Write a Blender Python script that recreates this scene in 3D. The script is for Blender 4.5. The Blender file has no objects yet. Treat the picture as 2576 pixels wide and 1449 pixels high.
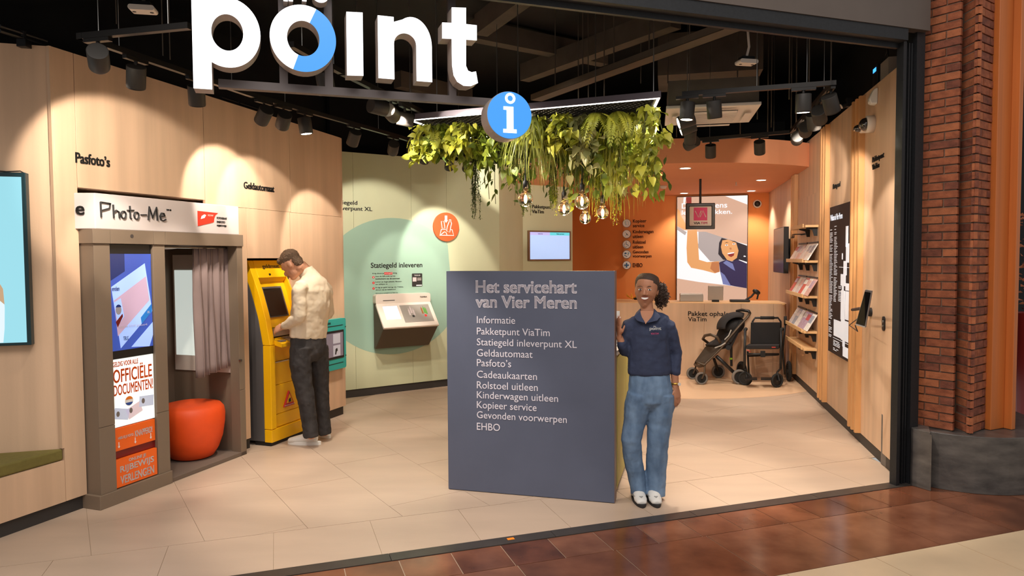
import bpy, bmesh, math, random
from mathutils import Vector, Matrix, Quaternion
from mathutils.geometry import tessellate_polygon
random.seed(7)
scene = bpy.context.scene
COL = scene.collection
# ------------------------------------------------------------------ camera
FPX, CAMH = 1750.0, 1.75
PITCH, ROLL = math.atan((724.5 - 650) / FPX), 0.006
_F = Vector((0, math.cos(PITCH), -math.sin(PITCH))); _U = Vector((0, math.sin(PITCH), math.cos(PITCH))); _R = Vector((1, 0, 0))
_RI = _R * math.cos(ROLL) - _U * math.sin(ROLL); _UI = _U * math.cos(ROLL) + _R * math.sin(ROLL)
CAM = Vector((0, 0, CAMH))
cd = bpy.data.cameras.new('camera'); cam = bpy.data.objects.new('camera', cd); COL.objects.link(cam)
cd.sensor_width = 36; cd.lens = 36 * FPX / 2576; cd.clip_start = .05
m3 = Matrix((_RI, _UI, -_F)).transposed()
cam.matrix_world = Matrix.Translation(CAM) @ m3.to_4x4()
scene.camera = cam
# ------------------------------------------------------------------ world, large lights, exposure
vs = scene.view_settings
vs.view_transform = 'Standard'; vs.look = 'None'; vs.gamma = 1; vs.use_curve_mapping = False
vs.exposure = 0.12
w = bpy.data.worlds.new('world'); scene.world = w; w.use_nodes = True
bg = w.node_tree.nodes['Background']; bg.inputs[0].default_value = (1.0, .97, .94, 1); bg.inputs[1].default_value = .42
def area(name, loc, rot, sx, sy, power, col):
    l = bpy.data.lights.new(name, 'AREA'); l.shape = 'RECTANGLE'; l.size = sx; l.size_y = sy; l.energy = power; l.color = col
    o = bpy.data.objects.new(name, l); COL.objects.link(o); o.location = loc; o.rotation_euler = rot; return o
area('mall_ceiling_light_offscreen', (-.6, 1.2, 5.2), (math.radians(12), 0, 0), 5, 2.5, 215, (1.0, .93, .86))
SPOTK = 1.0
def spotlamp(name, loc, tgt, power, deg=48, blend=.35, col=(1.0, .89, .765), r=.03):
    l = bpy.data.lights.new(name, 'SPOT'); l.energy = power * SPOTK; l.color = col; l.spot_size = math.radians(deg); l.spot_blend = blend; l.shadow_soft_size = r
    o = bpy.data.objects.new(name, l); COL.objects.link(o); o.location = loc
    o.rotation_euler = (Vector(tgt) - Vector(loc)).to_track_quat('-Z', 'Y').to_euler(); return o
# ------------------------------------------------------------------ pixel helpers (2576 x 1449 frame)
def ray(x, y): return _F + _RI * ((x - 1288) / FPX) - _UI * ((y - 724.5) / FPX)
def gz(x, y, z=0.0):
    d = ray(x, y); return CAM + d * ((z - CAMH) / d.z)
def dep(x, y, Y):
    d = ray(x, y); return CAM + d * (Y / d.y)
class Fr:
    """upright frame: local x runs right along a face seen from the room, local y into it, z up"""
    def __init__(s, ox, oy, deg, oz=0.0):
        s.o = Vector((ox, oy, oz)); s.th = math.radians(deg); c, n = math.cos(s.th), math.sin(s.th)
        s.u = Vector((c, n, 0)); s.v = Vector((-n, c, 0)); s.M = Matrix.Translation(s.o) @ Matrix.Rotation(s.th, 4, 'Z')
    def hit(s, x, y, d=0.0):
        q = ray(x, y); o = s.o + s.v * d; t = (o - CAM).dot(s.v) / q.dot(s.v); P = CAM + q * t
        return ((P - s.o).dot(s.u), P.z - s.o.z)
    def w(s, x, y, z): return s.o + s.u * x + s.v * y + Vector((0, 0, z))
    def at(s, x, y, z=0.0): 
        p = s.w(x, y, z); return Fr(p.x, p.y, math.degrees(s.th), p.z)
LW = Fr(-3.231, 4.307, 69.0); BO = Fr(-2.898, 4.828, 70.3); AT = Fr(-2.254, 6.448, 71.)
GW = Fr(-2.039, 8.752, 33.0); PN = Fr(-.492, 5.215, -15.2); BW = Fr(1.18, 13.5, -15.9); RW = Fr(3.963, 9.625, -102.66); CW = Fr(.167, 10.87, 33.)
FA = Fr(-1.441, 3.794, 18.8)
# ------------------------------------------------------------------ materials
def lin(c):
    return tuple(((v / 255) / 12.92 if v / 255 <= .04045 else ((v / 255 + .055) / 1.055) ** 2.4) for v in c)
MATS = {}
def mat(name, rgb, rough=.5, metal=0.0, emit=0.0, var=0.0, scale=(8, 8, 8), bump=0.0, bscale=60, spec=.5, trans=0.0, coat=0.0, ecol=None, rgb2=None, coord='Object', detail=4, alpha=1.0):
    m = bpy.data.materials.new(name); m.use_nodes = True; MATS[name] = m
    nt = m.node_tree; b = nt.nodes['Principled BSDF']; c = lin(rgb)
    b.inputs['Base Color'].default_value = (*c, 1); b.inputs['Roughness'].default_value = rough; b.inputs['Metallic'].default_value = metal
    b.inputs['Specular IOR Level'].default_value = spec
    if trans: b.inputs['Transmission Weight'].default_value = trans
    if coat: b.inputs['Coat Weight'].default_value = coat
    if alpha < 1: b.inputs['Alpha'].default_value = alpha
    if emit:
        b.inputs['Emission Color'].default_value = (*(lin(ecol) if ecol else c), 1); b.inputs['Emission Strength'].default_value = emit
    if var or rgb2 or bump:
        if coord == 'World':
            tc = nt.nodes.new('ShaderNodeNewGeometry'); csrc = tc.outputs['Position']
        else:
            tc = nt.nodes.new('ShaderNodeTexCoord'); csrc = tc.outputs[coord]
    if var or rgb2:
        mp = nt.nodes.new('ShaderNodeMapping'); mp.inputs['Scale'].default_value = scale; nt.links.new(csrc, mp.inputs[0])
        nz = nt.nodes.new('ShaderNodeTexNoise'); nz.inputs['Scale'].default_value = 1; nz.inputs['Detail'].default_value = detail; nt.links.new(mp.outputs[0], nz.inputs[0])
        rp = nt.nodes.new('ShaderNodeValToRGB'); rp.color_ramp.elements[0].position = .3; rp.color_ramp.elements[1].position = .7
        c1 = tuple(v * (1 - var) for v in c); c2 = lin(rgb2) if rgb2 else tuple(min(1, v * (1 + var)) for v in c)
        rp.color_ramp.elements[0].color = (*c1, 1); rp.color_ramp.elements[1].color = (*c2, 1)
        nt.links.new(nz.outputs['Fac'], rp.inputs[0]); nt.links.new(rp.outputs[0], b.inputs['Base Color'])
    if bump:
        n2 = nt.nodes.new('ShaderNodeTexNoise'); n2.inputs['Scale'].default_value = bscale; n2.inputs['Detail'].default_value = 3; nt.links.new(csrc, n2.inputs[0])
        bp = nt.nodes.new('ShaderNodeBump'); bp.inputs['Strength'].default_value = bump; bp.inputs['Distance'].default_value = .01
        nt.links.new(n2.outputs['Fac'], bp.inputs['Height']); nt.links.new(bp.outputs[0], b.inputs['Normal'])
    return m
mat('wood', (211, 177, 146), .5, var=.11, scale=(8, 8, .45), bump=.04, bscale=90, detail=5)
mat('slatwood', (205, 152, 98), .5, var=.10, scale=(14, 14, .8), detail=5)
mat('shelfwood', (222, 180, 128), .5, var=.06, scale=(3, 12, 12))
mat('green', (198, 202, 168), .75, var=.03, scale=(2, 2, 2))
mat('teal_paint', (150, 182, 164), .75, var=.03, scale=(2, 2, 2))
mat('orange_wall', (240, 152, 84), .8, var=.02, scale=(2, 2, 2))
mat('soffit', (230, 158, 116), .85, var=.02, scale=(2, 2, 2))
mat('peach_floor', (238, 200, 164), .28, var=.03, scale=(2, 2, 2))
mat('plinth', (52, 48, 46), .6)
mat('blackpaint', (18, 18, 21), .75, var=.2, scale=(6, 6, 6))
mat('ceilgrey', (88, 80, 72), .8, var=.15, scale=(5, 5, 5))
mat('duct', (95, 84, 72), .6, var=.1, scale=(5, 5, 5))
mat('black', (20, 20, 22), .45)
mat('blackmetal', (30, 30, 32), .38, metal=.4)
mat('spotbody', (46, 42, 38), .55, bump=.05, bscale=300)
mat('rail', (34, 31, 29), .4, metal=.5)
mat('steel', (190, 188, 184), .3, metal=1.0)
mat('white', (240, 238, 234), .4)
mat('offwhite', (226, 216, 206), .4)
mat('lamp_on', (255, 244, 226), .5, emit=14, ecol=(255, 236, 205))
mat('tile_shop', (192, 168, 147), .42, var=.07, scale=(1.2, 4, 4), detail=6, bump=.015, bscale=40, coord='World')
mat('grout_shop', (168, 146, 122), .9)
# ------------------------------------------------------------------ mesh helpers
WM = {}
def rot_to(d):
    return Vector(d).to_track_quat('Z', 'Y').to_matrix().to_4x4()
class MB:
    def __init__(s): s.v = []; s.f = []
    def add(s, vs, fs, M=None):
        n = len(s.v); s.v += [(M @ Vector(v)) if M else Vector(v) for v in vs]; s.f += [tuple(i + n for i in f) for f in fs]; return s
    def box(s, x0, x1, y0, y1, z0, z1, M=None):
        return s.add([(x0, y0, z0), (x1, y0, z0), (x1, y1, z0), (x0, y1, z0), (x0, y0, z1), (x1, y0, z1), (x1, y1, z1), (x0, y1, z1)],
                     [(3, 2, 1, 0), (4, 5, 6, 7), (0, 1, 5, 4), (1, 2, 6, 5), (2, 3, 7, 6), (3, 0, 4, 7)], M)
    def hexa(s, lo, hi):
        return s.add(list(lo) + list(hi), [(3, 2, 1, 0), (4, 5, 6, 7), (0, 1, 5, 4), (1, 2, 6, 5), (2, 3, 7, 6), (3, 0, 4, 7)])
    def cyl(s, p0, p1, r0, r1=None, n=16, cap=True):
        r1 = r0 if r1 is None else r1; p0 = Vector(p0); p1 = Vector(p1); M = rot_to(p1 - p0); vs = []
        for p, r in ((p0, r0), (p1, r1)):
            for i in range(n):
                a = 2 * math.pi * i / n; vs.append(p + (M @ Vector((r * math.cos(a), r * math.sin(a), 0))))
        fs = [(i, (i + 1) % n, n + (i + 1) % n, n + i) for i in range(n)]
        if cap: fs += [tuple(reversed(range(n))), tuple(range(n, 2 * n))]
        return s.add(vs, fs)
    def tube(s, pts, r, n=8, flat=1.0, up=None, closed=False):
        pts = [Vector(p) for p in pts]; k = len(pts); rs = r if isinstance(r, (list, tuple)) else [r] * k
        vs = []; prev = None
        for i, p in enumerate(pts):
            if closed: t = pts[(i + 1) % k] - pts[i - 1]
            else: t = pts[min(i + 1, k - 1)] - pts[max(i - 1, 0)]
            t.normalize()
            ref = Vector(up) if up is not None else (prev if prev is not None else (Vector((0, 0, 1)) if abs(t.z) < .9 else Vector((1, 0, 0))))
            a = ref - t * ref.dot(t)
            if a.length < 1e-6: a = Vector((1, 0, 0)) - t * t.x
            a.normalize(); b = t.cross(a); prev = a
            for j in range(n):
                q = 2 * math.pi * j / n; vs.append(p + a * (rs[i] * math.cos(q)) + b * (rs[i] * flat * math.sin(q)))
        fs = []
        for i in range(k if closed else k - 1):
            for j in range(n):
                i2 = (i + 1) % k; fs.append((i * n + j, i * n + (j + 1) % n, i2 * n + (j + 1) % n, i2 * n + j))
        if not closed: fs += [tuple(reversed(range(n))), tuple(range((k - 1) * n, k * n))]
        return s.add(vs, fs)
    def lathe(s, prof, n=24, M=None, caps=True):
        vs = []; k = len(prof)
        for r, z in prof:
            for j in range(n):
                q = 2 * math.pi * j / n; vs.append((r * math.cos(q), r * math.sin(q), z))
        fs = [(i * n + j, i * n + (j + 1) % n, (i + 1) * n + (j + 1) % n, (i + 1) * n + j) for i in range(k - 1) for j in range(n)]
        if caps and prof[0][0] > 1e-5: fs.append(tuple(reversed(range(n))))
        if caps and prof[-1][0] > 1e-5: fs.append(tuple(range((k - 1) * n, k * n)))
        return s.add(vs, fs, M)
    def ell(s, c, rx, ry, rz, n=16, m=10, M=None):
        prof = [(math.sin(math.pi * i / m), -math.cos(math.pi * i / m)) for i in range(m + 1)]
        T = Matrix.Translation(Vector(c)) @ (M if M else Matrix.Identity(4)) @ Matrix.Diagonal((rx, ry, rz, 1)); return s.lathe(prof, n, T)
    def prism(s, poly, y0, y1, holes=(), M=None):
        """polygon in local x-z, extruded from y0 (front, towards viewer) to y1"""
        loops = [list(poly)] + [list(h) for h in holes]
        tri = tessellate_polygon([[Vector((a, b, 0)) for a, b in l] for l in loops]); flat = [p for l in loops for p in l]; n = len(flat)
        vs = [(a, y0, b) for a, b in flat] + [(a, y1, b) for a, b in flat]; fs = []
        for t in tri:
            a, b, c = (flat[i] for i in t); cr = (b[0] - a[0]) * (c[1] - a[1]) - (b[1] - a[1]) * (c[0] - a[0])
            t = tuple(t) if cr > 0 else tuple(reversed(t)); fs.append(t); fs.append(tuple(i + n for i in reversed(t)))
        k = 0
        for l in loops:
            ar = sum(l[i - 1][0] * l[i][1] - l[i][0] * l[i - 1][1] for i in range(len(l))); ccw = (ar > 0) == (k == 0)
            for i in range(len(l)):
                a = k + i; b = k + (i + 1) % len(l); fs.append((a, a + n, b + n, b) if ccw else (b, b + n, a + n, a))
            k += len(l)
        return s.add(vs, fs, M)
    def slab(s, poly, z0, z1):
        """polygon in x-y extruded upward"""
        n = len(poly); ar = sum(poly[i - 1][0] * poly[i][1] - poly[i][0] * poly[i - 1][1] for i in range(n))
        if ar < 0: poly = poly[::-1]
        tri = tessellate_polygon([[Vector((a, b, 0)) for a, b in poly]]); vs = [(a, b, z0) for a, b in poly] + [(a, b, z1) for a, b in poly]; fs = []
        for t in tri:
            a, b, c = (poly[i] for i in t); cr = (b[0] - a[0]) * (c[1] - a[1]) - (b[1] - a[1]) * (c[0] - a[0])
            t = tuple(t) if cr > 0 else tuple(reversed(t)); fs.append(tuple(i + n for i in t)); fs.append(tuple(reversed(t)))
        fs += [(i, (i + 1) % n, n + (i + 1) % n, n + i) for i in range(n)]
        return s.add(vs, fs)
    def mesh(s, name, m, smooth=False):
        me = bpy.data.meshes.new(name); me.from_pydata([tuple(v) for v in s.v], [], s.f)
        me.materials.append(MATS[m] if isinstance(m, str) else m)
        if smooth: me.polygons.foreach_set('use_smooth', [True] * len(me.polygons))
        me.update(); return me
    def build(s, name, m, parent=None, smooth=False, bevel=0, world=False, M=None, seg=2):
        if world and parent is not None:
            Mi = WM[parent.as_pointer()].inverted(); s.v = [Mi @ v for v in s.v]
        o = bpy.data.objects.new(name, s.mesh(name, m, smooth)); COL.objects.link(o)
        if parent is not None: o.parent = parent
        if M is not None: o.matrix_local = M
        WM[o.as_pointer()] = (WM[parent.as_pointer()] if parent is not None else Matrix.Identity(4)) @ (M if M is not None else Matrix.Identity(4))
        if bevel:
            bv = o.modifiers.new('bevel', 'BEVEL'); bv.width = bevel; bv.segments = seg; bv.limit_method = 'ANGLE'; bv.angle_limit = math.radians(35)
        if smooth == 'auto':
            pass
        return o
def tag(o, label=None, cat=None, group=None, kind=None):
    if label: o['label'] = label
    if cat: o['category'] = cat
    if group: o['group'] = group
    if kind: o['kind'] = kind
    return o
def thing(name, label, cat, M=None, group=None):
    o = bpy.data.objects.new(name, None); o.empty_display_size = .1; COL.objects.link(o)
    M = M.copy() if M is not None else Matrix.Identity(4); o.matrix_world = M; WM[o.as_pointer()] = M
    return tag(o, label, cat, group)
def struct(name, mb, m, label=None, **k):
    o = mb.build(name, m, **k); o['kind'] = 'structure'
    if label: o['label'] = label
    return o
def dupe(me, name, parent, M):
    o = bpy.data.objects.new(name, me); COL.objects.link(o); o.parent = parent; o.matrix_local = M; return o
def copy_thing(root, M, label=None):
    r = root.copy(); COL.objects.link(r); r.matrix_world = M; WM[r.as_pointer()] = M
    if label: r['label'] = label
    for ch in list(root.children):
        c = ch.copy(); COL.objects.link(c); c.parent = r
        for g in list(ch.children):
            d = g.copy(); COL.objects.link(d); d.parent = c
    return r
def circ(cx, cz, r, n=32, a0=0, a1=360, rz=None):
    rz = r if rz is None else rz; full = abs(a1 - a0) >= 360; k = n if full else n + 1
    return [(cx + r * math.cos(math.radians(a0 + (a1 - a0) * i / n)), cz + rz * math.sin(math.radians(a0 + (a1 - a0) * i / n))) for i in range(k)]
def rrect(x0, x1, z0, z1, r, n=5):
    p = []
    for cx, cz, a in ((x1 - r, z0 + r, -90), (x1 - r, z1 - r, 0), (x0 + r, z1 - r, 90), (x0 + r, z0 + r, 180)): p += circ(cx, cz, r, n, a, a + 90)
    return p
def text(body, x0, x1, z0, z1, m, parent, y=-.004, depth=.003, bold=.012, name='lettering', align='LEFT', space=1.0, M=None, shear=0.0, line=1.0):
    """flat or raised lettering fitted to the box x0..x1, z0..z1 of the parent's face at local y"""
    cu = bpy.data.curves.new('t', 'FONT'); cu.body = body; cu.offset = 0; cu.align_x = align; cu.resolution_u = 3; cu.space_character = space; cu.shear = shear; cu.space_line = line
    to = bpy.data.objects.new('t', cu); me = bpy.data.meshes.new_from_object(to); bpy.data.objects.remove(to); bpy.data.curves.remove(cu)
    vs = [v.co.copy() for v in me.vertices]; fs = [tuple(p.vertices) for p in me.polygons]; bpy.data.meshes.remove(me)
    a0 = min(v.x for v in vs); a1 = max(v.x for v in vs); b0 = min(v.y for v in vs); b1 = max(v.y for v in vs)
    mp = lambda v: (x0 + (v.x - a0) / (a1 - a0) * (x1 - x0), z0 + (v.y - b0) / (b1 - b0) * (z1 - z0))
    n = len(vs); pv = [mp(v) for v in vs]; mb = MB(); V = [(a, y, b) for a, b in pv]; Fs = list(fs)
    if depth:
        V += [(a, y + depth, b) for a, b in pv]; ec = {}
        for f in fs:
            for i in range(len(f)):
                e = (f[i], f[(i + 1) % len(f)]); k = tuple(sorted(e)); ec.setdefault(k, []).append(e)
        for k, es in ec.items():
            if len(es) == 1: a, b = es[0]; Fs.append((b, a, a + n, b + n))
    k = (x1 - x0) / (a1 - a0); kz = (z1 - z0) / (b1 - b0); offs = [(0, 0)] if bold <= .004 else [(-1, -.7), (1, -.7), (-1, .7), (1, .7)]
    for ox, oz in offs: mb.add([(x + ox * bold * 1.6 * k, yy, z + oz * bold * 1.6 * kz) for x, yy, z in V], Fs, M)
    o = mb.build(name, m, parent); return o
def ptext(body, fr, parent, pl, pr, m, d=0.0, **k):
    """text box given by two opposite picture corners on frame fr at depth d"""
    a = fr.hit(*pl, d); b = fr.hit(*pr, d); return text(body, min(a[0], b[0]), max(a[0], b[0]), min(a[1], b[1]), max(a[1], b[1]), m, parent, y=d - .004, **k)
def clip(poly, nx, ny, c):
    """keep nx*x+ny*y <= c"""
    out = []
    for i in range(len(poly)):
        a = poly[i - 1]; b = poly[i]; da = nx * a[0] + ny * a[1] - c; db = nx * b[0] + ny * b[1] - c
        if (da <= 0) != (db <= 0):
            t = da / (da - db); out.append((a[0] + (b[0] - a[0]) * t, a[1] + (b[1] - a[1]) * t))
        if db <= 0: out.append(b)
    return out
# ------------------------------------------------------------------ structure
mat('tile_brown', (104, 60, 42), .16, var=.35, scale=(3, 3, 3), detail=7, coord='World', rgb2=(132, 82, 58), bump=.01, bscale=30)
mat('tile_brown_dark', (84, 47, 35), .16, var=.35, scale=(4, 4, 4), detail=7, coord='World', rgb2=(112, 66, 48), bump=.01, bscale=30); mat('tile_brown_light', (118, 72, 52), .16, var=.25, scale=(4, 4, 4), detail=7, coord='World', rgb2=(140, 92, 68), bump=.01, bscale=30)
mat('tile_cream', (222, 196, 162), .25, var=.06, scale=(3, 3, 3), detail=6, coord='World')
mat('grout_brown', (170, 146, 124), .8); mat('grout_cream', (120, 100, 80), .8)
mat('threshold', (62, 56, 52), .35, var=.15, scale=(9, 9, 9), coord='World')
# shop floor -----------------------------------------------------------
fl = MB().slab([tuple(FA.w(x, y, 0)[:2]) for x, y in ((-4.6, 0.02), (4.85, 0.02), (8, 11), (-2, 12.5))], -.06, -.003)
floor = struct('floor', fl, 'grout_shop', 'beige stone tile floor of the shop')
def tile_obj(poly, name, m, parent, zt=0.0, g=.0025):
    if len(poly) < 3: return
    cx = sum(p[0] for p in poly) / len(poly); cy = sum(p[1] for p in poly) / len(poly)
    ar = abs(sum(poly[i - 1][0] * poly[i][1] - poly[i][0] * poly[i - 1][1] for i in range(len(poly)))) / 2
    if ar < .004: return
    dn = math.sqrt(ar)
    MB().slab([(cx + (x - cx) * (1 - g / dn * 1.2), cy + (y - cy) * (1 - g / dn * 1.2)) for x, y in poly], zt - .006, zt).build(name, m, parent)
n_into = FA.v
def shop_ok(poly):
    xs = [p[0] for p in poly]; ys = [p[1] for p in poly]; cx = sum(xs) / len(xs); cy = sum(ys) / len(ys)
    lx = -3.231 + (cy - 4.307) * .384; rx = 3.059 + (cy - 5.6) * .2246
    if cy > 8.7: lx = -2.04 + (cy - 8.75) * 1.54
    return lx - .6 < cx < rx + .6 and 3 < cy < 12.6
for i in range(-8, 9):   # border row along the threshold
    a0 = -.51 + i * .61
    if -3.9 < a0 < 4.7:
        p = [tuple(FA.w(x, y, 0)[:2]) for x, y in ((a0, .03), (a0 + .61, .03), (a0 + .61, .60), (a0, .60))]
        p = clip(p, *RW.v[:2], RW.v.dot(RW.o)); tile_obj(p, 'tile', 'tile_shop', floor)
fld = FA.w(-1.14, 1.45, 0); D1 = Vector((-.545, .839, 0)); D2 = Vector((.839, .545, 0)); nv = FA.v
cc = -(nv.dot(FA.w(0, .602, 0)))
for i in range(-8, 16):
    for j in range(-6, 12):
        o = fld + D2 * (i * .6) + D1 * (j * 1.2 + (.4 if i % 2 else 0) - .3)
        p = [tuple(q[:2]) for q in (o, o + D2 * .6, o + D2 * .6 + D1 * 1.2, o + D1 * 1.2)]
        if not shop_ok(p): continue
        p = clip(p, -nv.x, -nv.y, cc)
        if len(p) >= 3: p = clip(p, LW.v.x, LW.v.y, LW.v.dot(LW.o) + .3)
        if len(p) >= 3: p = clip(p, RW.v.x, RW.v.y, RW.v.dot(RW.o) + .1)
        tile_obj(p, 'tile', 'tile_shop', floor)
# peach disc inlay under the desk
DC, DR = (2.42, 10.95), 2.42
inlay = MB().slab([(DC[0] + DR * math.cos(math.radians(a)), DC[1] + DR * math.sin(math.radians(a))) for a in range(180, 361, 4)], .0005, .003)
struct('trim_1', inlay, 'peach_floor', 'peach round floor inlay in front of the service desk')
# threshold strip
th = MB()
for i in range(9): th.box(-4.4 + i * 1.03, -4.4 + i * 1.03 + 1.027, -.075, .028, -.03, .004)
struct('trim_2', th, 'threshold', 'dark stone threshold strip between shop and mall floor', M=FA.M)
st = MB().box(0, .045, 0, .03, 0, .001).build('sticker', mat('sticker', (250, 140, 30), .5), M=FA.at(1.40, -.055, .0045).M)
p_ = gz(1278, 1359, .005); st.matrix_local = Matrix.Translation(p_) @ Matrix.Rotation(FA.th, 4, 'Z')
tag(st, 'small orange sticker on the dark threshold strip', 'sticker')
# mall floor ------------------------------------------------------------
mf = MB().box(-6, 9, -7, -.076, -.06, -.003); mall = struct('floor_mall', mf, 'grout_brown', 'polished brown and cream tiles of the mall walkway', M=FA.M)
def mtile(x0, x1, y0, y1, m):
    MB().box(x0, x1, y0, y1, -.006, 0).build('tile', m, mall)
g = .0028
for i in range(-3, 17):
    a0 = 1.10 - 4 * .31 + i * .31
    if a0 < 5.3: mtile(a0 + g, a0 + .31 - g, -.372 + g, -.078, random.choice(['tile_brown', 'tile_brown_dark', 'tile_brown_light']))
for i in range(-3, 8):
    a0 = 1.41 - .62 + i * .628
    mtile(a0 + g, a0 + .628 - g, -.97 + g, -.372 - g, random.choice(['tile_brown', 'tile_brown_dark', 'tile_brown_light']))
for i in range(-3, 8):
    a0 = 3.41 - 6 * .63 + .63 + i * .63
    for j in range(2):
        mtile(a0 + j * .24 + g, a0 + j * .24 + .63 - g, -.97 - (j + 1) * .63 + g, -.97 - j * .63 - g, 'tile_cream')
# left timber wall ---------------------------------------------------------
def ztop(s): return 3.187 - .0262 * (s - .43)
wl = thing('wall_left', 'birch plywood wall with photo booth and cash machine', None); wl['kind'] = 'structure'
wl.matrix_world = LW.M; WM[wl.as_pointer()] = LW.M
def panel(x0, x1, z0, z1, slope=True, y0=0.0, y1=.03, m='wood', parent=None):
    h0, h1 = (ztop(x0), ztop(x1)) if slope else (z1, z1)
    MB().prism([(x0, z0), (x1, z0), (x1, h1), (x0, h0)], y0, y1).build('panel', m, parent or wl, bevel=.0015, seg=1)
G = .002
panel(.44, .597 - G, .10, 0)
panel(.597 + G, 1.751 - G, 2.262, 0)
panel(1.751 + G, 2.86 - G, 2.225, 0)
panel(2.10, 2.236 - G, .10, 2.225 - G, False)
panel(2.236 + G, 2.845 - G, 1.765, 2.225 - G, False)
panel(2.86 + G, 3.72, 2.225 - G, 0)
panel(2.845 + G, 3.72, .10, 2.225 - 2 * G, False)
# rounded end and return
def arcwall(x0, R, zt, n=10):
    p = [(x0 + R * math.sin(math.radians(a)), R - R * math.cos(math.radians(a))) for a in range(0, 91, 9)]
    q = [(x0 + (R - .03) * math.sin(math.radians(a)), R - (R - .03) * math.cos(math.radians(a))) for a in range(90, -1, -9)]
    return p + [(x0 + R, .9), (x0 + R - .03, .9)] + q
MB().slab(arcwall(3.72, .10, 0), .10, ztop(3.8)).build('panel', 'wood', wl)
# backing, recess linings
MB().box(.44, 3.70, .035, .06, 2.28, 3.05).box(2.86, 3.70, .035, .06, .1, 2.28).box(.44, .59, .035, .8, .1, 2.26).box(2.10, 2.235, .035, .8, .1, 2.2).box(2.84, 2.87, .035, .8, .1, 1.77).build('backing', 'plinth', wl)
MB().box(.597, 2.1, .035, .95, 2.262, 2.28).box(2.236, 2.845, .035, .8, 1.765, 1.785).build('recess_lining', 'wood', wl)
MB().box(2.236, 2.845, .79, .82, .0, 1.77).build('recess_back', 'wood', wl)
# bench base and splayed niche back
panel(-1.2, .44 - G, .10, .385, False)
MB().box(.425, .44, .001, .03, .47, ztop(.43)).build('niche_edge', 'wood', wl)
nb0 = LW.w(.44, .03, 0); NB = Fr(nb0.x, nb0.y, 16.0)
MB().box(-1.6, 0, 0, .03, .38, 3.19, M=LW.M.inverted() @ NB.M).build('niche_back', 'wood', wl)
struct('baseboard_left', MB().box(-1.2, .60, .03, .06, 0, .10).box(2.10, 2.25, .03, .06, 0, .1).box(2.845, 3.74, .03, .06, 0, .10).slab([(x, y + .03) for x, y in arcwall(3.70, .09, 0)], 0, .10), 'plinth', M=LW.M)
# bench cushion
p = [LW.M.inverted() @ Vector(q) for q in (LW.w(-1.1, .01, 0), LW.w(.437, .01, 0), NB.w(-.005, -.005, 0), NB.w(-1.45, -.005, 0))]
mat('olive', (112, 102, 48), .85, var=.08, scale=(30, 30, 30), bump=.1, bscale=400)
cu = MB().slab([(q.x, q.y) for q in p], .387, .465).build('bench_cushion', 'olive', M=LW.M, bevel=.012)
tag(cu, 'olive green seat cushion on the timber bench below the wall screen', 'cushion')
# green wall, return and screen wall ------------------------------------------------
wg = thing('wall_back_left', 'pale green panelled wall with teal circle', None); wg['kind'] = 'structure'; wg.matrix_world = GW.M; WM[wg.as_pointer()] = GW.M
xs = [-.6, .06, .853, 1.377, 2.221]
for a, b in zip(xs, xs[1:]): MB().box(a + .0015, b - .0015, 0, .03, .10, 3.09).build('panel', 'green', wg)
MB().box(-.6, 2.2, .032, .05, .1, 3.05).build('backing', 'plinth', wg)
cpoly = circ(.66, 1.40, .90, 72)
cpoly = [p for p in [(x, z) for x, z in circ(.60, 1.395, 1.0, 72, rz=.89)]]
cpoly = clip(cpoly, 1, .085, 1.41 + .085 * 1.7)
MB().prism(clip(cpoly, -1, 0, .59), -.0012, 0).build('painted_circle', 'teal_paint', wg)
bx0 = GW.w(2.221, 0, 0); B2 = Fr(bx0.x, bx0.y, 69.0)
wr = thing('wall_back_return', 'narrow pale green return wall', None); wr['kind'] = 'structure'; wr.matrix_world = B2.M; WM[wr.as_pointer()] = B2.M
MB().box(0, .99, 0, .03, .1, 3.09).build('panel', 'green', wr)
wc = thing('wall_back_centre', 'pale green wall with a wall screen', None); wc['kind'] = 'structure'; wc.matrix_world = CW.M; WM[wc.as_pointer()] = CW.M
MB().box(-.02, .987, 0, .03, .1, 3.09).build('panel', 'green', wc); MB().box(.957, .987, .03, 1.8, .1, 3.09).build('end_panel', 'green', wc)
struct('baseboard_back', MB().box(-.6, 2.221, .012, .03, 0, .10), 'plinth', M=GW.M)
struct('baseboard_return', MB().box(0, .99, .012, .03, 0, .1), 'plinth', M=B2.M)
struct('baseboard_centre', MB().box(0, .987, .012, .03, 0, .1), 'plinth', M=CW.M)
# orange back wall
struct('wall_back', MB().box(-.8, 3.75, 0, .06, 0, 3.0), 'orange_wall', 'orange wall behind the service desk', M=BW.M)
# soffit over the desk: bottom slab with curved fascia
sp = [(DC[0] + DR * math.cos(math.radians(a)), DC[1] + DR * math.sin(math.radians(a))) for a in range(180, 329, 4)]
end = RW.w(-.30, .0, 0); far = RW.w(-3.2, 0, 0)
struct('ceiling_soffit', MB().slab([(q[0], q[1]) for q in sp] + [(far.x, far.y), (0.2, 14.0)], 2.90, 3.20), 'soffit', 'curved orange ceiling disc over the service desk')
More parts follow.
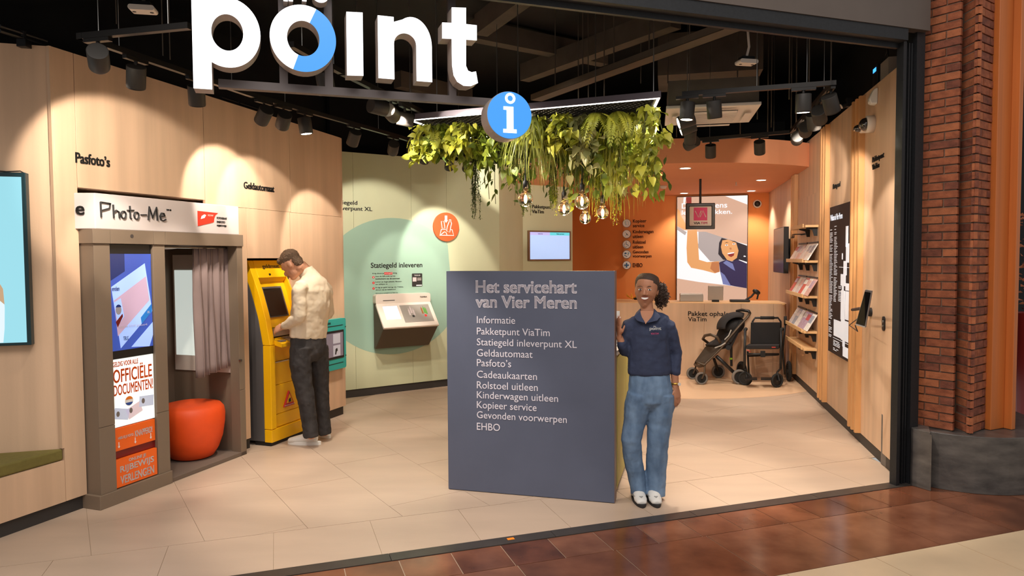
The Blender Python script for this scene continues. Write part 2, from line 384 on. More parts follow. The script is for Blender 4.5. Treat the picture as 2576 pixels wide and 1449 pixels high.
# right wall ----------------------------------------------------------------------
wr2 = thing('wall_right', 'birch panelled wall with timber slats', None); wr2['kind'] = 'structure'; wr2.matrix_world = RW.M; WM[wr2.as_pointer()] = RW.M
rx = [-3.3, -.33, -.02, 1.5, 1.70, 1.91, 2.93, 3.33, 4.17]
for a, b in ((-3.3, -.33), (-.33, -.0), (-.0, 1.51), (1.51, 1.91), (1.91, 2.93), (2.93, 3.33), (3.33, 4.18)):
    MB().box(a + .001, b - .001, 0, .03, .10, 3.24).build('panel', 'wood', wr2)
MB().box(0.02, 1.50, -.018, 0, .42, 2.52).build('shelf_panel', 'wood', wr2, bevel=.002)
for c0, c1 in ((-.40, -.06), (1.53, 1.90), (2.945, 3.315)):
    for k in range(3):
        a = c0 + (c1 - c0) * (k + .5) / 3
        MB().box(a - .022, a + .022, -.05, 0, .10, 3.22 if c0 > 0 else 2.895).build('slat', 'slatwood', wr2, bevel=.002)
struct('baseboard_right', MB().box(-3.3, 4.18, .008, .03, 0, .10), 'plinth', M=RW.M)
# ceiling ---------------------------------------------------------------------------
ZC = 4.3
struct('ceiling', MB().slab([tuple(FA.w(x, y, 0)[:2]) for x, y in ((-6.5, -.1), (8, -.1), (12, 12), (-4, 14))], ZC, ZC + .1), 'blackpaint', 'black painted open ceiling')
for i, (a, b) in enumerate((((-5.2, 4.4), (-2.4, 9.5)), ((-2.4, 9.3), (.4, 14.5)), ((.3, 14.6), (5.4, 13.2)), ((5.25, 13.6), (3.42, 5.36)))):
    d = Vector((b[0] - a[0], b[1] - a[1], 0)); f = Fr(a[0], a[1], math.degrees(math.atan2(d.y, d.x)))
    struct(['wall_upper_left', 'wall_upper_back', 'wall_upper_rear', 'wall_upper_right'][i], MB().box(0, d.length, 0, .05, 0, ZC), 'blackpaint', 'dark shell wall behind the panelling', M=f.M)
struct('wall_upper_front', MB().box(-4.0, -.0, .02, .06, 3.9, ZC), 'blackpaint', M=FA.M)
# shopfront: fascia, head track, steel post
mat('fascia', (104, 93, 86), .45, metal=.3, var=.06, scale=(3, 3, 3)); mat('frameblack', (26, 27, 30), .5, var=.25, scale=(60, 60, 60))
struct('trim_3', MB().box(-5.0, 4.78, -.10, -.02, 3.42, 4.8), 'fascia', 'grey metal fascia above the shop opening', M=FA.M)
struct('trim_4', MB().box(-5.0, 4.58, -.09, .10, 3.335, 3.42).box(-5.0, 4.58, -.01, .02, 3.30, 3.34), 'frameblack', 'black head track of the shop opening', M=FA.M)
pc = FA.hit(2240, 1222)[0]
struct('trim_5', MB().box(pc, pc + .03, -.05, .01, 0, 3.34).box(pc + .03, pc + .13, -.015, .02, 0, 3.34).box(pc + .13, pc + .21, -.05, .05, 0, 3.9).box(pc + .075, pc + .085, -.03, -.015, 0, 3.34).box(pc + .10, pc + .11, -.03, -.015, 0, 3.34), 'frameblack', 'black steel door post with vertical grooves', M=FA.M)
# ------------------------------------------------------------------ brick pillar at the right
mat('brick', (150, 82, 54), .85, var=.28, scale=(16, 16, 26), coord='World', rgb2=(172, 98, 64), bump=.35, bscale=120)
mat('brick_dark', (118, 66, 50), .85, var=.3, scale=(16, 16, 26), coord='World', rgb2=(144, 82, 60), bump=.35, bscale=120)
mat('brick_light', (170, 100, 64), .85, var=.2, scale=(16, 16, 26), coord='World', bump=.35, bscale=120)
mat('mortar', (128, 104, 88), .95); mat('stone', (84, 80, 78), .32, var=.3, scale=(5, 5, 14), coord='World', rgb2=(108, 102, 97), detail=8, bump=.12, bscale=40)
mat('stone_top', (120, 108, 96), .6, var=.1, scale=(9, 9, 9)); mat('timber', (198, 112, 52), .45, var=.10, scale=(22, 22, .9), coord='World', detail=5)
pil = thing('brick_pillar', 'red brick pillar with a dark rounded stone base beside the shop opening', 'pillar', Matrix.Translation((3.35, 5.3, 0)))
faces = [((3.075, 5.52), (3.315, 5.19)), ((3.40, 5.34), (3.385, 5.105)), ((3.385, 5.105), (3.6015, 5.2605)), ((3.315, 5.19), (3.40, 5.34))]
core = [(3.085, 5.53), (3.3155, 5.203), (3.396, 5.35), (3.3905, 5.118), (3.593, 5.274), (3.533, 5.40), (3.80, 5.75), (3.5, 6.1)]
MB().slab(core, .42, 4.3).build('mortar_core', 'mortar', pil, world=True)
nb = 0; BH, BJ = .0515, .011; rest = MB()
for ci in range(56):
    z = .435 + ci * (BH + BJ)
    for fi, (a, b) in enumerate(faces):
        a = Vector((*a, 0)); b = Vector((*b, 0)); L = (b - a).length; d = (b - a).normalized(); nrm = Vector((d.y, -d.x, 0))
        if fi == 3: continue
        x = -(.105 if ci % 2 else 0); 
        while x < L - .02:
            w0 = .21 if fi != 1 else .30
            x0 = max(x, 0 if fi != 2 else -.004); x1 = min(x + w0 - BJ, L + (.006 if fi == 1 else 0)); x += w0
            if x1 - x0 < .03: continue
            jt = random.uniform(-.0015, .0025); m = random.choice(['brick', 'brick', 'brick_dark', 'brick_light'])
            P0 = a + d * x0; P1 = a + d * x1; o1 = nrm * (.003 + jt); i1 = -nrm * .022
            lo = [P0 + o1, P1 + o1, P1 + i1, P0 + i1]; Mi = WM[pil.as_pointer()].inverted()
            mb = MB(); mb.hexa([Mi @ (q + Vector((0, 0, z))) for q in lo], [Mi @ (q + Vector((0, 0, z + BH))) for q in lo])
            if nb < 300 and z < 3.8: mb.build('brick', m, pil); nb += 1
            else: rest.add(mb.v, mb.f)
rb = rest.build('brick_courses', 'brick', pil)
rb['kind'] = 'stuff'
# stone base: small block and big drum
base = [(3.045, 5.28), (3.105, 5.10)] + [(3.62 + .62 * math.cos(math.radians(a)), 5.60 + .60 * math.sin(math.radians(a))) for a in range(213, 361, 7)] + [(4.3, 6.0), (3.1, 5.8)]
MB().slab(base, 0, .425).build('stone_base', 'stone', pil, world=True, bevel=.008)
MB().slab([(3.04, 5.235), (3.10, 5.115), (3.2, 5.3), (3.10, 5.5)], 0, .44).build('stone_block', 'stone', pil, world=True, bevel=.004)
# timber post
tp = thing('timber_post', 'orange stained square timber post standing on the stone pillar base', 'post', Matrix.Translation((3.8, 5.4, .425)))
f = Fr(3.62, 5.22, 24)
MB().box(0, .20, 0, .16, .427, 4.3, M=f.M).box(.155, .20, -.06, 0, .427, 4.3, M=f.M).build('post', 'timber', tp, world=True, bevel=.004)
# dark glimpse of the neighbouring shop: back wall, flower display
nbw = struct('wall_neighbour', MB().box(4.3, 8.5, 7.6, 7.7, 0, 4.3), 'blackpaint', 'dark wall of the neighbouring shop front')
mat('redpot', (150, 40, 34), .4); mat('petal', (206, 92, 52), .7, var=.3, scale=(20, 20, 20), rgb2=(220, 150, 110))
fp = gz(2572, 640, 1.1)
V0 = dep(2574, 800, 6.4); vp = thing('flower_pot', 'dark red planter with orange flowers behind the timber post', 'planter', Matrix.Translation((V0.x + .1, 6.4, 0)))
MB().lathe([(.13, 0), (.15, .9), (.17, 1.22), (.15, 1.22), (.14, 1.1)], 20).build('pot', 'redpot', vp, smooth=True)
fm = MB()
for k in range(160):
    c = Vector((random.gauss(0, .13), random.gauss(0, .13), random.uniform(1.25, 2.15))); M = Matrix.Translation(c) @ Matrix.Rotation(random.uniform(0, 6), 4, 'Z') @ Matrix.Rotation(random.uniform(-1, 1), 4, 'X')
    fm.add([(-.03, 0, 0), (0, -.02, .012), (.035, 0, 0), (0, .03, .01)], [(0, 1, 2, 3)], M)
fo = fm.build('flowers', 'petal', vp); fo['kind'] = 'stuff'
MB().tube([(0, 0, 1.1), (.02, 0, 1.6), (0, .02, 2.1)], .012).build('stem', 'timber', vp)
# ------------------------------------------------------------------ ceiling clutter
def beam(name, label, cat, a, b, w, h, m):
    a = Vector(a); b = Vector(b); d = b - a; f = Matrix.Translation(a) @ Matrix.Rotation(math.atan2(d.y, d.x), 4, 'Z')
    o = MB().box(0, d.length, -w / 2, w / 2, 0, h).build(name, m, M=f); return tag(o, label, cat)
def ceil_line(p, q, z): return gz(*p, z), gz(*q, z)
a, b = ceil_line((1335, 252), (1852, 62), 3.45)
ct = thing('cable_tray', 'long perforated cable tray hung under the black ceiling above the plants', 'cable tray', Matrix.Translation(a) @ Matrix.Rotation(math.atan2((b - a).y, (b - a).x), 4, 'Z'))
L = (b - a).length
MB().box(0, L, 0, .14, 0, .004).build('tray_base', 'duct', ct); MB().box(0, L, 0, .004, 0, .06).box(0, L, .136, .14, 0, .06).build('tray_side', 'duct', ct)
for k in range(1, 6): MB().cyl((L * k / 6, .0, .06), (L * k / 6, .0, ZC - a.z), .006, n=6).build('hanger_rod', 'ceilgrey', ct)
for (p, q, z, lab) in (((1210, 90), (1320, 10), 4.0, 'short dark ceiling girder above the illuminated letters'), ((1185, 100), (1520, 165), 4.05, 'dark cross girder running behind the ceiling cable tray'), ((1320, 205), (1700, 70), 3.9, 'upper dark girder running along above the cable tray'), ((1000, 220), (1180, 262), 3.9, 'faint dark girder above the left end of the plant frame')):
    a, b = ceil_line(p, q, z); beam('ceiling_girder', lab, 'girder', a, b, .14, .2, 'ceilgrey')
dk = MB().box(-.55, .55, -.4, .4, 0, .45).build('air_duct', 'ceilgrey', M=Matrix.Translation(gz(1780, 205, 3.75)) @ Matrix.Rotation(-.22, 4, 'Z')); tag(dk, 'dark boxy air duct under the ceiling behind the air conditioning cassette', 'duct')
def rod(x, y0, y1, z, m='ceilgrey', r=.006):
    p = gz(x, y1, z); o = MB().cyl((0, 0, 0), (0, 0, ZC - z), r, n=6).build('hanging_rod', m, M=Matrix.Translation(p))
    return tag(o, 'thin wire rod hanging from the black ceiling near the illuminated letters' if x < 1000 else ('thin grey rod hanging between the cable tray and the plant frame' if x < 1695 else 'thin grey rod hanging around the air conditioning cassette'), 'rod', 'ceiling rods by the letters' if x < 1000 else ('ceiling rods by the cable tray' if x < 1695 else 'ceiling rods by the cassette'))
for x, y, z in ((1940, 320, 3.15), (1931, 345, 3.1), (1905, 300, 3.2), (1862, 340, 3.15), (1985, 250, 3.2), (2035, 215, 3.15), (2090, 210, 3.1), (1702, 345, 3.15), (1855, 260, 3.3), (1612, 210, 3.5), (1455, 250, 3.4), (1480, 250, 3.4), (1520, 245, 3.4), (1680, 210, 3.5), (1990, 345, 3.1), (2002, 330, 3.1), (428, 150, 3.2), (293, 60, 3.4), (830, 215, 3.3), (410, 140, 3.1)):
    rod(x, 0, y, z, r=.004 if x < 1000 else .006)
def sensor(px, py, z, lab, arm):
    p = gz(px, py, z); t = thing('ceiling_sensor', lab, 'sensor', Matrix.Translation(p) @ Matrix.Rotation(.2, 4, 'Z'))
    MB().prism(rrect(-.075, .075, -.016, .016, .015), -.045, .045).build('housing', 'offwhite', t, bevel=.004)
    MB().box(-.05, .05, -.035, .035, .016, .04).build('mount', 'blackmetal', t)
    for s in (-.05, .05): MB().cyl((s, 0, -.018), (s, 0, -.013), .011, n=12).build('eye', 'black', t)
    MB().tube([(0, 0, .04), (.02, 0, .12), (.015, .02, .3), (-.08 if arm else 0, .03, .5), (-.12 if arm else 0, .03, ZC - z)], .01, n=6).build('cable', 'offwhite' if arm else 'ceilgrey', t)
sensor(360, 24, 3.3, 'white people sensor hanging at the left above the track lights', False)
sensor(1878, 157, 3.25, 'white people sensor on a bent conduit near the cable tray end', True)
# air conditioning cassette
p = gz(1785, 292, 3.12)
ac = thing('air_conditioner', 'white ceiling air conditioning cassette with slotted grille', 'air conditioner', Matrix.Translation(p) @ Matrix.Rotation(-.2, 4, 'Z'))
mat('acwhite', (232, 226, 220), .5)
MB().prism([(-.42, -.42), (.42, -.42), (.42, .42), (-.42, .42)], 0, .03, holes=[[(-.24, -.24), (.24, -.24), (.24, .24), (-.24, .24)]], M=Matrix.Rotation(math.radians(90), 4, 'X')).build('panel', 'acwhite', ac, bevel=.006)
MB().box(-.4, .4, -.4, .4, .031, .26).build('housing', 'ceilgrey', ac)
for k in range(14): MB().box(-.235, .235, -.235 + k * .0345, -.215 + k * .0345, -.026, -.012).build('grille_slat', 'acwhite', ac)
for k in range(2): MB().box(-.08 + k * .155, -.073 + k * .155, -.235, .235, -.024, -.008).build('grille_bar', 'acwhite', ac)
for a in range(4):
    MB().box(-.22, .22, -.36, -.30, -.036, -.028, M=Matrix.Rotation(a * math.pi / 2, 4, 'Z')).build('air_flap', 'acwhite', ac, bevel=.004)
# ------------------------------------------------------------------ lighting tracks and spotlights
ZT = 3.0
def track(lab, pts, closed=False, hang=()):
    P = [gz(x, y, ZT) for x, y in pts]
    t = thing('lighting_track', lab, 'lighting track', Matrix.Translation(P[0]))
    for si, (a, b) in enumerate(zip(P, P[1:] + ([P[0]] if closed else []))):
        d = (b - a); f = Matrix.Translation(a) @ Matrix.Rotation(math.atan2(d.y, d.x), 4, 'Z')
        MB().box(-.018, d.length + .018, -.018, .018, 0, .034, M=f).build('rail', 'rail', t, world=True)
        for k in (hang[si] if hang else (.17, .83)):
            q = a + d * k; MB().cyl(q + Vector((0, 0, .03)), Vector((q.x, q.y, ZC)), .0025, n=5).build('wire', 'steel', t, world=True)
    return P
TL = track('black lighting track running along the timber wall on the left', [(470, 74), (205, 100), (640, 247), (1000, 347), (1180, 404)])
TB = track('black lighting track running behind the illuminated letters', [(737, 121), (858, 188), (1060, 286)])
TR = track('rectangular black lighting track in front of the service desk', [(1722, 242), (2096, 215), (1990, 336), (1746, 356)], True, ((.5, .83), (.17, .83), (.17, .83), (.58, .78)))
def proj(P):
    v = P - CAM; w_ = v.dot(_F); return 1288 + FPX * v.dot(_RI) / w_, 724.5 - FPX * v.dot(_UI) / w_
def track_at(P, px, py, closed=False):
    best = None
    for a, b in zip(P, P[1:] + ([P[0]] if closed else [])):
        d = b - a
        for k in range(2, 99):
            c = a + d * (k / 100); x, y = proj(Vector((c.x, c.y, ZT - .11))); e = (x - px) ** 2 + (y - py) ** 2
            if best is None or e < best[0]: best = (e, c, math.atan2(d.y, d.x))
    return best
def spot(lab, px, py, P, tgt, power, closed=False, deg=46, lit=False, z=2.87, blend=.4, r=.056):
    _, c, ang = track_at(P, px, py, closed)
    c = Vector((c.x, c.y, ZT)); tgt = Vector(tgt)
    top = Vector((c.x, c.y, ZT - .012)); body = Vector((c.x, c.y, ZT - .11)); q = body
    d = (tgt - q).normalized()
    t = thing('spotlight', lab, 'spotlight', Matrix.Translation(top), 'track spotlights')
    f = Matrix.Translation(c) @ Matrix.Rotation(ang, 4, 'Z')
    MB().box(-.085, .085, -.016, .016, -.022, -.0005, M=f).build('adapter', 'rail', t, world=True)
    MB().cyl((c.x, c.y, ZT - .02), (c.x, c.y, ZT - .055), .011, n=10).build('swivel', 'rail', t, world=True)
    b0 = q - d * .062; b1 = q + d * .07
    B = MB().cyl(b0, b1, r, n=24).build('body', 'spotbody', t, world=True, bevel=.004)
    for pl in B.data.polygons: pl.use_smooth = len(pl.vertices) == 4
    M = Matrix.Translation(b1) @ rot_to(d)
    MB().lathe([(r * .98, -.002), (r * .98, .004), (r * .86, .004), (r * .80, -.006)], 24, M, False).build('bezel', 'rail', t, world=True, smooth=True)
    MB().cyl(b1 + d * .0003, b1 + d * .0018, r * .80, n=20).build('lens', 'lamp_on', t, world=True)
    spotlamp('spot_beam', b1 + d * .012, tgt, power, deg, blend)
WP = lambda fr, x, y: fr.w(*(lambda h: (h[0], 0, h[1]))(fr.hit(x, y)))
K = 1.0
spot('first track spotlight at the bend of the left track, aimed at the passport photo sign', 247, 135, TL, WP(LW, 290, 470), 100, deg=60, blend=.25)
spot('second track spotlight from the bend of the left track, aimed at the booth', 342, 185, TL, WP(LW, 330, 850), 55)
spot('lit track spotlight behind the tail of the letter p', 492, 240, TL, BO.w(1.1, 0, .7), 60)
spot('track spotlight aimed at the timber wall above the cash machine, first of three', 665, 285, TL, WP(LW, 560, 500), 72, deg=60, blend=.25)
spot('track spotlight aimed at the cash machine sign, second of three', 714, 298, TL, WP(LW, 650, 540), 48, deg=58, blend=.25)
spot('track spotlight glowing towards the floor, third of three beside the cash machine', 765, 318, TL, gz(900, 1150), 130, deg=60)
spot('single track spotlight near the end of the timber wall', 890, 352, TL, WP(LW, 800, 640), 75, deg=54, blend=.25)
spot('track spotlight glowing in front of the green wall, nearest the timber wall', 985, 392, TL, WP(GW, 940, 640), 120, deg=58, blend=.3)
spot('track spotlight in front of the green wall, between two glowing ones', 1030, 405, TL, gz(1000, 1030), 110, deg=60)
spot('track spotlight tilted towards the deposit machine', 1062, 415, TL, WP(GW, 1020, 720), 60, deg=40)
spot('track spotlight at the end of the green wall aimed at the round orange sign', 1130, 415, TL, WP(GW, 1110, 650), 110, deg=54, blend=.3)
spot('glowing track spotlight below the blue letter o', 820, 208, TB, gz(1000, 1250), 150, deg=64)
spot('first of three track spotlights left of the plant frame', 950, 265, TB, dep(1250, 350, 6.2), 90, deg=40)
spot('middle of three track spotlights left of the plant frame', 985, 280, TB, B2.w(.5, 0, 1.9), 150, deg=40)
spot('glowing last of three track spotlights left of the plant frame', 1020, 298, TB, dep(1420, 380, 6.0), 160, deg=50)
spot('track spotlight beside the air conditioning cassette aimed at the floor', 1797, 268, TR, gz(1850, 1150), 150, True, deg=62)
spot('track spotlight at the near right of the rectangular track', 2020, 250, TR, gz(2000, 1200), 130, True, deg=60)
spot('track spotlight nearest the corner of the rectangular track by the slats', 2092, 262, TR, WP(RW, 2215, 700), 60, True, deg=50)
for i, (x, y, tg, pw) in enumerate(((2058, 286, WP(RW, 2120, 600), 80), (2042, 300, WP(RW, 2120, 900), 60), (2022, 322, WP(RW, 2030, 560), 70), (2002, 345, WP(RW, 1975, 560), 60))):
    spot(['first', 'second', 'third', 'fourth'][i] + ' track spotlight along the side of the rectangular track facing the leaflet wall', x, y, TR, tg, pw, True, deg=50)
for i, (x, y, tg, pw) in enumerate(((1728, 282, gz(1650, 1200), 110), (1724, 305, dep(1560, 360, 5.9), 130), (1722, 322, dep(1480, 420, 6.3), 110), (1722, 345, gz(1700, 980), 60), (1720, 365, B2.w(.5, 0, 1.9), 110))):
    spot(['first', 'second', 'third', 'fourth', 'fifth'][i] + ' track spotlight in the stack beside the hanging plants', x, y, TR, tg, pw, True, deg=52)
spot('track spotlight hanging before the curved orange ceiling, lighting its edge', 1788, 378, TR, gz(1790, 990), 90, True, deg=55)
spot('track spotlight hanging straight down before the curved orange ceiling', 1911, 360, TR, gz(1930, 980), 90, True, deg=50)
spot('track spotlight half hidden by leaves beside the pale green wall', 1245, 420, TL, WP(CW, 1340, 480), 60, deg=50)
# recessed downlights in the soffit
dl = thing('downlight', 'round downlight near the curved edge of the orange ceiling', 'downlight', Matrix.Translation(gz(1724, 423, 2.90)), 'downlights over the service desk')
MB().lathe([(.065, -.004), (.08, -.004), (.083, 0), (.065, 0), (.065, -.004)], 28, None, False).build('trim_ring', 'white', dl, smooth=True)
MB().cyl((0, 0, -.003), (0, 0, -.0015), .066, n=28).build('lens', 'lamp_on', dl)
for x, y in ((1724, 423), (1915, 453), (1890, 480), (1721, 486)):
    P = gz(x, y, 2.90)
    if (x, y) != (1724, 423): copy_thing(dl, Matrix.Translation(P), {1915: 'round downlight in the orange ceiling beside the timber wall', 1890: 'round downlight in the orange ceiling above the dome camera', 1721: 'round downlight in the orange ceiling above the backlit poster'}[x])
    spotlamp('down_beam', P + Vector((0, 0, -.02)), P + Vector((0, 0, -2)), 70, 110, .6)
# ------------------------------------------------------------------ illuminated sign
mat('sign_white', (250, 250, 255), .4, emit=1.3, ecol=(246, 248, 255)); mat('sign_blue', (24, 70, 120), .4, emit=.82, ecol=(70, 162, 250)); mat('sign_side', (158, 146, 138), .5)
mat('signbar', (92, 84, 84), .5, metal=.2); mat('ink', (38, 36, 34), .6); mat('ink_white', (236, 232, 234), .6)
SD = .0
SG = FA.at(0, SD)
def sp_(x, y): return FA.hit(x, y, SD)
sg = thing('illuminated_sign', 'hanging illuminated letters reading point above a round blue information disc', 'sign', SG.M)
def letter(poly, holes=(), m='sign_white', depth=.11):
    l = MB().prism(poly, 0, depth, holes).build('letter', 'sign_side', sg)
    f = MB().prism(poly, -.004, -.0002, holes).build('letter_face', m, l); return l
def ellp(cx, cy, rx, ry, a0=0, a1=360, n=40):
    """ellipse measured in the picture, as points on the sign plane"""
    c = sp_(cx, cy); ex = sp_(cx + rx, cy); ez = sp_(cx, cy - ry)
    return circ(c[0], c[1], ex[0] - c[0], n, a0, a1, rz=ez[1] - c[1])
def quad(*p): return [sp_(*q) for q in p]
bx = sp_(572, 82); orx = sp_(655, 82)[0] - bx[0]; orz = bx[1] - sp_(572, 170)[1]; irx = sp_(612, 82)[0] - bx[0]; irz = bx[1] - sp_(572, 128)[1]
sl = sp_(487, 222)[0]; sr = sp_(534, 222)[0]; zb = sp_(515, 224)[1]
zt = bx[1] + orz * .98
t1 = math.degrees(math.acos((sr - bx[0]) / orx)); t2 = math.degrees(math.acos(max(-1, (sr + .001 - bx[0]) / irx)))
outer = [(sl, zb), (sr, zb)] + circ(bx[0], bx[1], orx, 40, -t1, t1, rz=orz) + [(sr, zt), (sl, zt)]
letter(outer, [circ(bx[0], bx[1], irx, 36, -t2, t2, rz=irz)])
# o, split into a white and a blue arc
o1 = ellp(763, 97, 82, 84); i1 = ellp(763, 97, 40.5, 44.5)
ol = MB().prism(o1, 0, .11, [i1]).build('letter', 'sign_side', sg)
def arcseg(a0, a1): return ellp(763, 97, 82, 84, a0, a1, 40) + ellp(763, 97, 40.5, 44.5, a1, a0, 40)
MB().prism(arcseg(66, 251), -.004, -.0002).build('letter_face', 'sign_white', ol); MB().prism(arcseg(-109, 66), -.004, -.0002).build('letter_face', 'sign_blue', ol)
letter(quad((873, 190), (914, 191), (912, 32), (871, 30)))
nz0 = sp_(970, 198)[1]
nl, nm, n2, n3 = sp_(951, 120)[0], sp_(991, 120)[0], sp_(1047, 120)[0], sp_(1086, 120)[0]; ntop = sp_(970, 41)[1]; acz = sp_(1016, 118)[1]
acx = (nm + n3) / 2; ar = (n3 - nm) / 2 + .018; otop = sp_(1040, 44)[1]; itop = sp_(1018, 84)[1]; ic = (nm + n2) / 2
zc_ = itop - (n2 - nm) / 2
nout = [(nl, nz0), (nm, nz0), (nm, zc_)] + circ(ic, zc_, (n2 - nm) / 2, 16, 180, 0) + [(n2, nz0), (n3, nz0), (n3, zc_)] + circ((n3 + nm) / 2 - .005, zc_, n3 - (n3 + nm) / 2 + .005, 16, 0, 118, rz=otop - zc_) + [(nm, ntop - .028), (nm, ntop), (nl, ntop)]
letter(nout)
T = lambda x, y: sp_(x, y)
letter([T(1135, 18), T(1112, 57)] and [T(1136, 19), T(1136, 58), T(1112, 57), T(1112, 97), T(1136, 98), T(1137, 165), T(1141, 190), T(1150, 206), T(1166, 216), T(1184, 217), T(1202, 209), T(1197, 180), T(1186, 182), T(1177, 178), T(1172, 166), T(1172, 100), T(1199, 102), T(1199, 64), T(1172, 61), T(1172, 20)])
# lowest parts of the small word above
for x in (718, 731, 765): 
    letter(quad((x - 5, 3), (x + 6, 4), (x + 6, -40), (x - 5, -40)), depth=.08)
letter(ellp(806, -8, 19, 15, 180, 360, 20) + quad((800, -40),), depth=.08)
# carrier bars
zbar = FA.hit(900, 180, SD + .14)[1]
MB().box(sp_(540, 0)[0], sp_(1292, 0)[0] + .03, .12, .17, 2.70, 2.745).build('carrier_bar', 'signbar', sg)
MB().box(sp_(700, 0)[0], sp_(700, 0)[0] + .045, .12, .16, 2.745, ZC).box(sp_(818, 0)[0], sp_(818, 0)[0] + .045, .12, .16, 2.745, ZC).build('carrier_post', 'signbar', sg)
MB().box(sp_(1140, 0)[0], sp_(1140, 0)[0] + .045, .12, .16, 2.745, ZC).build('carrier_post', 'signbar', sg)
cdx = sp_(1281, 290); rr = (sp_(1337, 290)[0] - sp_(1225, 290)[0]) / 2; cx, cz = (sp_(1337, 290)[0] + sp_(1225, 290)[0]) / 2, cdx[1]
MB().box(cx - .02, cx + .025, .12, .16, cz + rr * .6, 2.72).build('disc_post', 'signbar', sg)
ds = MB().prism(circ(cx, cz, rr, 56), 0, .13).build('information_disc', 'sign_side', sg)
MB().prism(circ(cx, cz, rr * .985, 56), -.006, -.0002).build('disc_face', 'sign_blue', ds)
k = rr / 57.
Q = lambda x, z: (cx + x * k, cz + z * k)
MB().prism([Q(-16, 12), Q(-16, 20), Q(9, 20), Q(9, -34), Q(17, -34), Q(17, -43), Q(-17, -43), Q(-17, -34), Q(-8, -34), Q(-8, 12)], -.010, -.0065).build('letter_i', 'sign_white', ds)
for a0, a1 in ((72, 245), (252, 425)):
    MB().prism(circ(*Q(1, 40), 13 * k, 20, a0, a1) + circ(*Q(1, 40), 7 * k, 20, a1, a0), -.010, -.0065).build('letter_i_dot', 'sign_white', ds)
# ------------------------------------------------------------------ wall lettering on the left
def wall_text(body, fr, xl, yt, yb, xr, lab, d=-.006, **k):
    a = fr.hit(xl, yb); c = fr.hit(xl, yt); b = fr.hit(xr, yb); f = fr.at(a[0], 0, a[1]); t = thing('wall_lettering', lab, 'lettering', f.M)
    text(body, 0, b[0] - a[0], 0, c[1] - a[1], k.pop('m', 'ink'), t, y=d, depth=-d - .0005, **k); return t
wall_text("Pasfoto’s", LW, 190, 383, 409, 275, 'raised black letters Pasfoto’s on the timber wall above the photo booth', bold=.016)
wall_text("Geldautomaat", LW, 613, 457, 474, 689, 'raised black letters Geldautomaat on the timber wall above the cash machine', bold=.014)
# ------------------------------------------------------------------ wall advert screen
mat('screen_frame', (16, 48, 54), .35); mat('screen_cyan', (60, 90, 100), .3, emit=.78, ecol=(164, 232, 246)); mat('screen_white', (90, 96, 100), .3, emit=.85, ecol=(232, 248, 255)); mat('screen_tan', (90, 74, 56), .4, emit=.7, ecol=(216, 178, 138)); mat('screen_brown', (120, 92, 66), .4, emit=.45, ecol=(130, 104, 76))
h1 = NB.hit(64, 434, -.06); h2 = NB.hit(79, 868, -.06)
sx1 = (h1[0] + h2[0]) / 2; sw = .86
f = NB.at(sx1 - sw, 0, h2[1]); sh = h1[1] - h2[1]
sc = thing('wall_screen', 'tall bright cyan advertising screen on the timber niche wall above the bench', 'screen', f.M)
MB().box(0, sw, -.06, -.004, 0, sh).build('case', 'screen_frame', sc, bevel=.004)
MB().box(.025, sw - .025, -.062, -.0602, .02, sh - .03).build('display', 'screen_cyan', sc)
wx = sw - .025
def blob(pts, m, y): MB().prism([(sw - a, b * sh) for a, b in pts], y, y + .0006).build('picture', m, sc)
blob([(.60, .02), (.16, .02), (.15, .10), (.145, .22), (.15, .33), (.20, .40), (.26, .43), (.40, .47), (.62, .45)], 'screen_white', -.0635)
blob([(.27, .44), (.19, .40), (.15, .33), (.145, .24), (.19, .28), (.24, .34), (.30, .37)], 'screen_tan', -.0645)
blob([(.30, .27), (.22, .22), (.20, .18), (.25, .14), (.33, .20)], 'screen_brown', -.0650)
MB().tube([(sw - .30, -.03, sh + .004), (sw - .2, -.03, sh + .012), (sw - .12, -.03, sh + .006), (sw - .04, -.03, sh + .012), (sw - .02, -.03, sh)], .004, n=6).build('cable', 'black', sc)
# ------------------------------------------------------------------ photo booth
mat('booth', (124, 107, 90), .55, bump=.06, bscale=250); mat('booth_dark', (70, 62, 58), .6); mat('booth_header', (204, 193, 190), .35)
mat('glow_panel', (222, 232, 224), .4, emit=.55, ecol=(230, 240, 232)); mat('poster_white', (244, 246, 242), .3, emit=.62, ecol=(240, 246, 240)); mat('poster_orange', (244, 104, 22), .45); mat('ink_orange', (232, 108, 34), .5)
mat('pblue1', (52, 78, 168), .3, emit=.45, ecol=(56, 84, 176)); mat('pblue2', (150, 178, 236), .3, emit=.6, ecol=(150, 180, 238)); mat('pblue3', (24, 44, 104), .3, emit=.22, ecol=(24, 44, 110)); mat('psal', (176, 152, 176), .3, emit=.45, ecol=(180, 150, 176)); mat('pteal', (26, 104, 176), .3, emit=.5, ecol=(30, 110, 186)); mat('paperface', (206, 190, 190), .4); mat('screen_face', (60, 56, 58), .4, emit=.4, ecol=(206, 190, 190))
mat('slotred', (116, 12, 14), .4); mat('carpet', (112, 96, 84), .95, bump=.4, bscale=500)
b = thing('photo_booth', 'taupe passport photo booth with white header, side curtain and orange posters', 'photo booth', BO.M)
W, D = 1.47, .78
z_h0, z_h1 = 1.972, 2.222
def bh(x, y, d=0): return BO.hit(x, y, d)
MB().add([(.02, 0, z_h0), (W - .035, 0, z_h0), (W - .035, .6, z_h0), (-.06, .6, z_h0), (-.04, .14, z_h0), (.02, 0, z_h1), (W - .035, 0, z_h1), (W - .035, .6, z_h1), (-.06, .6, z_h1), (-.04, .14, z_h1)], [(4, 3, 2, 1, 0), (5, 6, 7, 8, 9), (0, 1, 6, 5), (1, 2, 7, 6), (2, 3, 8, 7), (3, 4, 9, 8), (4, 0, 5, 9)]).build('header', 'booth_header', b, bevel=.006)
hd = b.children[0]
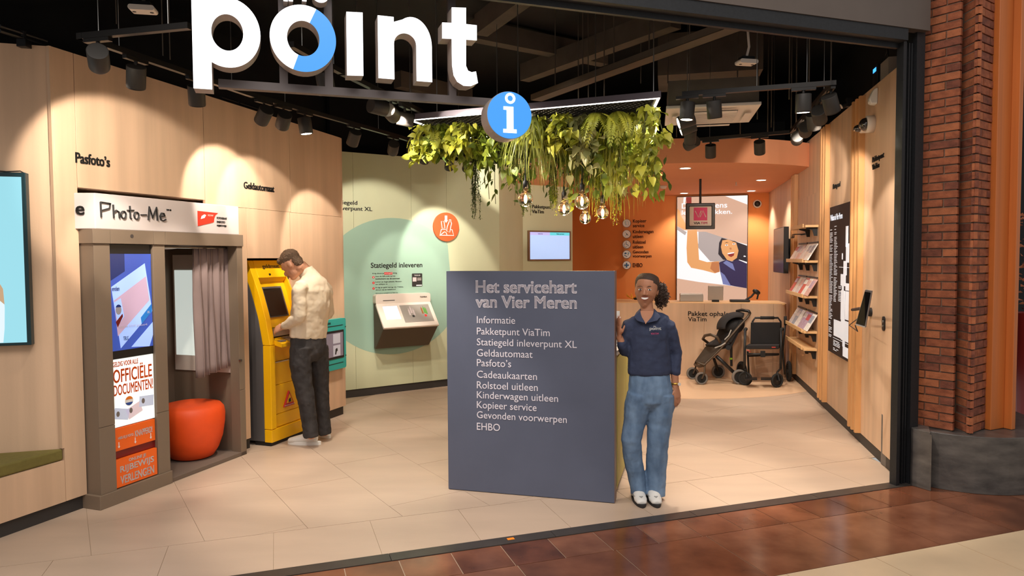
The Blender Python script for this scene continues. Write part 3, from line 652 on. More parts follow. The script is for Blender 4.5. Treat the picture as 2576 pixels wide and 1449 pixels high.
MB().box(-.010, W - .002, .0, .3, 1.873, z_h0 - .001).build('lintel', 'booth', b)
for q0_, q1_ in ((-.012, .1245), (.1275, .4995), (.5025, .6095), (.6125, W)): MB().box(q0_, q1_, -.012, -.0003, 1.872, z_h0).build('lintel_cover', 'booth', b, bevel=.0012, seg=1)
# tower with screens
MB().box(.001, .127, .008, D, .10, 1.872).box(.128, .498, .045, D, .10, 1.872).box(.499, .611, .008, D, .10, 1.872).build('tower', 'booth', b)
for q0_, q1_ in ((0, .128), (.498, .612)):
    for c0_, c1_ in ((.10, .5755), (.5785, 1.872)): MB().box(q0_, q1_, 0, .0078, c0_, c1_).build('tower_cover', 'booth', b, bevel=.0015, seg=1)
MB().box(-.02, .62, -.012, .3, 0, .10).build('plinth', 'booth', b, bevel=.004)
MB().box(1.401, W - .001, .008, .10, 0, 1.872).build('post', 'booth', b)
for c0_, c1_ in ((0, .5905), (.5935, 1.872)): MB().box(1.40, W, 0, .0078, c0_, c1_).build('post_cover', 'booth', b, bevel=.0015, seg=1)
MB().box(.612, W, .0, D + .1, 0, .035).build('floor_tray', 'carpet', b, bevel=.003)
MB().box(.612, W, D, D + .04, .035, 1.872).build('back_panel', 'booth', b); MB().box(1.43, 1.465, .1, D, .035, 1.872).build('side_panel', 'booth', b); MB().box(.612, W, .03, D, 1.872, 1.9).build('roof_panel', 'booth', b)
MB().box(1.418, 1.4295, .10, .75, .74, 1.80).build('white_panel', 'offwhite', b)
MB().box(1.414, 1.4175, .28, .73, .88, 1.66).build('light_panel', 'glow_panel', b)
MB().ell((.82, .25, 1.86), .16, .12, .02).build('ceiling_lamp', 'white', b, smooth=True)
MB().cyl((1.40, -.004, .86), (1.40, -.022, .86), .012, n=10).build('hook', 'steel', b); MB().cyl((.305, -.0125, 1.93), (.305, -.014, 1.93), .014, n=14).build('key_lock', 'booth_dark', b)
# screen area
MB().box(.130, .496, .018, .045, 1.04, 1.868).build('screen_surround', 'black', b)
s0, s1 = .134, .492; zz0, zz1 = 1.10, 1.80
dsp = MB().box(s0, s1, .0155, .0178, zz0, zz1).build('display', 'pblue1', b)
u = lambda x, z: (s0 + (s1 - s0) * x, zz0 + (zz1 - zz0) * z)
def pic(pts, m, y): return MB().prism([u(*p) for p in pts], y, y + .0004).build('screen_picture', m, dsp)
pic([(0, .72), (1, 1), (0, 1)], 'pblue3', .0146); pic([(.35, .8), (1, .93), (1, 1), (.35, 1)], 'pblue1', .0140)
pic([(.02, .66), (.84, .90), (1, .38), (.2, .02)], 'pblue2', .0136)
pic([(.07, .52), (.86, .76), (.93, .50), (.14, .15)], 'psal', .0130)
pic([(.07, .50), (.23, .54), (.3, .35), (.15, .26)], 'pblue2', .0124); pic([(.10, .30), (.26, .38), (.27, .35), (.14, .24)], 'slotred', .0119)
hx = u(.17, .42); MB().prism(circ(hx[0], hx[1], .024, 16, rz=.034), .0114, .0118).build('screen_picture', 'screen_face', dsp); MB().prism(circ(hx[0], hx[1] + .01, .025, 12, 20, 160, rz=.03), .0110, .0113).build('screen_picture', 'pblue3', dsp)
pic([(.70, .32), (.98, .46), (.99, .38), (.72, .25)], 'pteal', .0122)
pic([(.45, .02), (1, .26), (1, .12), (.9, 0)], 'pblue2', .0130)
text("naar de RDW gestuurd.", *u(.16, 0)[:1], u(.86, 0)[0], u(0, .225)[1], u(0, .255)[1], 'ink_white', dsp, y=.010, depth=0, bold=.007)
text("enden", u(.03, 0)[0], u(.2, 0)[0], u(0, .62)[1], u(0, .665)[1], 'pblue3', dsp, y=.010, depth=0); text("TERUG", u(.26, 0)[0], u(.38, 0)[0], u(0, .10)[1], u(0, .14)[1], 'pblue3', dsp, y=.010, depth=0); text("OK", u(.86, 0)[0], u(.92, 0)[0], u(0, .36)[1], u(0, .385)[1], 'ink_white', dsp, y=.010, depth=0)
# posters
PX0, PX1 = .132, .492
po1 = MB().box(PX0, PX1, .02, .044, .545, 1.038).build('poster', 'poster_white', b)
text("GELDIG VOOR ALLE", .14, .355, .985, 1.02, 'ink_orange', po1, y=.018, depth=.001); text("OFFICIËLE", .14, .475, .868, .985, 'ink_orange', po1, y=.018, depth=.001, bold=.010); text("DOCUMENTEN!", .14, .482, .775, .852, 'ink_orange', po1, y=.018, depth=.001, bold=.010)
mat('idblue', (190, 200, 222), .4, emit=.3); mat('idpink', (216, 198, 206), .4, emit=.3); mat('photo_grey', (120, 112, 110), .5); mat('badge_orange', (236, 130, 40), .4); mat('badge_blue', (44, 80, 160), .4)
for cx_, cz_, m_, an in ((.20, .635, 'idblue', -14), (.31, .64, 'idpink', 20), (.42, .69, 'idblue', -4)):
    MB().box(-.065, .065, .0185, .0195, -.04, .04, M=Matrix.Translation((cx_, 0, cz_)) @ Matrix.Rotation(math.radians(-an), 4, 'Y')).build('id_card', m_, po1)
    MB().prism(circ(cx_ - .03, cz_ + .005, .014, 14, rz=.02), .0172, .0182).build('id_portrait', 'photo_grey', po1)
MB().prism(circ(.265, .72, .036, 24), .016, .018).build('badge', 'white', po1); MB().prism(circ(.265, .72, .033, 20, 20, 160), .0145, .0158).build('badge_top', 'badge_orange', po1); MB().prism(circ(.265, .72, .033, 20, 200, 340), .0145, .0158).build('badge_bottom', 'badge_blue', po1)
po2 = MB().box(PX0, PX1, .02, .044, .372, .535).build('poster', 'poster_orange', b)
text("HIER IS JE FOTO.", .165, .30, .448, .472, 'ink_white', po2, y=.018, depth=.001); text("KNAPPERD!", .31, .465, .44, .485, 'ink_white', po2, y=.018, depth=.001, bold=.010)
for ax in (.17, .31, .45): MB().prism([(ax - .003, .435), (ax - .003, .405), (ax - .01, .405), (ax, .39), (ax + .01, .405), (ax + .003, .405), (ax + .003, .435)], .018, .0195).build('arrow', 'ink_white', po2)
MB().box(PX0 - .002, PX1 + .006, .03, .046, .315, .372).build('photo_slot', 'slotred', b)
po3 = MB().box(PX0, PX1, .008, .044, .108, .312).build('poster', 'poster_orange', b)
text("ONLINE JE", .24, .39, .268, .297, 'ink_white', po3, y=.006, depth=.001); text("RIJBEWIJS", .165, .46, .20, .258, 'ink_white', po3, y=.006, depth=.001, bold=.010); text("VERLENGEN", .165, .46, .128, .186, 'ink_white', po3, y=.006, depth=.001, bold=.010)
# header print
def btext(s, pl, pr, m='ink', **k): ptext(s, BO, b, pl, pr, m, d=-.0005, **k)
x0 = bh(252, 520)[0]; x1 = bh(415, 520)[0]; hw = [[(0, .95), (.02, 0)], [(0, .95), (.55, .9), (.5, .6), (.03, .42)], [(.72, .85), (.74, 0)], [(.74, .35), (.9, .5), (1.05, .4), (1.08, 0)],
  [(1.32 + .15 * math.cos(q / 10 * 6.283), .24 + .24 * math.sin(q / 10 * 6.283)) for q in range(11)], [(1.72, .85), (1.74, .05), (1.8, .0)], [(1.55, .55), (1.95, .58)], [(2.12 + .15 * math.cos(q / 10 * 6.283), .24 + .24 * math.sin(q / 10 * 6.283)) for q in range(11)], [(2.4, .32), (2.75, .34)],
  [(2.88, .0), (2.95, .9), (3.15, .15), (3.42, .9), (3.48, .0)], [(3.66, .28), (3.98, .34), (3.92, .52), (3.78, .54), (3.66, .32), (3.72, .06), (3.88, .0), (4.05, .12)]]
for st_ in hw: MB().tube([(x0 + (x1 - x0) * u_ / 4.05, -.004, 2.055 + .112 * v_) for u_, v_ in st_], .011, n=6, flat=.45, up=(0, 1, 0)).build('handwriting', 'ink', hd)
text("TM ®", bh(418, 527)[0], bh(430, 527)[0], 2.135, 2.15, 'ink', hd, y=-.004, depth=.003)
mat('rdwred', (226, 54, 36), .4)
rx0, rx1 = bh(497, 550)[0], bh(548, 550)[0]
MB().prism([(rx0, 2.155), (rx0, 2.03), (rx1 - .05, 2.07), (rx1 - .045, 2.10), (rx1 - .03, 2.13), (rx1, 2.15)], -.004, -.0005).build('logo_flag', 'rdwred', hd)
MB().prism([(rx0 + .03, 2.09), (rx0 + .07, 2.10), (rx0 + .09, 2.125), (rx0 + .07, 2.13), (rx0 + .04, 2.115)], -.0055, -.0042).build('logo_bird', 'white', hd); text("RDW", rx0 + .11, rx0 + .17, 2.118, 2.132, 'offwhite', b, y=-.0055, depth=.001)
for i, s in enumerate(("FOTOGRAAF", "PASFOTO", "RIJBEWIJS")): text(s, bh(545, 550)[0], bh(545, 550)[0] + (.118, .095, .11)[i], 2.098 - i * .033, 2.117 - i * .033, 'ink', b, y=-.0035, depth=.002)
text("e", -.025, .03, 0, .06, 'ink', b, y=-.004, depth=.003, M=Matrix.Translation((-.022, .09, 2.07)) @ Matrix.Rotation(math.radians(-67), 4, 'Z'))
# curtain
mat('curtain', (140, 120, 116), .75, var=.06, scale=(6, 6, 6))
nx, nz = 90, 14; vs = []; fs = []
cx0, cx1 = bh(492, 800, .12)[0], bh(583, 800, .12)[0]
for j in range(nz + 1):
    tz = j / nz
    for i in range(nx + 1):
        tx = i / nx; ph = tx * 6.2 * 2 * math.pi + .5 * math.sin(3 * tz); amp = .018 + .016 * tz
        ph2 = math.sin(ph) ; x = cx0 + (cx1 - cx0) * tx * (1 - .03 * tz) + .012 * math.sin(ph * 2) ; zz = 1.85 - (1.10 - .06 * tx) * tz
        vs.append((x, .12 + amp * ph2 + .01 * math.sin(17 * tx + 4 * tz), zz))
fs = [(j * (nx + 1) + i, j * (nx + 1) + i + 1, (j + 1) * (nx + 1) + i + 1, (j + 1) * (nx + 1) + i) for j in range(nz) for i in range(nx)]
cu = MB().add(vs, fs).build('curtain', 'curtain', b, smooth=True); so = cu.modifiers.new('thick', 'SOLIDIFY'); so.thickness = .003
MB().cyl((.62, .12, 1.855), (1.40, .12, 1.855), .008, n=8).build('curtain_rail', 'steel', b)
# stool
mat('stool_orange', (240, 82, 22), .55, var=.05, scale=(8, 8, 8), bump=.06, bscale=300)
sp0 = BO.w(min(1.153, bh(497, 1080, .31)[0]), .31, .0355)
sto = MB().lathe([(0, 0), (.14, .0), (.175, .015), (.215, .08), (.25, .18), (.268, .30), (.272, .38), (.262, .43), (.235, .462), (.18, .475), (0, .478)], 48).build('stool', 'stool_orange', M=Matrix.Translation(sp0), smooth=True)
tag(sto, 'rounded glossy orange stool standing inside the photo booth', 'stool')
# ------------------------------------------------------------------ cash machine
mat('atm_yellow', (252, 190, 8), .38); mat('atm_grey', (88, 84, 84), .55, bump=.1, bscale=400); mat('atm_screen', (36, 32, 26), .12); mat('warnred', (196, 30, 34), .5)
am = thing('cash_machine', 'yellow and grey cash machine built into the timber wall', 'cash machine', AT.M)
AWd = .54
# side profile in local y-z : front edge curve from lower front to receding top
prof = [(0.0, .10), (0.0, .95), (.045, 1.20), (.12, 1.45), (.22, 1.70), (.235, 1.745)]
def side_box(x0, x1, y_off, zs, back=.75):
    mb = MB(); P = [(y + y_off, z) for y, z in zs]; n = len(P)
    vs = [(x0, y, z) for y, z in P] + [(x0, back, P[-1][1]), (x0, back, P[0][1])] + [(x1, y, z) for y, z in P] + [(x1, back, P[-1][1]), (x1, back, P[0][1])]
    k = n + 2; fs = [tuple(reversed(range(k))), tuple(range(k, 2 * k))] + [(i, (i + 1) % k, k + (i + 1) % k, k + i) for i in range(k)]
    mb.add(vs, [tuple(reversed(f)) for f in fs]); return mb
def pf(z):
    for (y0, a), (y1, b_) in zip(prof, prof[1:]):
        if a <= z <= b_: return y0 + (y1 - y0) * (z - a) / (b_ - a)
    return prof[-1][0]
side_box(0.0, AWd, .085, [(y, z) for y, z in [(0, .04)] + prof]).build('cabinet', 'atm_grey', am, bevel=.004)
# yellow face: side cheeks, recessed fascia
for xa, xb in ((0.0, .055), (AWd - .055, AWd)):
    side_box(xa, xb, 0, [(0, .02)] + [(.0, .10)] + prof[1:], back=.0845).build('cheek', 'atm_yellow', am, bevel=.006) if False else None
def ribbon(x0, x1, off, z0, z1, th, m, name, n=14):
    zs = [z0 + (z1 - z0) * i / n for i in range(n + 1)]; vs = []; 
    for z in zs: vs += [(x0, pf(z) + off, z), (x1, pf(z) + off, z), (x1, pf(z) + off + th, z), (x0, pf(z) + off + th, z)]
    fs = [(3, 2, 1, 0), (4 * n, 4 * n + 1, 4 * n + 2, 4 * n + 3)]
    for i in range(n):
        for j in range(4): fs.append((4 * i + j, 4 * i + (j + 1) % 4, 4 * i + 4 + (j + 1) % 4, 4 * i + 4 + j))
    return MB().add(vs, fs).build(name, m, am, bevel=.004)
ribbon(0, .07, 0, .16, .948, .084, 'atm_yellow', 'cheek'); ribbon(AWd - .05, AWd, 0, .16, .948, .084, 'atm_yellow', 'cheek')
ribbon(0, .07, 0, .952, 1.745, .084, 'atm_yellow', 'cheek'); ribbon(AWd - .05, AWd, 0, .952, 1.745, .084, 'atm_yellow', 'cheek')
MB().box(0, AWd, .0, .084, .035, .155).build('kick_panel', 'atm_yellow', am, bevel=.004); MB().box(.01, AWd - .01, .02, .2, 0, .035).build('foot', 'black', am)
ribbon(.07, AWd - .05, .022, .16, .28, .06, 'atm_yellow', 'door_panel'); ribbon(.07, AWd - .05, .026, .283, .56, .06, 'atm_yellow', 'door_panel'); ribbon(.07, AWd - .05, .03, .563, .78, .06, 'atm_yellow', 'door_panel'); ribbon(.07, AWd - .05, .045, .783, .93, .04, 'atm_yellow', 'door_panel')
MB().box(.09, .30, .026, .05, .772, .782).build('cash_slot', 'steel', am)
MB().add([(.07, -.075, .925), (AWd - .05, -.075, .925), (AWd - .05, .06, .955), (.07, .06, .955), (.07, -.075, .965), (AWd - .05, -.075, .965), (AWd - .05, .06, 1.01), (.07, .06, 1.01)], [(3, 2, 1, 0), (4, 5, 6, 7), (0, 1, 5, 4), (1, 2, 6, 5), (2, 3, 7, 6), (3, 0, 4, 7)]).build('keypad_shelf', 'atm_yellow', am, bevel=.005); kps = am.children[-1]
for r in range(4):
    for c in range(4): MB().box(.20 + c * .045, .238 + c * .045, -.058 + r * .024, -.040 + r * .024, .978 + r * .008, .986 + r * .008).build('key', 'steel', kps)
MB().box(.09, .17, -.05, .0, .976, .988).build('card_reader', 'photo_grey', am)
MB().box(.09, AWd - .06, .04, .07, 1.02, 1.10).build('cash_tray', 'steel', am, bevel=.004)
ribbon(.07, AWd - .05, .06, 1.10, 1.60, .05, 'atm_yellow', 'fascia'); ribbon(.07, AWd - .05, -.004, 1.58, 1.745, .12, 'atm_yellow', 'top_panel')
ribbon(.12, AWd - .13, .045, 1.20, 1.49, .02, 'atm_grey', 'display_frame'); ribbon(.13, AWd - .15, .040, 1.21, 1.475, .012, 'atm_screen', 'display')
MB().add([(.07, pf(1.58), 1.58), (AWd - .05, pf(1.58), 1.58), (AWd - .05, pf(1.52) + .075, 1.525), (.07, pf(1.52) + .075, 1.525)], [(0, 1, 2, 3)]).build('hood', 'atm_yellow', am)
Mt = Matrix.Translation((0, pf(1.68) - .008, 1.68)) @ Matrix.Rotation(math.radians(-22), 4, 'X')
text("geldmaat", .17, .42, -.022, .03, 'ink', am, y=0, depth=.002, bold=.0, M=Mt)
MB().cyl((.24, pf(1.61) - .001, 1.61), (.24, pf(1.61) - .012, 1.607), .011, n=12).build('camera_eye', 'black', am)
MB().prism([(.20, .33), (.36, .33), (.28, .48)], .008, .0255).build('warning_triangle', 'warnred', am, bevel=.003); MB().prism([(.235, .365), (.325, .365), (.28, .45)], .006, .0078).build('warning_picture', 'atm_yellow', am); MB().prism([(.26, .37), (.30, .37), (.295, .41), (.265, .40)], .0045, .0058).build('warning_hand', 'ink', am); text("Bescherm uw pincode", .205, .355, .337, .35, 'ink_white', am, y=.006, depth=.001)
# ------------------------------------------------------------------ teal terminal
mat('teal', (44, 166, 160), .4); mat('termscreen', (120, 112, 124), .15, emit=.12, ecol=(150, 146, 166)); mat('termscreen2', (176, 176, 186), .15, emit=.22)
a0 = LW.hit(817, 932, -.05); 
tf = LW.at(3.28, 0, .545); tt = thing('wall_terminal', 'teal wall terminal with a dark touch screen beside the cash machine', 'terminal', tf.M)
TH = .555
MB().prism(rrect(0, .42, 0, TH, .025), -.05, -.001).build('housing', 'teal', tt, bevel=.006)
MB().prism(rrect(.03, .375, .12, .43, .01), -.054, -.0502).build('bezel', 'black', tt); MB().box(.05, .355, -.056, -.0542, .145, .405).build('display', 'termscreen', tt)
MB().box(.17, .30, -.0575, -.0563, .15, .27).box(.17, .30, -.0575, -.0563, .29, .395).build('display_window', 'termscreen2', tt)
MB().prism([(.2, .17), (.22, .17), (.23, .2), (.25, .21), (.24, .24), (.21, .23)], -.059, -.0578).build('display_icon', 'ink', tt)
MB().box(.04, .36, -.0525, -.0502, .478, .485).box(.04, .36, -.0525, -.0502, .065, .072).build('groove', 'black', tt)
text("INDEX", .06, .14, .505, .525, 'ink', tt, y=-.0525, depth=.001, bold=.010)
for z in (.13, .45): MB().box(.405, .418, -.053, -.0495, z, z + .012).build('screw_slot', 'black', tt)
# ------------------------------------------------------------------ green wall fittings
mat('tomra_white', (226, 212, 200), .4); mat('tomra_dark', (92, 78, 64), .6, bump=.05, bscale=300); mat('blue_screen', (190, 224, 250), .2, emit=.8, ecol=(186, 224, 252)); mat('plate_grey', (176, 168, 160), .3, metal=.3)
mat('sign_orange', (238, 90, 40), .5); mat('red', (220, 40, 40), .5); mat('glass_brown', (150, 96, 50), .3); mat('glass_green', (96, 150, 70), .3)
gh = lambda x, y, d=0: GW.hit(x, y, d)
x0, x1 = gh(938, 790)[0], gh(1075, 790)[0]; 
dm = thing('deposit_machine', 'white and brown bottle deposit machine mounted on the teal circle', 'machine', GW.at(x0, 0, .60).M)
# solve depth of the lip from the picture
WDM = x1 - x0; zt = gh(945, 740)[1] - .60; lipd = -.36
lz1 = GW.hit(962, 826, lipd)[1] - .60
MB().prism(rrect(0, WDM, zt - .13, zt, .03), -.10, -.002).build('top_panel', 'tomra_white', dm, bevel=.012)
def slant(x0, x1, y0, z0, y1, z1, th, m, name, bev=.01):
    a = Vector((0, y1 - y0, z1 - z0)).normalized(); n = Vector((0, -a.z, a.y)) * -1
    if n.y > 0: n = -n
    P = [Vector((x0, y0, z0)), Vector((x1, y0, z0)), Vector((x1, y1, z1)), Vector((x0, y1, z1))]
    return MB().hexa([p + Vector((0, 0, 0)) - n * th for p in P], P).build(name, m, dm, bevel=bev)
ly, lz = lipd, lz1
slant(0, WDM, ly, lz, -.10, zt - .115, .04, 'tomra_white', 'sloped_panel', .014)
MB().add([(.006, -.002, 0), (WDM - .006, -.002, 0), (WDM - .006, -.06, .0), (.006, -.06, .0), (.006, -.002, zt - .05), (WDM - .006, -.002, zt - .05), (WDM - .006, -.085, zt - .12), (.006, -.085, zt - .12), (.006, ly + .03, lz - .02), (WDM - .006, ly + .03, lz - .02)],
  [(0, 3, 2, 1), (0, 1, 5, 4), (4, 5, 6, 7), (7, 6, 9, 8), (8, 9, 2, 3), (0, 4, 7, 8, 3), (1, 2, 9, 6, 5)]).build('body', 'tomra_dark', dm, bevel=.012)
sl_a = Vector((0, -.10 - ly, zt - .115 - lz)); n_ = Vector((0, -sl_a.z, sl_a.y)).normalized()
def on_sl(u_, v_, off): return Vector((WDM * u_, ly, lz)) + sl_a * v_ + n_ * off
def slp(u0, u1, v0, v1, m, name, off=.003):
    P = [on_sl(u0, v0, off), on_sl(u1, v0, off), on_sl(u1, v1, off), on_sl(u0, v1, off)]; Q_ = [p - n_ * .004 for p in P]; return MB().hexa(Q_, P).build(name, m, dm)
slp(.10, .35, .33, .86, 'blue_screen', 'touch_screen'); slp(.40, .93, .17, .88, 'plate_grey', 'insert_plate')
for k, (uu, vv, m_) in enumerate(((.52, .62, 'paperface'), (.56, .70, 'paperface'), (.60, .6, 'paperface'), (.76, .66, 'glass_brown'), (.80, .68, 'glass_green'), (.83, .64, 'glass_green'))):
    slp(uu, uu + .028, vv - .17, vv + .06, m_, 'bottle_print', .0045); slp(uu + .009, uu + .019, vv + .06, vv + .12, m_, 'bottle_print', .0045)
for uu, m_ in ((.585, 'ink'), (.81, 'red')): slp(uu - .02, uu + .02, .37, .45, m_, 'round_mark', .0045)
MB().box(.10, .26, -.104, -.099, zt - .085, zt - .078).build('slot', 'ink', dm); text("TOMRA", WDM * .80, WDM * .93, zt - .06, zt - .042, 'ink', dm, y=-.104, depth=.001)
# instruction graphics on the wall
wall_text("Statiegeld inleveren", GW, 933, 661, 678, 1062, 'bold black heading Statiegeld inleveren on the teal circle', d=-.003, bold=.010)
it = thing('instruction_graphic', 'small printed deposit instructions with three red numbered dots on the teal circle', 'instructions', GW.at(.29, 0, 1.30).M)
text("Krijg direct je", .01, .165, .255, .275, 'ink', it, y=-.0025, depth=.001, bold=.010); MB().box(.17, .285, -.0024, -.0013, .25, .28).build('highlight', 'red', it); text("statiegeld", .175, .28, .255, .276, 'ink_white', it, y=-.0035, depth=.001, bold=.007); text("terug.", .29, .35, .255, .275, 'ink', it, y=-.0025, depth=.001, bold=.010)
for k, (l1, l2) in enumerate((("Scan de QR-code op het", "beeldscherm van de automaat"), ("Lever je lege plastic flessen", "en blikjes in"), ("Krijg je geld terug via Tikkie,", "direct op je telefoon!"))):
    z = .21 - k * .072
    MB().prism(circ(.022, z + .008, .016, 18), -.0025, -.0013).build('number_dot', 'red', it); text(str(k + 1), .018, .026, z, z + .016, 'ink_white', it, y=-.0035, depth=.0008)
    text(l1, .05, .05 + .0125 * len(l1), z + .008, z + .026, 'ink', it, y=-.0025, depth=.001); text(l2, .05, .05 + .0125 * len(l2), z - .022, z - .004, 'ink', it, y=-.0025, depth=.001)
text("Klik op laat je statiegeld in de Tikkie app.", .05, .36, .004, .016, 'ink', it, y=-.0025, depth=.001)
a, b_ = gh(1036, 688), gh(1062, 720); tk = thing('payment_card', 'small black card with white lettering beside the deposit instructions', 'card', GW.at(a[0], 0, b_[1]).M)
cw, ch = b_[0] - a[0], a[1] - b_[1]
MB().prism(rrect(0, cw, 0, ch, .01), -.006, -.001).build('card', 'ink', tk); text("TIKKIE", cw * .2, cw * .8, ch * .8, ch * .9, 'ink_white', tk, y=-.0075, depth=.001, bold=.010); MB().box(cw * .06, cw * .42, -.0075, -.0062, ch * .38, ch * .7).build('print_block', 'paperface', tk); MB().box(cw * .4, cw * .95, -.0075, -.0062, ch * .04, ch * .12).build('print_bar', 'white', tk)
for k in range(3): MB().box(cw * .5, cw * .9, -.0075, -.0062, ch * (.62 - .08 * k), ch * (.65 - .08 * k)).build('print_line', 'offwhite', tk)
wall_text("statiegeld\ninleverpunt XL", GW, 836, 503, 531, 936, 'raised black letters inleverpunt XL partly hidden by the end of the timber wall', bold=.007)
# round orange sign
c_ = gh(1120.5, 571); R_ = .195
rs = thing('round_sign', 'round orange sign with a white can and bottle recycling symbol', 'sign', GW.at(c_[0], 0, c_[1]).M)
MB().prism(circ(0, 0, R_, 48), -.03, -.002).build('disc', 'sign_orange', rs, bevel=.002)
def stroke(pts, closed=False, w=.006):
    k = R_ / 32.; MB().tube([(x * k, -.032, z * k) for x, z in pts], w, n=6, closed=closed).build('symbol_line', 'white', rs)
stroke([(-12, -5), (12, -5)][:0] or [(-13, -6), (-17, -19), (18, -19), (14, -6), (11, -6)]); stroke([(-13, -6), (-2, -6)]); stroke([(-13, 12), (-6, 12), (-4, -3), (-11, -3)], True); stroke([(-15, -18), (-5, -11), (-1, -13), (1, -18)])
stroke([(7, 16), (11, 16), (11, 12), (13, 8), (11, 2), (8, -12), (0, -9), (2, 1), (5, 8), (7, 12)], True)
k = R_ / 32.; MB().prism([(x * k, z * k) for x, z in ((-4, 25), (2, 25), (2, 15), (4, 15), (-1, 9), (-6, 15), (-4, 15))], -.033, -.0302).build('symbol_arrow', 'white', rs)
# ------------------------------------------------------------------ screen on the centre wall
mat('tvblue', (168, 196, 240), .2, emit=.75, ecol=(170, 198, 244)); mat('tvlilac', (180, 180, 236), .2, emit=.7); mat('tvteal', (96, 206, 220), .2, emit=.7); mat('tvframe', (126, 92, 66), .5)
a, b_ = CW.hit(1326, 580), CW.hit(1432, 658); tw, thh = b_[0] - a[0], a[1] - CW.hit(1326, 656)[1]
tv = thing('wall_display', 'wood framed display with a pale blue screen on the pale green wall', 'screen', CW.at(a[0], 0, a[1] - thh).M)
MB().prism([(0, 0), (tw, 0), (tw, thh), (0, thh)], -.05, -.002, [[(.022, .022), (tw - .022, .022), (tw - .022, thh - .022), (.022, thh - .022)]]).build('frame', 'tvframe', tv, bevel=.003)
tvd = MB().box(.022, tw - .022, -.035, -.01, .022, thh - .022).build('display', 'tvblue', tv)
MB().box(.022, tw / 2, -.037, -.0352, thh - .07, thh - .022).build('display_tab', 'tvlilac', tvd); MB().box(tw / 2, tw - .022, -.037, -.0352, thh - .07, thh - .022).build('display_tab', 'tvteal', tvd)
text("Selectie", tw * .22, tw * .33, thh - .055, thh - .04, 'ink', tv, y=-.0385, depth=.001); text("Maak een keuze", tw * .66, tw * .84, thh - .055, thh - .038, 'ink', tv, y=-.0385, depth=.001)
wall_text("Pakketpunt\nViaTim", CW, 1338, 515, 536, 1386, 'raised black letters Pakketpunt ViaTim on the pale green wall beside the plants', bold=.010)
# ------------------------------------------------------------------ round service icons on the orange wall
mat('iconblue', (46, 104, 150), .5); mat('iconpale', (150, 196, 216), .5); mat('ink_brown', (58, 22, 10), .6)
services = (("Kopieer\nservice", 'copy service', 562, 1642 - 10, 1626), ("Kinderwagen\nuitleen", 'pushchair loan', 589, 1644, 1644), ("Rolstoel\nuitleen", 'wheelchair loan', 615, 1624, 1624), ("Gevonden\nvoorwerpen", 'lost property', 640, 1639, 1639), ("EHBO", 'first aid', 667, 1616, 1616))
for i, (bd, nm, py, xr, xr2) in enumerate(services):
    c_ = BW.hit(1577, py); r_ = .076
    t = thing('service_icon', 'round white wall icon for ' + nm + ' on the orange wall', 'icon', BW.at(c_[0], 0, c_[1]).M)
    MB().prism(circ(0, 0, r_, 32), -.045, -.002).build('disc', 'iconblue', t); MB().prism(circ(0, 0, r_ * .95, 32), -.048, -.0452).build('disc_face', 'white', t)
    def ic(pts, m='iconblue', cl=False, w=.0035): MB().tube([(x, -.049, z) for x, z in pts], w, n=5, closed=cl).build('symbol', m, t)
    if i == 0: ic([(-.03, .035), (-.03, -.02), (.0, -.02)], 'iconpale'); ic([(-.015, .045), (-.015, -.035), (.035, -.035), (.035, .02), (.012, .045)], 'iconpale', True)
    if i == 1: MB().prism([(-.012, .022), (.03, -.016), (-.002, -.012)], -.051, -.0482).build('symbol', 'ink', t); ic([(-.03, .04), (-.012, .02), (.0, -.012), (-.025, -.045)], 'iconpale'); ic([(.0, -.012), (.035, -.03)], 'iconpale')
    if i == 2: MB().prism(circ(-.006, .045, .008, 12), -.051, -.0482).build('symbol', 'iconblue', t); ic([(-.008, .03), (-.008, -.002), (.02, -.004), (.036, -.034)], 'iconblue', w=.005); ic([(-.02 + .032 * math.cos(q), -.02 + .032 * math.sin(q)) for q in [math.radians(110 + 24 * k_) for k_ in range(10)]], 'iconblue')
    if i == 3: MB().prism(circ(-.02, .02, .022, 14, rz=.016), -.051, -.0482).build('symbol', 'iconblue', t); ic([(-.045, -.012), (.01, -.042)], 'iconblue', w=.006); text("?", .02, .05, -.015, .035, 'iconpale', t, y=-.051, depth=.002)
    if i == 4: MB().prism([(-.013, -.045), (.013, -.045), (.013, -.013), (.045, -.013), (.045, .013), (.013, .013), (.013, .045), (-.013, .045), (-.013, .013), (-.045, .013), (-.045, -.013), (-.013, -.013)], -.051, -.0482).build('symbol', 'iconblue', t)
    wall_text(bd, BW, 1592, py - (10 if i < 4 else 5), py + (10 if i < 4 else 5), xr2, 'dark lettering ' + bd.replace('\n', ' ') + ' beside its round icon', d=-.004, bold=.010, m='ink_brown')
# ------------------------------------------------------------------ backlit poster
mat('ph_base', (82, 68, 60), .4, emit=.74, ecol=(250, 206, 178)); mat('ph_white', (89, 87, 87), .4, emit=.88, ecol=(255, 250, 250)); mat('ph_skin', (83, 58, 37), .4, emit=.72, ecol=(250, 176, 110)); mat('ph_skin2', (75, 46, 29), .4, emit=.62, ecol=(224, 138, 84)); mat('ph_hair', (18, 16, 22), .5, emit=.2, ecol=(60, 50, 74)); mat('ph_shirt', (23, 18, 37), .5, emit=.35, ecol=(70, 58, 116)); mat('ph_shirt2', (52, 54, 75), .5, emit=.5, ecol=(150, 158, 222)); mat('ph_red', (66, 17, 16), .5, emit=.4, ecol=(200, 60, 54)); mat('ph_grey', (72, 66, 65), .5, emit=.6, ecol=(206, 190, 186)); mat('ph_dk', (40, 26, 26), .5)
nt = MATS['ph_base'].node_tree; bs = nt.nodes['Principled BSDF']; tc = nt.nodes.new('ShaderNodeTexCoord'); wv = nt.nodes.new('ShaderNodeTexWave'); wv.inputs['Scale'].default_value = 14; mp = nt.nodes.new('ShaderNodeMapping'); mp.inputs['Rotation'].default_value = (0, .25, 0)
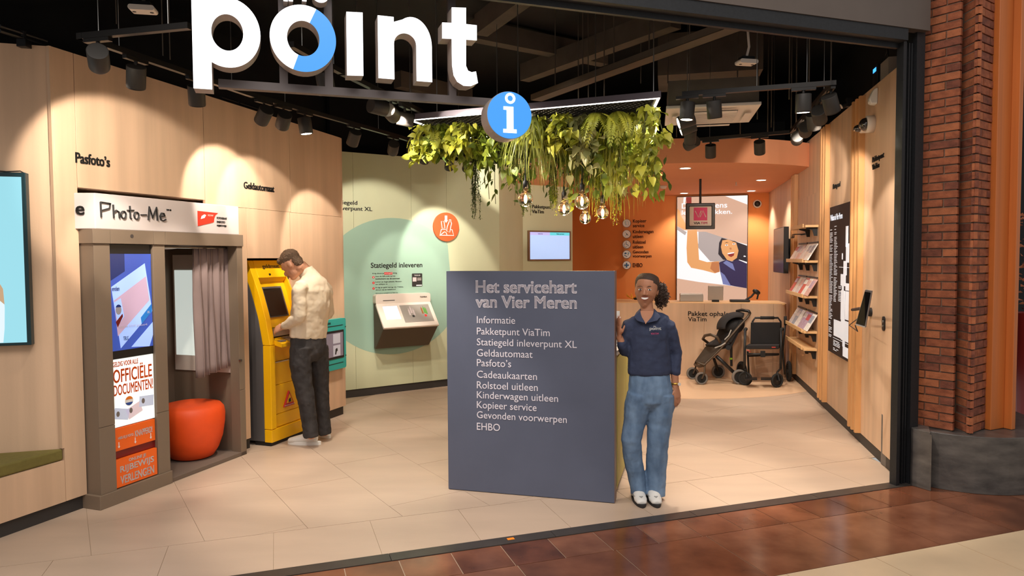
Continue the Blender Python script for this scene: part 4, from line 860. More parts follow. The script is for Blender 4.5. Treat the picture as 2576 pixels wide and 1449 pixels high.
rp = nt.nodes.new('ShaderNodeValToRGB'); rp.color_ramp.elements[0].color = (*lin((224, 172, 146)), 1); rp.color_ramp.elements[1].color = (*lin((244, 200, 170)), 1)
nt.links.new(tc.outputs['Object'], mp.inputs[0]); nt.links.new(mp.outputs[0], wv.inputs[0]); nt.links.new(wv.outputs[0], rp.inputs[0]); nt.links.new(rp.outputs[0], bs.inputs['Emission Color'])
a, b_ = BW.hit(1704, 497), BW.hit(1878, 757); lw_, lh_ = b_[0] - a[0], BW.hit(1704, 497)[1] - .90
lb = thing('light_box', 'tall backlit poster of a cheering woman behind the service desk', 'light box', BW.at(a[0], 0, .90).M)
MB().box(-.012, lw_ + .012, -.06, -.002, 0, lh_ + .012).build('frame', 'ink', lb); MB().box(0, lw_, -.064, -.0602, .01, lh_).build('poster', 'ph_base', lb)
def PQ(zx, zy): # coordinates taken from an enlarged view of the poster
    return ((zx - 118) / (995 - 118) * lw_, lh_ - (zy - 60) / (1400 - 60) * lh_)
lay = [0]
def ph(pts, m, clipit=True):
    lay[0] += 1; y = -.0645 - lay[0] * .0004
    P = [(min(max(x, .002), lw_ - .002), z) for x, z in (PQ(*p) for p in pts)]
    MB().prism(P, y, y + .0003).build('poster_print', m, lb)
ph([(118, 470), (250, 480), (400, 500), (700, 585), (995, 665), (995, 1205), (760, 1170), (400, 1130), (118, 1085)], 'ph_white'); ph([(480, 500), (700, 575), (860, 625), (860, 900), (560, 870), (390, 660), (390, 500)], 'ph_grey'); ph([(720, 62), (995, 62), (995, 175)], 'ph_white')
ph([(230, 62), (300, 62), (300, 150), (240, 200)], 'ph_red'); ph([(200, 62), (232, 62), (215, 150), (195, 150)], 'ph_white')
ph([(118, 200), (150, 230), (160, 280), (230, 400), (240, 480), (118, 420)], 'ph_skin'); ph([(118, 430), (240, 500), (220, 540), (118, 470)], 'ph_grey')
ph([(380, 640), (420, 680), (600, 870), (540, 870), (390, 700)], 'ph_grey'); ph([(250, 480), (370, 470), (385, 640), (400, 850), (500, 880), (650, 870), (660, 1000), (600, 1020), (450, 980), (300, 950), (250, 880), (240, 700)], 'ph_skin'); ph([(560, 880), (650, 880), (660, 1000), (600, 1015), (540, 960)], 'ph_skin2')
ph([(680, 580), (720, 590), (860, 630), (995, 680), (995, 880), (900, 850), (860, 870), (700, 850), (640, 780), (650, 640)], 'ph_hair'); ph([(690, 610), (760, 600), (860, 640), (890, 740), (870, 830), (810, 870), (750, 855), (690, 770), (672, 690)], 'ph_skin')
ph([(750, 775), (790, 765), (840, 760), (832, 800), (800, 818), (770, 806)], 'ph_red'); ph([(752, 772), (790, 762), (838, 758), (834, 770), (792, 778), (758, 784)], 'ph_white')
for ex, ey in ((742, 668), (832, 655)): ph([(ex - 22, ey + 4), (ex, ey - 10), (ex + 22, ey + 2), (ex, ey + 12)], 'ph_white'); ph([(ex - 8, ey), (ex, ey - 8), (ex + 8, ey), (ex, ey + 9)], 'ph_dk'); ph([(ex - 26, ey - 22), (ex, ey - 36), (ex + 26, ey - 28), (ex, ey - 28)], 'ph_dk')
ph([(775, 705), (800, 700), (806, 722), (788, 728)], 'ph_skin2')
ph([(650, 885), (740, 850), (810, 875), (880, 850), (995, 900), (995, 1205), (840, 1180), (700, 1150), (665, 1000)], 'ph_shirt'); ph([(740, 860), (820, 900), (850, 990), (800, 960), (700, 890)], 'ph_shirt2'); ph([(670, 1000), (720, 1040), (800, 1175), (700, 1155)], 'ph_shirt2'); ph([(955, 800), (980, 806), (975, 818), (950, 815)], 'ph_white')
def pt_(s_, zx0, zx1, zy0, zy1):
    p0 = PQ(zx0, zy1); p1 = PQ(zx1, zy0); text(s_, p0[0], p1[0], p0[1], p1[1], 'ph_white', lb, y=-.083, depth=.001, bold=.010)
pt_("De meneens", 178, 745, 140, 205); pt_("leukste pakken.", 178, 806, 228, 300)
# ------------------------------------------------------------------ hanging ViaTim sign
mat('frame_black', (34, 26, 18), .35, coat=.4); mat('magenta', (214, 46, 108), .5); mat('greige', (228, 214, 200), .6)
YS = 10.3; c0 = dep(1725, 577, YS); c1 = dep(1797, 511, YS); sw_, sh_ = c1.x - c0.x, c1.z - c0.z
vf = Fr(c0.x, c0.y, -4, c0.z); vt = thing('hanging_sign', 'black framed pink ViaTim sign hanging from the orange ceiling on a black rod', 'sign', vf.M)
fw = .05
MB().prism([(0, 0), (sw_, 0), (sw_, sh_), (0, sh_)], -.03, .03, [[(fw, fw), (sw_ - fw, fw), (sw_ - fw, sh_ - fw), (fw, sh_ - fw)]]).build('frame', 'frame_black', vt, bevel=.01)
MB().box(fw - .005, sw_ - fw + .005, -.012, .012, fw - .005, sh_ - fw + .005).build('board', 'greige', vt)
q0, q1 = sw_ * .27, sw_ * .735; zq0, zq1 = sh_ * .335, sh_ * .83
MB().box(q0, q1, -.0145, -.0122, zq0, zq1).build('logo_square', 'magenta', vt)
lx = lambda a_: q0 + (q1 - q0) * a_; lzz = lambda a_: zq0 + (zq1 - zq0) * a_
MB().tube([(lx(.1), -.016, lzz(.75)), (lx(.33), -.016, lzz(.25)), (lx(.55), -.016, lzz(.75))], .007, n=5).build('logo_v', 'greige', vt); MB().tube([(lx(.45), -.016, lzz(.25)), (lx(.68), -.016, lzz(.75)), (lx(.9), -.016, lzz(.25))], .007, n=5).build('logo_a', 'greige', vt)
text("VIA", q0, lx(.48), sh_ * .19, sh_ * .28, 'ink', vt, y=-.0145, depth=.001); text("TIM", lx(.52), q1, sh_ * .19, sh_ * .28, 'magenta', vt, y=-.0145, depth=.001)
MB().cyl((sw_ / 2, 0, sh_), (sw_ / 2, 0, 2.90 - c0.z), .017, n=12).build('rod', 'black', vt)
# camera on the orange wall, smoke detector, sprinkler
c_ = BW.hit(1905, 513); dcm = thing('dome_camera', 'round dome camera with a white ring on the orange wall', 'camera', BW.at(c_[0], 0, c_[1]).M)
MB().lathe([(.075, 0), (.075, .03), (.06, .045), (.05, .04)], 28, Matrix.Rotation(math.radians(90), 4, 'X')).build('ring', 'offwhite', dcm, smooth=True); MB().ell((0, -.03, 0), .055, .045, .055).build('dome', 'black', dcm, smooth=True)
P = gz(1669, 467, 2.90); sm = thing('smoke_detector', 'white round smoke detector on the orange ceiling beside the plants', 'smoke detector', Matrix.Translation(P)); MB().lathe([(.055, 0), (.055, -.02), (.04, -.045), (0, -.05)], 24).build('body', 'white', sm, smooth=True); MB().lathe([(.05, -.024), (.05, -.03), (.045, -.03)], 24).build('vent', 'black', sm)
P = gz(1852, 458, 2.90); spk = thing('sprinkler', 'small metal sprinkler head on the orange ceiling', 'sprinkler', Matrix.Translation(P)); MB().cyl((0, 0, 0), (0, 0, -.04), .008, n=8).build('pipe', 'steel', spk); MB().lathe([(.02, -.045), (.022, -.048), (0, -.05)], 14).build('deflector', 'steel', spk)
# ------------------------------------------------------------------ service desk
dk = thing('service_desk', 'birch panelled service desk with black ViaTim lettering', 'desk', Fr(2.0, 10.28, -11).M)
DK = Fr(2.0, 10.28, -11); dl0 = DK.hit(1556, 800)[0]; dr0 = DK.hit(1972, 800)[0]
seams = [dl0 - .3] + [DK.hit(x, 820)[0] for x in (1655, 1771, 1864, 1945)]
for a_, b_ in zip(seams, seams[1:]): MB().box(a_ + .0015, b_ - .0015, 0, .03, .0, 1.075).build('front_panel', 'wood', dk)
MB().slab([(seams[-1] + .0015, 0)] + [(seams[-1] + .01 + .20 * math.sin(math.radians(q)), .20 - .20 * math.cos(math.radians(q))) for q in range(0, 91, 10)] + [(seams[-1] + .34, .25), (seams[-1] + .34, .03), (seams[-1] + .0015, .03)][:0] + [(seams[-1] + .21, .8), (seams[-1] + .18, .8)] + [(seams[-1] + .01 + .17 * math.sin(math.radians(q)), .20 - .17 * math.cos(math.radians(q))) for q in range(90, -1, -10)] + [(seams[-1] + .0015, .03)], 0, 1.075).build('end_panel', 'wood', dk)
MB().box(seams[0], seams[-1] + .17, .035, .65, 1.055, 1.085).build('worktop', 'shelfwood', dk, bevel=.003); MB().box(seams[0], seams[0] + .03, .03, .65, 0, 1.055).build('side_panel', 'wood', dk)
t0 = DK.hit(1731, 809); t1 = DK.hit(1840, 809)
def dkt(s_, xl, yt, yb, xr):
    a_ = DK.hit(xl, yb); c2 = DK.hit(xl, yt); e2 = DK.hit(xr, yb); text(s_, a_[0], e2[0], a_[1], c2[1], 'ink', dk, y=-.004, depth=.0035, bold=.007)
dkt("Pakket ophalen", 1731, 783, 798, 1842); dkt("ViaTim", 1731, 797, 808, 1777)
def desk_at(px, py, d): 
    h = DK.hit(px, py, d); return DK.at(h[0], d, 1.086)
mat('silver', (186, 182, 176), .35, metal=.5)
f = desk_at(1740, 750, .3); o = thing('tablet_stand', 'light grey box standing on the service desk', 'box', f.M); MB().box(-.17, .17, 0, .2, 0, .11).build('body', 'silver', o, bevel=.006); MB().box(-.16, .16, .02, .18, .11, .118).build('lid', 'offwhite', o)
f = desk_at(1800, 750, .25); o = thing('monitor', 'small grey monitor seen from behind on the service desk', 'monitor', f.M); MB().box(-.11, .11, 0, .025, .02, .24, M=Matrix.Rotation(.1, 4, 'X')).build('back_cover', 'plate_grey', o, bevel=.008); MB().box(-.05, .05, -.03, .06, 0, .03).build('foot', 'black', o, bevel=.004)
f = desk_at(1865, 756, .25); o = thing('barcode_scanner', 'black barcode scanner on its stand on the service desk', 'scanner', f.M); MB().box(-.16, .12, -.04, .1, 0, .035).build('base', 'black', o, bevel=.01); MB().tube([(.06, 0, .03), (.14, 0, .08), (.18, 0, .13)], .015, n=8).build('stand', 'black', o); MB().ell((.21, -.01, .15), .06, .035, .035, M=Matrix.Rotation(.5, 4, 'Y')).build('head', 'black', o, smooth=True); MB().cyl((.24, 0, .13), (.22, 0, .04), .012, n=8).build('handle', 'black', o)
# olive cabinet behind the woman
mat('olive_cab', (150, 140, 82), .6); f = BW.at(BW.hit(1480, 760)[0], -.5)
cb = thing('low_cabinet', 'olive green low cabinet against the orange wall beside the desk', 'cabinet', f.M); cw_ = BW.hit(1650, 760)[0] - BW.hit(1480, 760)[0]
MB().box(0, cw_, 0, .49, 0, .93).build('body', 'olive_cab', cb); MB().box(-.01, cw_ + .01, -.015, .49, .93, .965).build('top', 'shelfwood', cb, bevel=.003)
for k_ in range(3): 
    dr = MB().box(.02 + k_ * cw_ / 3, (k_ + 1) * cw_ / 3 - .01, -.012, -.001, .05, .91).build('door', 'olive_cab', cb, bevel=.002); MB().box(.04 + k_ * cw_ / 3, .12 + k_ * cw_ / 3, -.03, -.0125, .76, .86).build('handle', 'ink', dr)
h = f.hit(1590, 757, .1); o = thing('dried_flowers', 'small bunch of yellow dried flowers on the olive cabinet', 'flowers', f.at(h[0], .2, .966).M)
mat('yellow', (214, 160, 40), .7); mm = MB()
for k_ in range(14): q = k_ * .9; mm.tube([(0, 0, .012), (.05 * math.cos(q), .05 * math.sin(q), .045), (.13 * math.cos(q), .1 * math.sin(q), .06 + .03 * (k_ % 3))], [.004, .008, .003], n=5)
mm.build('blooms', 'yellow', o); MB().ell((.06, 0, .03), .05, .05, .03).build('vase', 'black', o, smooth=True)
# ------------------------------------------------------------------ right wall fittings
rh = lambda x, y, d=0: RW.hit(x, y, d)
def rw_thing(name, lab, cat, s, z, group=None, d=0.0): return thing(name, lab, cat, RW.at(s, d, z).M, group)
# shelves
SDp, S0, S1 = -.165, .10, 1.39
shelf_z = [rh(2060, 566)[1], rh(2061, 655)[1], rh(2061, 745)[1], rh(2060, 834)[1], rh(2060, 878)[1]]
names = ['top timber wall shelf with hooks below it', 'timber wall shelf holding the upper row of leaflets', 'timber wall shelf holding the middle row of red leaflets', 'timber wall shelf holding the lowest row of leaflets', 'empty timber wall shelf, lowest of the five']
for i, z in enumerate(shelf_z):
    s0 = S0 + (.35 if i == 0 else 0)
    t = rw_thing('wall_shelf', names[i], 'shelf', s0, z)
    MB().box(0, S1 - s0, SDp, -.019, -.028, 0).build('board', 'shelfwood', t, bevel=.002); MB().box(0, S1 - s0 - .1, SDp - .012, SDp - .0005, -.028, .018).build('lip', 'shelfwood', t, bevel=.002)
    for k in range(2 if i == 0 else 3):
        x = (S1 - s0) * ((.45, .93)[k] if i == 0 else (.25, .6, .95)[k])
        MB().add([(x - .012, -.02, -.029), (x + .012, -.02, -.029), (x + .012, SDp + .02, -.029), (x - .012, SDp + .02, -.029), (x - .012, -.02, -.13), (x + .012, -.02, -.13), (x + .012, -.055, -.13), (x - .012, -.055, -.13), (x + .012, -.075, -.06), (x - .012, -.075, -.06), (x + .012, SDp + .02, -.042), (x - .012, SDp + .02, -.042)],
            [(0, 1, 2, 3), (0, 4, 5, 1), (4, 7, 6, 5), (7, 9, 8, 6), (9, 11, 10, 8), (11, 3, 2, 10), (0, 3, 11, 9, 7, 4), (1, 5, 6, 8, 10, 2)]).build('bracket', 'black', t)
# leaflets
LC = [(226, 214, 206), (206, 196, 196), (196, 60, 54), (232, 226, 222), (176, 150, 176), (212, 168, 160), (150, 160, 176), (240, 236, 230)]
for i, c in enumerate(LC): mat('leaf%d' % i, c, .25, var=.12, scale=(30, 30, 30), rgb2=tuple(min(255, v + 20) for v in c))
mat('holder', (214, 210, 206), .15, alpha=.45)
rowname = {1: 'upper', 2: 'middle', 3: 'lowest'}; pick = {1: [0, 1, 5, 3, 0, 7], 2: [2, 0, 1, 2, 7, 5], 3: [1, 6, 3, 4, 4, 7]}
for i in (1, 2, 3):
    bw = (S1 - S0) / 6.4
    for k in range(6):
        t = rw_thing('leaflet_stack', ['first', 'second', 'third', 'fourth', 'fifth', 'sixth'][k] + ' leaflet stack from the service desk on the ' + rowname[i] + ' leaflet shelf', 'leaflets', S0 + .06 + k * bw + (.05 if k > 2 else 0), shelf_z[i] + .001, 'leaflets on the wall shelves')
        M = Matrix.Translation((0, SDp + .02, .004)) @ Matrix.Rotation(math.radians(-30), 4, 'X')
        MB().box(.006, bw - .008, -.002, .012, 0, .225, M=M).build('leaflets', 'leaf%d' % pick[i][k], t); MB().box(.012, bw - .014, -.0035, -.0022, .14 - .02 * (k % 3), .20, M=M).build('cover_print', 'leaf%d' % ((pick[i][k] + 2 + k) % 8), t)
    for hb in (0, 1):
        MB().box(0, bw * 2.9, -.03, -.019, .21, .225).build('rack_bar', 'black', tag(thing('leaflet_rack', ('far' if hb == 0 else 'near') + ' black wire leaflet rack above the ' + rowname[i] + ' leaflet row', 'rack', RW.at(S0 + .06 + hb * (bw * 3 + .05), 0, shelf_z[i]).M)))
# peg hooks
t = rw_thing('peg_hooks', 'row of thin black display hooks under the top shelf', 'hooks', .30, rh(2040, 583)[1] - .02)
for k in range(5): MB().tube([(.1 + k * .05, -.019, 0), (.1 + k * .05, -.15, 0), (.1 + k * .05, -.16, -.05)], .004, n=5).build('hook', 'black', t)
MB().box(.0, .4, -.03, -.019, -.01, .01).build('back_bar', 'black', t)
# monitor on the right wall
a, b_ = rh(1946, 575), rh(1981, 575); z0, z1 = rh(1965, 688)[1], rh(1965, 572)[1]
d_ = -.14; m0, m1 = rh(1946, 630, d_)[0], rh(1972, 630, d_)[0]; mz0, mz1 = rh(1972, 688, d_)[1], rh(1972, 570, d_)[1]
mat('dark_display', (26, 24, 23), .2)
t = rw_thing('wall_monitor', 'dark switched off monitor on the timber wall beside the shelves', 'monitor', m0, mz0); MB().box(0, m1 - m0, -.14, -.075, 0, mz1 - mz0).build('case', 'black', t, bevel=.004); MB().box(.01, m1 - m0 - .01, -.1425, -.1402, .01, mz1 - mz0 - .01).build('display', 'dark_display', t); MB().box(.3, m1 - m0 - .3, -.075, -.001, .2, .5).build('mount', 'blackmetal', t)
# floor plan board
mat('plan_dark', (50, 40, 40), .6, spec=.25); mat('plan_white', (232, 236, 244), .4, emit=.35)
p0, p1 = rh(2093, 700)[0], rh(2148, 700)[0]; pz0, pz1 = rh(2147, 914)[1], rh(2148, 506)[1]; pw, phh = p1 - p0, pz1 - pz0
t = rw_thing('floor_plan', 'tall dark floor plan board of the shopping centre between the slats', 'board', p0, pz0)
MB().box(0, pw, -.03, -.001, 0, phh).build('board', 'plan_dark', t, bevel=.002)
text("Welkom in Vier Meren", pw * .04, pw * .62, phh * .905, phh * .945, 'plan_white', t, y=-.0325, depth=.001, bold=.01)
def pr_(x0, x1, z0, z1): MB().box(pw * x0, pw * x1, -.0325, -.0302, phh * z0, phh * z1).build('plan_block', 'plan_white', t)
for r in ((.78, .88, .72, .85), (.80, .93, .62, .74), (.70, .84, .54, .63), (.62, .66, .64, .68), (.58, .80, .47, .545), (.64, .72, .44, .47), (.80, .97, .445, .49), (.60, .78, .25, .44), (.80, .97, .26, .44), (.28, .62, .125, .235), (.62, .95, .12, .25), (.72, .96, .02, .085), (.70, .80, .08, .12)): pr_(*r)
MB().box(pw * .5, pw * .98, -.0325, -.0302, phh * .588, phh * .591).box(pw * .25, pw * .98, -.0325, -.0302, phh * .108, phh * .111).build('plan_line', 'plan_white', t)
mm = MB()
for col, (xa, za, zb_) in enumerate(((.03, .10, .84), (.25, .34, .86), (.27, .02, .09), (.42, .02, .09), (.48, .36, .46))):
    z = zb_
    while z > za:
        L_ = random.uniform(.07, .17)
        if random.random() > .1: mm.box(pw * xa, pw * (xa + L_), -.0322, -.0302, phh * z, phh * (z + .0042))
        z -= .0105
mm.build('plan_text', 'plan_white', t)
# tablet on its arm
c_ = RW.w(rh(2190, 785)[0], 0, rh(2190, 785)[1])
s_, z_ = rh(2192, 785); t = rw_thing('tablet_terminal', 'silver tablet terminal tilted on a black wall arm', 'tablet', s_, z_)
mat('tablet_glass', (30, 28, 28), .06, coat=.6)  # plain dark glossy surface of the tablet display
f0 = RW.at(s_, 0, z_)
def lp(px, py, d): h = f0.hit(px, py, d); return Vector((h[0], d, h[1]))
TP = [lp(2151, 818, -.30), lp(2176, 825, -.24), lp(2193, 732, -.20), lp(2176, 729, -.26)]
nn = (TP[1] - TP[0]).cross(TP[3] - TP[0]).normalized(); 
if nn.y > 0: nn = -nn
MB().hexa([p - nn * .02 for p in TP], TP).build('case', 'silver', t, bevel=.004); ctr = sum(TP, Vector()) / 4
MB().hexa([ctr + (p - ctr) * .9 + nn * .0005 for p in TP], [ctr + (p - ctr) * .9 + nn * .002 for p in TP]).build('display', 'tablet_glass', t)
MB().tube([ctr - nn * .02, (.02, -.16, .02), (.0, -.10, .03), (0, -.015, .0)], .013, n=8).build('arm', 'black', t); MB().tube([ctr - nn * .03 + Vector((0, 0, -.06)), (.03, -.12, -.07), (0, -.02, -.02)], .010, n=8).build('brace', 'black', t); MB().cyl((0, -.02, 0), (0, -.001, 0), .04, n=20).build('wall_plate', 'black', t); MB().tube([TP[0], TP[0] + Vector((.0, .02, -.05)), (.0, -.18, -.12), (0, -.1, -.05)], .004, n=5).build('cable', 'black', t)
# key switch, sensor, dome camera, letters
s_, z_ = rh(2225, 814); t = rw_thing('key_switch', 'small oval black key switch on the timber wall', 'switch', s_, z_); MB().prism(rrect(-.03, .03, -.06, .06, .028), -.012, -.001).build('plate', 'black', t, bevel=.003); MB().cyl((0, -.012, .015), (0, -.02, .015), .013, n=14).build('lock', 'steel', t); MB().cyl((0, -.012, -.02), (0, -.017, -.02), .01, n=14).build('lamp', 'steel', t)
s_, z_ = rh(2205, 246); t = rw_thing('motion_sensor', 'white wedge shaped motion sensor high on the timber wall', 'sensor', s_, z_); MB().add([(-.045, -.001, -.06), (.045, -.001, -.06), (.045, -.001, .08), (-.045, -.001, .08), (-.035, -.05, -.055), (.035, -.05, -.055), (.035, -.065, -.01), (-.035, -.065, -.01), (.035, -.03, .07), (-.035, -.03, .07)], [(0, 1, 5, 4), (4, 5, 6, 7), (7, 6, 8, 9), (9, 8, 2, 3), (0, 4, 7, 9, 3), (1, 2, 8, 6, 5), (0, 3, 2, 1)]).build('housing', 'white', t, bevel=.008); MB().ell((0, -.058, -.035), .02, .012, .02).build('lens', 'offwhite', t, smooth=True)
mat('dome_glass', (40, 34, 32), .08, coat=1)
for px, py, r, lab in ((2198, 312, .075, 'white dome security camera beside the slats, the larger of two'), (2183, 322, .045, 'small white dome camera behind the larger one')):
    s_, z_ = rh(px, py); t = rw_thing('security_camera', lab, 'camera', s_, z_); Mx = Matrix.Rotation(math.radians(90), 4, 'X')
    MB().lathe([(r, .001), (r, .055), (r * .92, .065), (r * .8, .065)], 28, Mx).build('mount_ring', 'offwhite', t, smooth=True); MB().ell((0, -.065, 0), r * .78, .055, r * .78).build('dome', 'dome_glass', t, smooth=True); MB().cyl((0, -.12, -.01), (0, -.105, -.01), r * .3, n=14).build('lens', 'steel', t)
wall_text("Pakketpunt\nViaTim", RW, 2195, 396, 428, 2224, 'raised black letters Pakketpunt ViaTim on the timber wall below the dome camera', bold=.007)
wall_text("Plattegrond", RW, 2096, 464, 480, 2114, 'raised black letters Plattegrond on the timber wall above the floor plan', bold=.007)
wall_text("Cadeaukaarten", RW, 2017, 513, 521, 2034, 'raised black letters Cadeaukaarten on the timber wall above the shelves', bold=.007)
# projector box at the top right corner
s_, z_ = rh(2195, 190); t = rw_thing('media_player', 'black device with a small blue display above the right timber wall', 'device', 3.35, 3.25); MB().box(0, .14, .035, .12, -.0, .20).build('case', 'black', t, bevel=.006); mat('bluelight', (60, 150, 240), .4, emit=2.0); MB().box(.02, .11, .0325, .0348, .14, .175).build('display', 'bluelight', t); MB().box(.22, .45, .04, .14, .0, .17).build('bracket', 'plate_grey', t); MB().tube([(.3, .09, .17), (.2, .1, .3), (.05, .1, .2)], .006, n=6).build('cable', 'black', t)
# ------------------------------------------------------------------ information island
mat('slate', (86, 92, 112), .62, var=.05, scale=(3, 3, 3), bump=.04, bscale=300); mat('edge_brown', (122, 98, 92), .5); mat('olive_panel', (168, 156, 84), .6, var=.03, scale=(3, 3, 3)); mat('panel_text', (222, 216, 226), .6)
isl = thing('information_island', 'slate grey information panel listing services with an olive counter behind it', 'counter', PN.M)
PW, PH = 1.257, 1.657
MB().box(0, PW - .001, 0, .07, 0.004, PH).build('front_panel', 'slate', isl, bevel=.002); MB().box(PW - .001, PW + .002, .001, .07, .004, PH).build('panel_edge', 'edge_brown', isl); MB().box(0, PW, .071, .12, .004, PH).build('rear_panel', 'edge_brown', isl)
MB().box(.03, PW + .0, .121, 1.95, .06, 1.045).build('counter_body', 'olive_panel', isl, bevel=.003); MB().box(0.0, PW + .01, .121, 1.98, 1.045, 1.08).build('counter_top', 'offwhite', isl, bevel=.003); MB().box(.06, PW - .03, .13, 1.9, 0, .06).build('plinth', 'plinth', isl)
for k in range(3): MB().box(PW + .0005, PW + .004, .14 + k * .6, .14 + k * .6 + .59, .08, 1.03).build('side_panel', 'olive_panel', isl)
def it_(s, xl, xr, yt, yb, bold):
    a_ = PN.hit(xl, yb); c2 = PN.hit(xl, yt); e2 = PN.hit(xr, yb); text(s, a_[0], e2[0], a_[1], c2[1], 'panel_text', isl, y=-.003, depth=.0025, bold=bold)
it_("Het servicehart", 1198, 1450, 706, 736, .018); it_("van Vier Meren", 1198, 1450, 744, 773, .018)
base_y = [813, 842, 869, 896, 921, 950, 977, 1002, 1027, 1052, 1081]
lines = ["Informatie", "Pakketpunt ViaTim", "Statiegeld inleverpunt XL", "Geldautomaat", "Pasfoto’s", "Cadeaukaarten", "Rolstoel uitleen", "Kinderwagen uitleen", "Kopieer service", "Gevonden voorwerpen", "EHBO"]
rights = [1296, 1383, 1451, 1340, 1286, 1351, 1353, 1404, 1350, 1426, 1258]
for s, by, xr in zip(lines, base_y, rights):
    desc = any(ch in s for ch in 'pgj'); it_(s, 1200, xr, by - 18, by + (5 if desc else 0), .004)
t = thing('brochure_holder', 'white card holder on the island counter behind the slate panel', 'holder', PN.at(1.08, .35, 1.081).M); MB().box(0, .16, 0, .12, 0, .008).build('base', 'white', t); MB().box(0, .16, 0, .006, 0, .26, M=Matrix.Translation((0, .06, .007)) @ Matrix.Rotation(-.25, 4, 'X')).build('back', 'white', t); MB().box(.02, .14, -.004, -.0005, .08, .16, M=Matrix.Translation((0, .06, 0)) @ Matrix.Rotation(-.25, 4, 'X')).build('card', mat('card_blue', (176, 200, 236), .4), t)
# ------------------------------------------------------------------ pushchair
mat('fabric_black', (34, 32, 33), .85, bump=.2, bscale=300); mat('frame_bronze', (78, 64, 50), .45, metal=.3); mat('tyre_grey', (118, 112, 106), .8); mat('rubber', (30, 29, 28), .8); mat('strap_grey', (168, 164, 158), .7); mat('lime', (150, 196, 40), .6); mat('foot_fabric', (66, 56, 46), .8, bump=.3, bscale=500)
ZS = 4.83
def zq(x, y, Y): return dep(1680 + x / ZS, 720 + y / ZS, Y)
YN, YF = 9.50, 9.92
def wheel(mbs, parent, cx, cy, rp, Y, tyre='tyre_grey', hub='rubber', wd=.045, yaw=0.0):
    c = zq(cx, cy, Y); r = rp / ZS * Y / FPX; c.z = max(c.z, r)
    c.z = r; M = Matrix.Translation(c) @ Matrix.Rotation(yaw, 4, 'Z') @ Matrix.Rotation(math.radians(90), 4, 'X')
    w_ = MB().lathe([(r * .72, -wd / 2), (r * .93, -wd / 2), (r, -wd * .25), (r, wd * .25), (r * .93, wd / 2), (r * .72, wd / 2), (r * .72, -wd / 2)], 28, M, False).build('wheel', tyre, parent, world=True, smooth=True)
    h = MB().lathe([(0, -wd * .4), (r * .2, -wd * .45), (r * .22, -wd * .2), (r * .73, -wd * .2), (r * .73, wd * .2), (r * .22, wd * .2), (0, wd * .4)], 24, M)
    Mi = WM[parent.as_pointer()].inverted(); h.build('hub', hub, parent, world=True, smooth=False); return c
g0 = zq(560, 1100, 9.7); g0.z = 0
pc_ = thing('pushchair', 'black pushchair with grey wheels parked in front of the service desk', 'pushchair', Matrix.Translation(g0))
wf = wheel(None, pc_, 300, 1085, 74, YF); wn = wheel(None, pc_, 408, 1117, 77, YN); wr1 = wheel(None, pc_, 612, 1035, 80, YF + .1); wrn = wheel(None, pc_, 868, 1105, 92, YN)
def side(Y):
    return [zq(*p, Y) for p in ((355, 925), (440, 960), (520, 880), (640, 760), (760, 610), (880, 470), (965, 380), (1000, 330))]
for Y in (YN, YF): MB().tube(side(Y), .017, n=8, flat=1.3).build('frame_tube', 'frame_bronze', pc_, world=True, smooth=True)
MB().tube([zq(1000, 335, YN), zq(985, 305, YN), zq(900, 292, YN + .1), zq(840, 300, YN + .2), zq(900, 285, YF - .1), zq(985, 300, YF), zq(1000, 330, YF)], .018, n=8).build('handle', 'black', pc_, world=True, smooth=True)
MB().tube([zq(345, 930, YF), zq(330, 950, YF), zq(380, 975, (YN + YF) / 2), zq(440, 962, YN)], .02, n=8).build('footrest', 'frame_bronze', pc_, world=True, smooth=True)
def sheet(A, B, C_, D_, m, name, th=.02): 
    n = (B - A).cross(D_ - A).normalized() * th; return MB().hexa([A, B, C_, D_], [p + n for p in (A, B, C_, D_)]).build(name, m, pc_, world=True, bevel=.008)
sheet(zq(335, 930, YF), zq(450, 940, YN), zq(640, 755, YN), zq(470, 740, YF), 'foot_fabric', 'leg_rest'); sheet(zq(470, 745, YF), zq(640, 755, YN), zq(760, 700, YN), zq(590, 680, YF), 'fabric_black', 'seat', .05); sheet(zq(590, 690, YF), zq(770, 690, YN), zq(935, 420, YN), zq(700, 420, YF), 'fabric_black', 'backrest', .05)
# side cloth and basket
MB().hexa([zq(640, 770, YN + .03), zq(780, 740, YN + .03), zq(900, 480, YN + .03), zq(770, 560, YN + .03)], [zq(640, 770, YF - .03), zq(780, 740, YF - .03), zq(900, 480, YF - .03), zq(770, 560, YF - .03)]).build('side_cloth', 'fabric_black', pc_, world=True, bevel=.01)
# canopy
cvs = []; cfs = []; na, nbn = 12, 9
hin = [zq(900, 470, YN), zq(700, 440, YF)]
for i in range(na + 1):
    a = math.radians(-8 + 118 * i / na)
    for j in range(nbn + 1):
        tt_ = j / nbn; Y = YN - .01 + (YF - YN + .02) * tt_; arch = math.sin(math.pi * tt_) ** .5
        R0 = 150 + 75 * arch; cx_, cy_ = 800, 500
        x = cx_ + 45 * math.cos(math.radians(0)) * 0 - R0 * 1.05 * math.cos(a) * 1.0 + 40; y = cy_ - R0 * .80 * math.sin(a)
        cvs.append(zq(x - 40 * tt_ + 20, y, Y))
cfs = [(i * (nbn + 1) + j, i * (nbn + 1) + j + 1, (i + 1) * (nbn + 1) + j + 1, (i + 1) * (nbn + 1) + j) for i in range(na) for j in range(nbn)]
cn = MB().add(cvs, cfs).build('canopy', 'fabric_black', pc_, world=True, smooth=True); so = cn.modifiers.new('t', 'SOLIDIFY'); so.thickness = .012
hl = MB().ell(zq(800, 470, (YN + YF) / 2), .15, .19, .125, 20, 12, Matrix.Rotation(-.5, 4, 'Y')).build('hood_lining', 'fabric_black', pc_, world=True, smooth=True)
